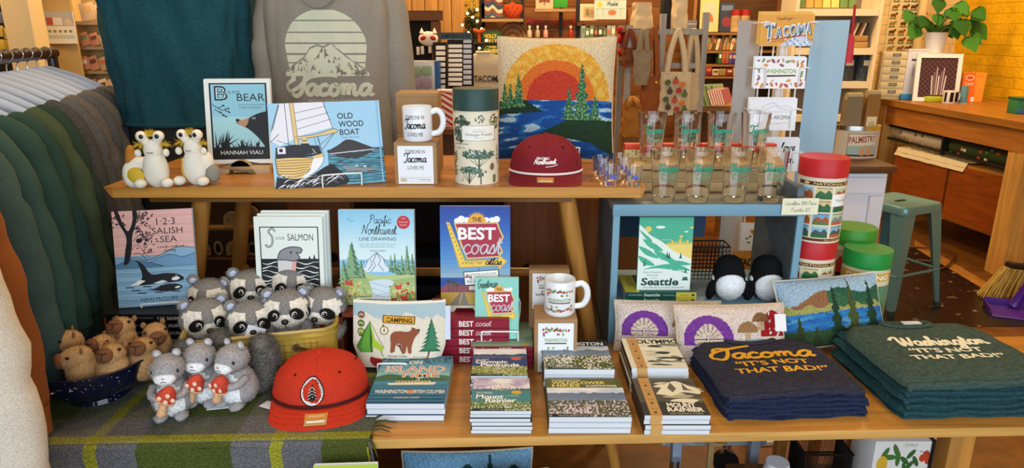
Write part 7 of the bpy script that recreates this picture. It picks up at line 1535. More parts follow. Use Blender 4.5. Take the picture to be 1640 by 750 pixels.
a = Art(50, 52); a.rect(0, 0, 50, 24, 'B4B0AC').rect(0, 24, 50, 52, 'E9E2CC').rect(3, 10, 14, 22, 'B8524A').rect(15, 10, 30, 22, 'E2D8CC').poly([(33, 16), (40, 10), (50, 22), (38, 23)], 'D8C0A0').rect(3, 38, 47, 44, 'BCC8B8')
for i in range(5): a.circ(6 + i * 9, 32, 3, '8A8A7A', 2.4)
slab_px('info_poster', 'white and grey info poster hung beside the cream post', 'poster', 72, 18, 121, 70, 4.2, .006, 'E6DFCC', None, a, -4)
x, w_, z0, z1 = pb(-40, 5, 30, 84, 4.1); t = thing('photo_card_board', 'black display board of small photo cards at far left', 'display board', (x, 4.1, 0)); B().box((0, .02, .95), (w_, .02, 1.9), M('15120F', .7)).build('board', t)
for i, (px, py, c) in enumerate(((1, 28, '6A6A7A'), (12, 30, '5A5A6A'), (1, 50, 'C8A84A'), (9, 54, 'B89A3A'), (18, 58, 'D8C890'), (2, 72, 'C8A83A'), (11, 73, 'A88A2A'))): slab_px('photo_card', 'small photo card on the black board at far left', 'card', px - 4, py - 9, px + 5, py + 9, 4.09, .004, c, 'small photo cards on the black board')
# pegboard, acrylic case, jewellery spinner
t = thing('earring_board', 'black earring board with rustic wood frame beside the hoodie', 'display board', (0, 4.55, 0)); x, w_, z0, z1 = pb(640, 25, 704, 108, 4.55)
B().box((x, .02, (z0 + z1) / 2), (w_, .02, z1 - z0), M('14110F', .8)).build('board', t); fr = M('6A4424', .6, 'wood')
B().box((x, 0, z1), (w_ + .05, .04, .06), fr).build('frame_rail', t); B().box((x + w_ / 2 - .02, .003, (z0 + z1) / 2 - .035), (.06, .04, z1 - z0), fr).build('frame_stile', t); B().box((x, .03, z0 / 2), (w_ * .9, .03, z0), fr).build('stand', t)
for px, py in ((669, 82), (676, 81), (688, 79)): slab_px('earring_card', 'white earring card pinned to the black board', 'card', px - 2, py - 7, px + 3, py + 6, 4.53, .004, 'E2DCD2', 'white earring cards on the board')
q = P(686, 62, Y=4.5); t = thing('cat_sleep_mask', 'white cat-eared mask with red eyes hanging on the board', 'mask', q, 0); wv = M('E6DACA', .7, 'fab'); b = B(); b.ell((0, 0, 0), (.062, .02, .045), wv, 20, 12); b.build('mask', t)
for s in (-1, 1): B().lathe([(.016, 0), (0, .035)], wv, 10, (s * .04, 0, .034)).build('ear', t); B().ell((s * .03, -.017, .004), (.02, .006, .013), M('A82A26', .6), 12, 8, None, (0, R(s * 18), 0)).build('eye', t)
t = thing('acrylic_case', 'clear acrylic display of small packets with blue side', 'display case', (0, 3.4, 0)); x, w_, z0, z1 = pb(650, 98, 697, 160, 3.4)
B().box((x, .05, (z0 + z1) / 2), (w_, .1, z1 - z0), M('C4C8CC', .3), .003).build('case', t); B().box((x + w_ / 2 + .01, .05, (z0 + z1) / 2), (.02, .11, z1 - z0), M('2A5A9A', .4)).build('side_panel', t); B().box((x, .05, z0 / 2), (w_, .1, z0 - .001), M('6A4424', .6, 'wood')).build('plinth', t)
for i in range(2):
    for j in range(3): slab_px('packet', 'small packet in the clear acrylic display', 'packet', 658 + i * 18, 106 + j * 20, 673 + i * 18, 121 + j * 20, 3.385, .008, ['8AA68A', '9A8A9A', 'D8A860'][j], 'packets in the acrylic display')
t = thing('jewelry_spinner', 'black jewelry spinner with white cards and Something Silver sign', 'jewelry stand', (0, 3.5, 0)); bl = M('15100E', .5)
for p0_, p1_, y0, y1, yy in ((694, 716, 68, 170, 0), (716, 742, 64, 170, .03), (741, 757, 58, 170, .06)): x, w_, z0, z1 = pb(p0_, y0, p1_, y1, 3.5); B().box((x, .03 + yy, (z0 + z1) / 2), (w_, .02, z1 - z0), bl).build('panel', t)
x, w_, z0, z1 = pb(704, 52, 756, 63, 3.48); sg = B().box((x, -.02, (z0 + z1) / 2), (w_, .02, z1 - z0), M('3A4A4C', .5)).build('sign', t); a = Art(100, 20); a.text('SOMETHING SILVER', 50, 15, 10, '12100E', 'c', 88, 0, .02); a.build('sign_lettering', sg, w_, z1 - z0, lambda u, v, q: (x - w_ / 2 + u, -.0308 - q, z0 + v))
B().cyl((P(725, 100, Y=3.5).x, .05, 0), .02, 1.2, bl).build('pole', t); B().lathe([(.16, 0), (.16, .02)], bl, 24, (P(725, 100, Y=3.5).x, .05, 0)).build('base', t)
for px0, px1, y0, n, dy in ((698, 713, 73, 8, 9), (718, 740, 71, 9, 7.6), (742, 755, 63, 9, 8.3)):
    for i in range(n): slab_px('earring_card', 'white jewelry card on the black spinner', 'card', px0, y0 + i * dy, px1, y0 + i * dy + dy * .72, 3.475, .004, 'E2DCD6' if px0 < 740 else 'C4CAD6', 'white jewelry cards on the spinner', None, 0, -18 if px0 < 740 else 0)
# small christmas tree with lights
q = P(757, 98, Y=4.9); t = thing('christmas_tree', 'small decorated christmas tree with warm lights near the jewelry stand', 'tree', (q.x, 4.95, q.z)); hh = P(757, 12, Y=4.9).z - q.z; b = B(); rn = random.Random(14); gm = [M('1F3A1C', .7), M('2A4A22', .7), M('16301A', .7)]
for i in range(900):
    f = rn.random() ** .7; z = hh * (1 - f); a = rn.uniform(0, 2 * pi); r_ = .02 + .13 * f * rn.uniform(.3, 1); p = V((r_ * math.cos(a), r_ * math.sin(a), z)); d = V((math.cos(a), math.sin(a), -.3)) * .04; sd = V((-math.sin(a), math.cos(a), 0)) * .008
    b.add([p - sd, p + sd, p + d], [(0, 1, 2)], gm[i % 3])
b.build('foliage', t, None, 180, False); B().tube([(0, 0, -.05), (0, 0, hh * .9)], .012, M('4A321C', .8), 8).build('trunk', t); B().lathe([(.07, 0), (.09, .14)], M('5A3A20', .7), 18, (0, 0, -.14)).build('pot', t); B().box((0, 0, -.14 - (q.z - .14) / 2), (.24, .24, q.z - .14), M('4A2E18', .6, 'wood')).build('plinth', t)
for i in range(14): f = (i + .5) / 14; a = i * 2.4; r_ = .03 + .12 * f; B().ell((r_ * math.cos(a), -abs(r_ * math.sin(a)) - .01, hh * (1 - f)), .009, M('FFD890', .5, 'emit'), 10, 6).build('light_bulb', t)
b = B(); b.ell((.03, -.1, .2), (.026, .012, .014), M('C8541A', .6), 12, 8, None, (0, R(30), 0)); b.ell((.07, -.1, .2), (.026, .012, .014), M('C8541A', .6), 12, 8, None, (0, R(-30), 0)); b.box((.05, -.1, .16), (.02, .006, .1), M('C8541A', .6)); b.build('bow', t)
# cream sweatshirt lettered TACOMA
q = P(775, 84, Y=4.3); sweat('small cream sweatshirt lettered Tacoma behind the tall puzzle tube', (q.x, 4.3, q.z + .03), 8, 'D8C8A8', 'fab', .66, 5.5, None, .5); swt = [o for o in C.objects if o.get('label', '').startswith('small cream sweatshirt')][0]; swt.scale = (.62,) * 3
a = Art(100, 40); a.text('TACOMA', 50, 30, 24, '2A2420', 'c', 92, 0, .02); a.build('chest_lettering', swt, .3, .1, lambda u, v, q: (u - .12, -.078 - q, -.35 + v))
tag(B().tube([(q.x - .2, 4.31, q.z + .05), (q.x + .25, 4.31, q.z + .05)], .01, M('2A2420', .5), 8).build('wall_bar'), 'dark bar on which the small cream sweatshirt hangs', 'bar')
# centre back shelves
ib = M('2A2420', .5)
def bracket_shelf(label, p0_, p1_, y, Y, posts, cols='B08A5A', dep=.22):
    a, c = P(p0_, y, Y=Y), P(p1_, y, Y=Y); t = thing('wall_shelf', label, 'shelf', ((a.x + c.x) / 2, Y, a.z)); B().box((0, dep / 2, -.012), (c.x - a.x, dep, .024), M(cols, .5, 'wood')).build('board', t)
    for px in posts: x = P(px, y, Y=Y).x - (a.x + c.x) / 2; B().box((x, dep - .02, -.04 if len(posts) < 9 else 0), (.03, .03, .9), ib).build('post', t)
    return a.z
YS = 6.0
bracket_shelf('wooden shelf with striped textile and strawberry pillow', 771, 838, 30, YS, (771, 837)); bracket_shelf('wooden shelf beside the christmas tree under yellow wall art', 722, 765, 46, YS, (723,)); bracket_shelf('wooden shelf holding the green Holly Jolly sign', 772, 842, 87, YS, (774,)); bracket_shelf('wooden shelf above the sunset pillow with butterfly card', 856, 923, 14, YS, (901,)); bracket_shelf('wooden shelf of small bottles behind the sunset pillow', 842, 1000, 61, YS, ())
a = Art(80, 80); a.rect(0, 0, 80, 80, 'C8A02A').frame(4, 4, 76, 76, 2, '7A5A1A')
for r_ in (30, 22, 12): a.line([(40 + r_ * math.cos(k * pi / 12), 44 + r_ * math.sin(k * pi / 12)) for k in range(24)], 1.6, '6A4A14', True)
for k in range(12): a.circ(40 + 26 * math.cos(k * pi / 6), 44 + 26 * math.sin(k * pi / 6), 2.5, '6A4A14', None, 8)
a.circ(40, 44, 6, '8A5A1A'); slab_px('tea_towel', 'yellow tea towel printed with a round wheel, above the tree', 'towel', 726, -14, 767, 27, 6.05, .006, 'C8A02A', None, a)
a = Art(40, 50)
for k, c in enumerate(('4A2A2A', '3A5A6A', 'C8B89A', '7A3A3A', '2A4A5A', 'D8C8A0', '8A4A3A', '3A5A6A', 'C8B89A')): a.poly(cr([(-6, k * 7 - 10), (8, k * 7 - 4), (18, k * 7 - 10), (30, k * 7), (46, k * 7 - 4)], 3) + cr([(46, k * 7 + 3), (30, k * 7 + 7), (18, k * 7 - 3), (8, k * 7 + 3), (-6, k * 7 - 3)], 3), c)
a.it = [([(min(40, max(0, x)), min(50, max(0, y))) for x, y in v], f, c) for v, f, c in a.it]
slab_px('wavy_textile', 'dark textile with wavy stripes standing on the back shelf', 'textile', 776, -14, 805, 28, 6.05, .02, '3A4A5A', None, a, 0, -8)
q = P(821, 29, Y=6.02); t = thing('strawberry_pillow', 'orange-red strawberry shaped pillow on the back shelf', 'pillow', (q.x, 6.08, q.z)); B().ell((0, 0, .065), (.085, .04, .068), M('C8481E', .8, 'fab'), 20, 12, None, None, lambda p: (p[0] * (1 + .25 * p[2] / .068), p[1], p[2])).build('body', t); b = B()
for k in range(6): b.ell((.06 * math.cos(k * 1.05) * .8, -.01, .125 + .012 * math.sin(k * 1.05)), (.03, .02, .008), M('4A5A2A', .8), 8, 6, None, (0, R(k * 60), 0))
b.build('leaves', t); [B().ell((x, -.038, z), (.004, .004, .006), M('3A2A1A', .8), 6, 4).build('seed', t) for x, z in ((-.04, .08), (0, .09), (.04, .08), (-.025, .05), (.02, .05), (0, .025))]
a = Art(30, 40); a.rect(0, 0, 30, 40, '2E5A2A')
for i, t_ in enumerate(('HOLLY', 'JOLLY', 'GOOD', 'TIMES')): a.text(t_, 3, 11 + i * 8.4, 6, 'E2C050', 'l', [21, 22, 20, 24][i], 0, .06)
slab_px('holiday_sign', 'green sign reading Holly Jolly Good Times on back shelf', 'sign', 772, 50, 802, 88, 5.98, .012, '2E5A2A', None, a)
a = Art(30, 26); a.rect(0, 0, 30, 26, 'D8B88A').poly([(15, 10), (4, 4), (6, 16), (15, 14)], '8A4A2A').poly([(15, 10), (26, 4), (24, 16), (15, 14)], '8A4A2A').line([(15, 6), (15, 20)], 1.4, '4A2A1A')
slab_px('butterfly_card', 'tan card with brown butterfly on the upper back shelf', 'card', 858, -10, 886, 14, 6.0, .006, 'D8B88A', None, a, 0, -6); slab_px('green_card', 'bright green card beside the butterfly card', 'card', 887, -10, 909, 12, 6.0, .006, '3AA02A', None, None, 0, -6)
a = Art(100, 16); a.text('MERRY CHRISTMAS', 50, 13, 10, 'A81E1A', 'c', 96, 0, .03); x, w_, z0, z1 = pb(842, 27, 938, 39, 6.3); t = thing('word_garland', 'red Merry Christmas word garland across the plank wall', 'garland', (x, 6.31, z0)); a.build('letters', t, w_, z1 - z0, lambda u, v, q: (u - w_ / 2, -q * 60 - .004 * math.sin(u * 12), v - .02 * math.sin(pi * u / w_))); B().tube([(-w_ / 2 + w_ * k / 16, 0, (z1 - z0) * .9 - .03 * math.sin(pi * k / 16)) for k in range(17)], .003, M('8A1A16', .7), 5).build('string', t)
for i, (px, c) in enumerate(((848, 'D8C0A0'), (861, 'B8A080'), (874, 'D8A090'), (914, 'A8322A'))):
    q = P(px, 60, Y=6.05); t = thing('small_bottle', ['cream', 'brown', 'pink', 'red'][i] + ' small bottle on the shelf behind the sunset pillow', 'bottle', (q.x, 6.08, q.z)); B().lathe([(.018, 0), (.02, .003), (.02, .05), (.008, .065), (.008, .075)], M(c, .3), 16).build('bottle', t); B().cyl((0, 0, .075), .01, .022, M('E9E2D6', .4), 12).build('cap', t)
q = P(822, 87, Y=6.05); t = thing('round_basket', 'round woven basket standing on edge behind the pillow', 'basket', (q.x, 6.12, q.z + .13)); B().lathe([(0, 0), (.13, 0), (.135, .02), (.13, .04)], M('A87848', .8, 'mott'), 32, (0, 0, 0), False, Matrix.Rotation(R(90), 4, 'X')).build('weave', t); [B().tube([(r_ * math.cos(k * pi / 12), -.004, r_ * math.sin(k * pi / 12)) for k in range(24)], .005, M('7A5430', .8), 6, True).build('woven_ring', t) for r_ in (.05, .09, .13)]
a = Art(34, 34); a.rect(0, 0, 34, 34, 'D8C098').rect(6, 6, 28, 28, 'B89A6A').rect(10, 10, 16, 24, '8A7A4A').rect(18, 12, 24, 22, 'A88A5A'); slab_px('print_card', 'tan art card leaning beside the blue recipe calendar', 'card', 929, 6, 960, 33, 5.6, .006, 'D8C098', None, a, 0, -6)
a = Art(60, 34); a.rect(0, 0, 60, 34, 'B8C4B8').circ(10, 8, 5, 'D8B83A').script('Market', 24, 10, 4, '3A4A4A', 1, 20).circ(34, 22, 8, 'C86A3A', 5)
for k in range(5): a.line([(6 + k * 11, 14), (6 + k * 11, 30)], .6, '6A7A7A')
a.line([(4, 16), (58, 15)], .6, '6A7A7A'); slab_px('recipe_calendar', 'pale blue-grey printed calendar card near the cream bags', 'card', 952, 0, 1003, 31, 5.55, .006, 'B8C4B8', None, a, 0, -6)
bracket_shelf('dark shelf under the tan card and blue calendar', 925, 1006, 36, 5.55, (), '5A3A1E'); bracket_shelf('dark shelf of small books right of the sunset pillow', 925, 1008, 68, 5.5, (928,), '5A3A1E')
row('small_book', 'small book standing on the dark shelf behind the pillow', 'book', 930, 985, 66, 5.55, 8, 20, 26, ['5A5A42', '8AA0A0', '6A7A5A', 'A8A078', '4A4A3A'], 'small books on the dark back shelf')
q = P(1003, 60, Y=4.3); t = thing('red_ornament_cluster', 'bright red felt letters ornament hanging right of sunset pillow', 'ornament', q); b = B(); rn = random.Random(5)
for i in range(16): b.ell((rn.uniform(-.04, .04), rn.uniform(-.02, .02), rn.uniform(-.11, .05)), (.02, .012, .024), M('A8161E', .7), 8, 6)
b.build('felt_letters', t); B().tube([(0, 0, .04), (0, 0, .16)], .003, M('5A1014', .8), 5).build('hanging_loop', t)
# grey ladder rack of bags
YR = 4.1; GF = M('9A948A', .5, 'wood', 0, 2); t = thing('bag_rack', 'weathered grey frame rack hung with bags and totes', 'rack', (0, YR, 0))
for px, tp in ((1006, 40), (1058, 22), (1125, 20)): x = P(px, 100, Y=YR).x; zt = P(px, tp, Y=YR).z; B().box((x, 0, zt / 2), (.032, .04, zt), GF).build('post', t)
for px0, px1, y in ((1006, 1058, 52), (1058, 1125, 51), (1058, 1125, 105), (1006, 1125, 240)): a_, c_ = P(px0, y, Y=YR), P(px1, y, Y=YR); B().box(((a_.x + c_.x) / 2, 0, a_.z), (c_.x - a_.x, .03, .03), GF).build('rail', t)
x0, x1 = P(1004, 50, Y=YR).x, P(1127, 50, Y=YR).x; B().box(((x0 + x1) / 2, .16, P(1060, 49, Y=YR).z), (x1 - x0, .3, .02), M('6A5440', .6, 'wood')).build('top_board', t)
for px, hgt in ((1006, 40), (1125, 40)): B().box((P(px, 100, Y=YR).x, .3, P(px, hgt, Y=YR).z / 2), (.032, .04, P(px, hgt, Y=YR).z), GF).build('post', t)
def bag(label, px0, py0, px1, py1, Y, col, kind='fab', dep=.06, strap=None, art=None, taper=.12, name='tote_bag', seed=0):
    cx, w_, z0, z1 = pb(px0, py0, px1, py1, Y); h_ = z1 - z0; t = thing(name, label, 'bag', (cx, Y, z0)); m = M(col, .7, kind)
    def f(u, v): 
        a = 2 * pi * u; c, s_ = math.cos(a), math.sin(a); k = (1 - taper * v) * (.93 + .07 * min(1, v * 5)); return (w_ / 2 * k * math.copysign(abs(c) ** .45, c) + .008 * nz2(v * 5, c * 2, seed), dep / 2 * math.copysign(abs(s_) ** .7, s_) * (1.1 - .5 * v) + .012 * nz2(c * 4 + seed, v * 4), h_ * v)
    b = B(); b.grid(36, 14, f, m, None, True); b.add([f(i / 36, 0) for i in range(36)], [tuple(range(36))], m); b.build('body', t, None, 80)
    if strap:
        zs = P(cx, strap, Y=Y).z - z0 if False else (P((px0 + px1) / 2, strap, Y=Y).z - z0)
        for y in (-dep * .3, dep * .3): B().tube(cr([(-w_ * .28, y, h_ * .96), (-w_ * .2, y, h_ + (zs - h_) * .5), (-.008, y * .3, zs), (.008, y * .3, zs), (w_ * .2, y, h_ + (zs - h_) * .5), (w_ * .28, y, h_ * .96)], 5), .014, m, 8, flat=.35, up=(0, 1, 0)).build('strap', t)
    if art: art.build('print', t, w_ * .8, h_ * .8, lambda u, v, q: (u - w_ * .4, -dep * .56 - .014 - q, v + h_ * .08))
    return t
a = Art(60, 70); rn = random.Random(7)
for i, (x, y) in enumerate(((10, 10), (28, 8), (44, 14), (16, 28), (36, 26), (50, 34), (8, 44), (28, 46), (46, 52), (14, 60), (34, 64), (52, 66))):
    c = ['4A5A2A', 'B8482A', 'C8782A', '4A3A3A', 'A8321E', '5A6A2A'][i % 6]; a.circ(x, y, 7, c, 6, 12)
    if i % 2: a.poly([(x - 4, y - 5), (x, y - 12), (x + 4, y - 5)], '4A5A2A')
bag('cream tote printed with vegetables hanging from the grey rack', 1054, 115, 1106, 184, 4.05, 'CDBB98', 'fab', .05, 52, a, .08)
bag('cream tote behind the vegetable-printed one on the grey rack', 1088, 116, 1122, 176, 4.1, 'C4AE86', 'fab', .05, 52, None, .08, 'tote_bag', 3)
t = bag('tan leather shoulder bag hanging beside the grey rack post', 1026, 122, 1057, 182, 4.06, '8A4A1E', '', .07, 50, None, .02, 'leather_bag', 4); B().ell((.02, -.05, .18), (.008, .004, .01), M('D8B050', .3, '', 1), 10, 6).build('clasp', t)
bag('brown leather pouch hanging at the left of the grey rack', 992, 76, 1022, 106, 4.08, '6A3418', '', .07, 51, None, .3, 'leather_pouch', 6)
bag('taupe cloth bag hanging in front of brown pouch', 1016, 80, 1040, 136, 4.03, '8A7A62', 'fab', .05, 51, None, -.3, 'cloth_bag', 8)
bag('ochre leather bucket bag on a box below the grey rack', 995, 170, 1028, 218, 3.7, '9A6420', '', .09, 158, None, .1, 'bucket_bag', 9)
bag('cream canvas bag slumped on top of the grey rack', 1009, 4, 1046, 50, 4.2, 'CDB488', 'fab', .16, None, None, .25, 'canvas_bag', 12); bag('cream and orange canvas bag standing on the rack top', 1074, -8, 1100, 49, 4.25, 'D0BA92', 'fab', .14, None, None, .1, 'canvas_bag', 15)
bag('dark patterned bag between cream bags on the rack top', 1058, -10, 1073, 48, 4.3, '26221E', 'fab', .12, None, None, .05, 'canvas_bag', 17)
cx, w_, z0, z1 = pb(998, 218, 1034, 262, 3.7); t = thing('brown_carton', 'brown carton under the ochre leather bag', 'box', (cx, 3.7, 0)); B().box((0, .05, z1 / 2), (w_ * 1.1, .2, z1 - .002), M('6A4A28', .8), .003).build('carton', t); B().box((0, -.0505, z1 - .05), (w_ * .3, .002, .03), M('C8B48A', .6)).build('label', t)
q = P(1106, 48, Y=4.25); [tag(B().box((q.x, 4.3, q.z + .006 + i * .014), (.07, .1, .012), M(['D8D4CC', 'A8A8A4'][i % 2], .6), .001).build('small_book'), 'small pale book in the pile on the rack top', 'book', 'pale books piled on the rack top') for i in range(4)]
# wall shelves right of the rack
t = shelf_unit('wall_shelving', 'wooden wall shelving of books and prints behind the grey board', 1108, 1262, (52, 81, 103, 122), 5.9, .25, '9A6A30')
B().box((0, .26, 1.0), (P(1262, 60, Y=5.9).x - P(1108, 60, Y=5.9).x, .015, 2.0), M('5A3A1C', .7, 'wood')).build('back_panel', t)
a = Art(30, 50); a.rect(0, 0, 30, 50, 'D8C07A').rect(6, 8, 24, 42, 'B8BC9A').poly([(10, 36), (14, 22), (20, 26), (22, 36)], 'B86A2A'); slab_px('framed_art', 'cream framed art print with orange bush on wall shelving', 'picture', 1122, -6, 1152, 51, 5.92, .02, 'D8C07A', None, a, 0, -7)
a = Art(24, 46); a.rect(0, 0, 24, 46, '3A3E4A').circ(12, 30, 8, '8A3A3A').rect(3, 4, 21, 12, '6A7A8A'); slab_px('art_book', 'dark art book standing beside the framed print', 'book', 1153, 4, 1177, 51, 5.95, .02, '3A3E4A', None, a, 0, -7)
for i, px in enumerate((1182, 1197)):
    q = P(px, 51, Y=5.86); t = thing('tea_tin', ['left', 'right'][i] + ' red-lidded patterned tin at the wall shelving end', 'tin', (q.x, 5.95, q.z)); B().lathe([(.038, 0), (.038, .13)], M('C8A06A', .5, 'mott'), 24).build('tin', t); B().lathe([(.04, .13), (.04, .175)], M('A8281E', .4), 24).build('lid', t)
row('pocket_card', 'small card or booklet on the second wall shelf', 'card', 1128, 1196, 80, 5.92, 12, 18, 25, ['D8C090', 'B8884A', '6A4A2A', 'E2D0A0', '8A5A3A'], 'booklets on the second wall shelf', .02, 12, .8, -6)
row('coloured_book', 'small coloured book on the third wall shelf', 'book', 1150, 1200, 102, 5.9, 9, 17, 19, ['4A6A3A', '8A6A2A', 'B8522A', '8A3A5A', '5A4A8A', '4A3A7A'], 'coloured books on the third wall shelf')
row('gift_box', 'small kraft gift box on the lowest wall shelf', 'box', 1118, 1196, 121, 5.9, 7, 9, 15, ['A8783A', '8A2A1E', 'D0B080', '7A4A24'], 'gift boxes on the lowest wall shelf')
# crates of cards on a low table
cx, w_, z0, z1 = pb(1112, 170, 1200, 225, 4.6); t = thing('card_table', 'low wooden table of card crates behind the pint glasses', 'table', (cx, 4.6, 0)); B().box((0, .25, z1 - .02), (w_ * 1.2, .5, .04), M('8A6234', .5, 'wood')).build('tabletop', t); [B().box((sx * w_ * .5, .25 + sy * .2, z1 / 2 - .02), (.05, .05, z1 - .04), M('7A5428', .5, 'wood')).build('leg', t) for sx in (-1, 1) for sy in (-1, 1)]
for k, (p0_, p1_, c, lab) in enumerate(((1128, 1170, 'A8B088', 'green striped card in the slanted card crate'), (1150, 1178, 'D0B8B0', 'pink and white card bundled behind the pint glasses'))):
    a_, c_ = P(p0_, 170, Y=4.58 - k * .1), P(p1_, 170, Y=4.58 - k * .1)
    for i in range(12): o = B().box((0, 0, .07), (.09, .003, .14 - .04 * k), M(['4A7A5A', c, '8A9A6A'][i % 3] if not k else ['D8CCC8', 'A85A5A'][i % 2], .6)).build('striped_card', None, (a_.x + (c_.x - a_.x) * (i + .5) / 12, 4.62 - .1 * k + i * .006, z1 + .001 + k * .0)); o.rotation_euler = (R(-20), R(-8), R(40)); tag(o, lab, 'card', 'cards in the crate ' + ('behind the glasses' if not k else 'bundle'))
# white bookshelf at the right
YB_ = 5.4; t = shelf_unit('white_bookshelf', 'white bookshelf with dark tins, left of the workbench', 1270, 1408, (14, 77, 131, 185), YB_, .3, 'DCCDA8', -60, None, False, True, .05); B().box((0, .31, 1.0), (P(1408, 60, Y=YB_).x - P(1270, 60, Y=YB_).x, .015, 2.1), M('8A7A60', .7)).build('back_panel', t)
row('calendar_card', 'illustrated card on the top board of the white bookshelf', 'card', 1276, 1372, 12, YB_ + .05, 7, 24, 30, ['C8B04A', '6A8A4A', 'D8A050', '8AA06A', 'E2C870'], 'illustrated cards on the white bookshelf', .02, 0, .85, -8)
for i in range(6): o = slab_px('notebook', 'striped notebook leaning on the boxes in white bookshelf', 'notebook', 1362 + i * 4, 36, 1365 + i * 4, 59, YB_ + .06, .12, ['8A5A2A', 'D8CCB0', '3A2A20'][i % 3], 'leaning notebooks on the white bookshelf'); o.rotation_euler.y = R(18)
for i, y in enumerate((66, 76)): slab_px('kraft_box', ['upper', 'lower'][i] + ' flat kraft box under the leaning notebooks', 'box', 1352, y - 9, 1390, y, YB_ + .05, .18, 'A8804A')
for i, px in enumerate((1348, 1376)):
    q = P(px + 4, 130, Y=YB_ + .1); t = thing('marbled_tin', ['left', 'right'][i] + ' dark marbled tin on the white bookshelf', 'tin', (q.x, YB_ + .12, q.z)); B().lathe([(.072, 0), (.072, .2), (.068, .205)], M('2E343C', .5, 'speck'), 28).build('tin', t); B().box((0, -.073, .14), (.06, .003, .04), M('D0C8B0', .6), .001).build('label', t)
q = V((r1_.x + .014, 2.312, P(1359, 70, Y=2.3).z)); t = thing('red_tassel', 'red tassel string hanging behind the light blue board', 'tassel', q); B().tube([(0, 0, .12), (.004, 0, .02)], .004, M('B82A34', .7), 6).build('cord', t); B().lathe([(.004, .03), (.012, .02), (.016, -.06)], M('C03A44', .8), 12).build('tassel', t)
# behind the mug boxes
a = Art(40, 60); a.rect(0, 0, 40, 60, 'E2D2C8')
for k in range(8): a.poly([(0, k * 10 - 12), (40, k * 10 + 4), (40, k * 10 + 9), (0, k * 10 - 7)], 'B0302A')
a.it = [([(x, min(60, max(0, y))) for x, y in v], f, c) for v, f, c in a.it]
cx, w_, z0, z1 = pb(690, 215, 728, 250, 2.95); t = thing('back_counter', 'brown counter of kraft boxes behind the white mug', 'counter', (P(690, 230, Y=2.95).x, 2.95, 0)); B().box((0, .18, z1 / 2), (.7, .36, z1), M('5A3A1E', .6, 'wood'), .004).build('body', t); B().box((0, .18, z1 + .012), (.74, .4, .024), M('7A5028', .5, 'wood')).build('top', t); zc = z1 + .025
slab_px('striped_bag', 'red and white striped paper bag between mug and puzzle tube', 'bag', 700, 163, 725, 222, 2.98, .07, 'E2D2C8', None, a, 0, 0, 'bag', .6, zc)
for i in range(6): slab_px('kraft_carton', 'flat kraft carton stacked behind the white mug', 'box', 664 + i % 2 * 3, 205, 698 + i % 2 * 2, 211, 3.0, .2, ['8A6236', '7A5228'][i % 2], 'kraft cartons stacked behind the mug', None, 0, 0, 'carton', .7, zc + .0005 + i * .017)
# laser cut wooden ornaments on a stand behind the salmon books
Yo = 2.42; x, w_, z0, z1 = pb(312, 318, 455, 460, Yo); t = thing('ornament_stand', 'dark plywood stand of laser-cut ornaments under the high table', 'display stand', (x, Yo, 0)); B().box((0, .04, z1 / 2), (w_, .02, z1), M('4A3220', .6, 'wood')).build('back_board', t); PLY = M('A88450', .6, 'wood')
for y in (365, 412): z = P(380, y, Y=Yo).z; B().box((.0, 0, z), (w_, .05, .008), M('7A5830', .6, 'wood')).build('ledge', t)
for i, (px, py, w2, h2, l) in enumerate(((321, 352, 24, 26, 'yellow-stained laser-cut ornament at the left of the plywood stand'), (371, 362, 28, 24, 'arched plywood bracket ornament on the upper ledge'), (376, 410, 30, 26, 'arched plywood bracket ornament on the lower ledge'), (402, 362, 30, 34, 'round mountain ornament on the upper ledge'), (437, 362, 34, 26, 'carved numerals ornament at the right of upper ledge'), (408, 410, 34, 24, 'black bird ornament on the lower ledge'), (412, 386, 0, 0, ''), (325, 410, 26, 24, 'dark lighthouse ornament at the lower left ledge'), (350, 410, 16, 26, 'oval dark ornament beside the post'))):
    if not l: continue
    q = P(px, py, Y=Yo - .02); k = 2.36 / FOC; w3, h3 = w2 * k, h2 * k; t = thing('wooden_ornament', l, 'ornament', (q.x, Yo - .015, q.z)); col = PLY if i not in (0,) else M('A88A2A', .6, 'wood')
    o_ = [(-w3 / 2, 0), (w3 / 2, 0), (w3 / 2, h3 * .5)] + [(w3 / 2 * math.cos(R(a)), h3 * .5 + h3 * .5 * math.sin(R(a))) for a in range(15, 180, 15)] + [(-w3 / 2, h3 * .5)]
    if i in (3, 8): o_ = [(w3 / 2 * math.cos(R(a)), h3 / 2 + h3 / 2 * math.sin(R(a))) for a in range(0, 360, 15)]
    b = B(); b.prism(o_, .006, col); b.build('plywood_shape', t)
    a = Art(40, 40); a.line([(8, 32), (14, 18), (20, 26), (28, 12), (34, 32)], 2, '3A2414')
    if i == 4: a.text('26', 20, 28, 18, '3A2414', 'c', 24, 0, .03)
    if i in (5, 7, 8): a.circ(20, 20, 10, '1A1410', 13)
    a.build('burnt_drawing', t, w3, h3, lambda u, v, q: (u - w3 / 2, -.0007 - q, v))
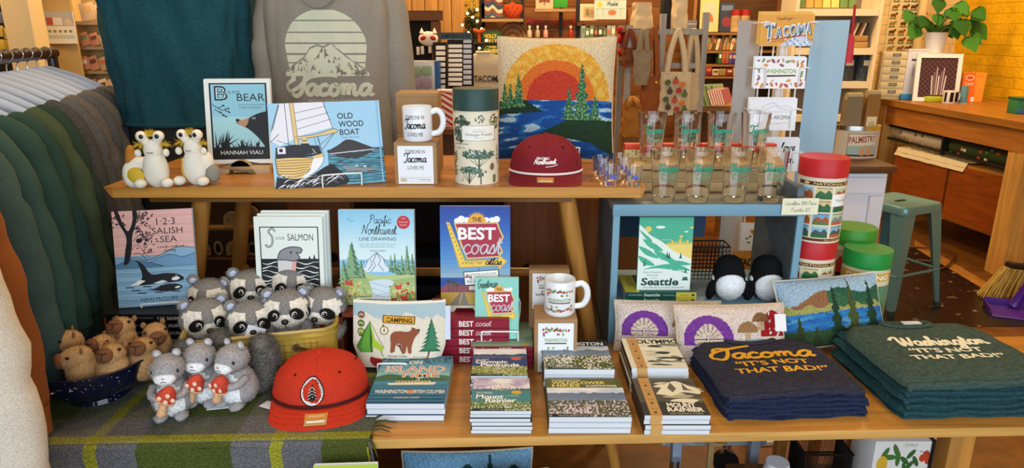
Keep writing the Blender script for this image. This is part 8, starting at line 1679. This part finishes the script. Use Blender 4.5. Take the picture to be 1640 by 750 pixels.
# ---------- under the low table
c = P(1452, 730, Y=1.62); zt = P(1434, 707, Y=1.62).z; a = Art(240, 200); a.rect(0, 0, 240, 200, 'ECEDEA').text('CITRUS', 130, 16, 8, '6A6A5A', 'c', 44)
for x, y in ((60, 50), (80, 30), (40, 40), (90, 55)): a.circ(x, y, 24, '4A7A3A', 9, 12, 0, 360, x * 3)
for x, y in ((115, 60), (135, 40), (155, 62), (135, 75), (120, 85)): a.circ(x, y, 20, '3A6A34', 8, 12, 0, 360, x * 5)
a.circ(35, 72, 20, 'E2B83A', 26).circ(62, 100, 18, 'E8C85A', 18).circ(62, 100, 14, 'F2E0A0', 14)
for x, y in ((178, 52), (200, 60), (190, 40), (212, 50)): a.circ(x, y, 12, 'C8482A')
a.line([(165, 30), (210, 45), (225, 30)], 2, '5A4A2A').circ(120, 120, 16, 'D8782A')
t = thing('citrus_box', 'white citrus-printed keepsake box with black strap under the table', 'box', (c.x, 1.62, zt - .22)); cw = .18; B().box((0, .06, .11), (cw, .12, .22), M('ECEDEA', .5), .004).build('carton', t); a.build('citrus_print', t, cw, .2, lambda u, v, q: (u - cw / 2, -.0006 - q, v + .02)); B().box((cw / 2 - .022, .058, .11), (.012, .126, .223), M('141414', .5)).build('elastic_strap', t)
t = thing('low_shelf', 'low dark shelf under the table carrying basket and citrus box', 'shelf', (c.x - .1, 1.68, 0)); B().box((0, 0, zt - .235), (.62, .32, .022), M('5A3A1A', .5, 'wood')).build('board', t); [B().box((sx * .29, sy * .13, (zt - .246) / 2), (.03, .03, zt - .247), M('5A3A1A', .5, 'wood')).build('leg', t) for sx in (-1, 1) for sy in (-1, 1)]
q = P(1316, 712, Y=1.68); t = thing('black_wire_basket', 'black mesh wire basket under the table beside citrus box', 'basket', (q.x, 1.68, zt - .2235)); bm_ = M('141210', .4, '', .5); W2, D2, H2 = .13, .1, q.z - zt + .2235
for z in (.004, H2 * .33, H2 * .66, H2): B().tube(cr([(-W2 / 2, -D2 / 2, z), (W2 / 2, -D2 / 2, z), (W2 / 2, D2 / 2, z), (-W2 / 2, D2 / 2, z)], 1, True), .004 if z == H2 else .003, bm_, 6, True).build('rim' if z == H2 else 'wire_ring', t)
b = B()
for k in range(26):
    f = k / 25
    for y in (-D2 / 2, D2 / 2): b.tube([(-W2 / 2 + W2 * f, y, 0), (-W2 / 2 + W2 * f, y, H2)], .0011, bm_, 4)
    for s in (-1, 1): b.tube([(s * W2 / 2, -D2 / 2 + D2 * f, 0), (s * W2 / 2, -D2 / 2 + D2 * f, H2)], .0011, bm_, 4)
b.build('wire_mesh', t)
q = P(1250, 747, Y=1.6); t = thing('white_jar', 'white rounded lid top showing below the table front', 'jar', (q.x, 1.62, zt - .2235)); B().lathe([(.04, 0), (.044, .01), (.044, .1), (.03, max(.12, q.z - zt + .2235))], M('D4D8DC', .35), 28).build('body', t); B().lathe([(.0465, .085), (.0465, .098)], M('C4C8CC', .35), 28).build('lid', t)
q = P(553, 744, Y=1.26); a = Art(100, 130); a.rect(0, 0, 100, 130, 'E9EEE8').rect(0, 0, 100, 14, 'A8C43A').rect(0, 14, 100, 20, 'E2D84A').text('TRAILS', 50, 50, 20, '3A5A3A', 'c', 70)
t = thing('floor_display_rack', 'low stand in front of the blanket holding the white and green book', 'stand', (q.x, 1.24, 0)); zb = q.z - .22; B().box((0, 0, zb - .01), (.2, .08, .02), M('3A3A3A', .5)).build('ledge', t); B().box((0, .05, zb / 2 + .05), (.2, .012, zb + .1), M('3A3A3A', .5)).build('back_panel', t)
book('trail_book', 'white and lime green book at the bottom edge before the blanket', (q.x, 1.24, zb + .001), .135, .215, .012, 'E9EEE8', 3, -8, a)

# small tags and cables
q = P(432, 650, z=LT + .013); tag(B().box((0, 0, .001), (.04, .028, .0012), M('E4E2E6', .4)).build('price_tag', None, (q.x, q.y, LT + .013)), 'white paper price tag lying left of the orange cap', 'tag').rotation_euler = (0, 0, R(-25))
q = P(1250, 517, Y=1.665); tag(B().box((0, 0, 0), (.03, .0012, .045), M('E8E8EA', .4)).build('price_tag', None, q), 'white hang tag at the right end of front mushroom pillow', 'tag').rotation_euler = (R(-22), 0, R(4))
q = P(352, 658, z=LT + .013); tag(B().box((0, 0, .001), (.05, .03, .0012), M('DDE2EA', .4)).build('price_tag', None, (q.x - .01, q.y + .02, LT + .013)), 'white paper tag lying between two squirrel plush toys', 'tag').rotation_euler = (0, 0, R(12))
a_, c_ = P(1468, 416, z=.01), P(1500, 432, z=.01)
tag(B().tube(cr([(a_.x, a_.y, .008), (a_.x + .1, a_.y - .08, .012), (c_.x, c_.y, .008), (c_.x + .15, c_.y + .1, .02), (c_.x + .3, c_.y + .35, .03), (c_.x + .1, c_.y + .5, .008)], 5), .007, M('5A2A1C', .5), 6).build('power_cable'), 'brown power cable coiled on the floor behind the stool', 'cable')
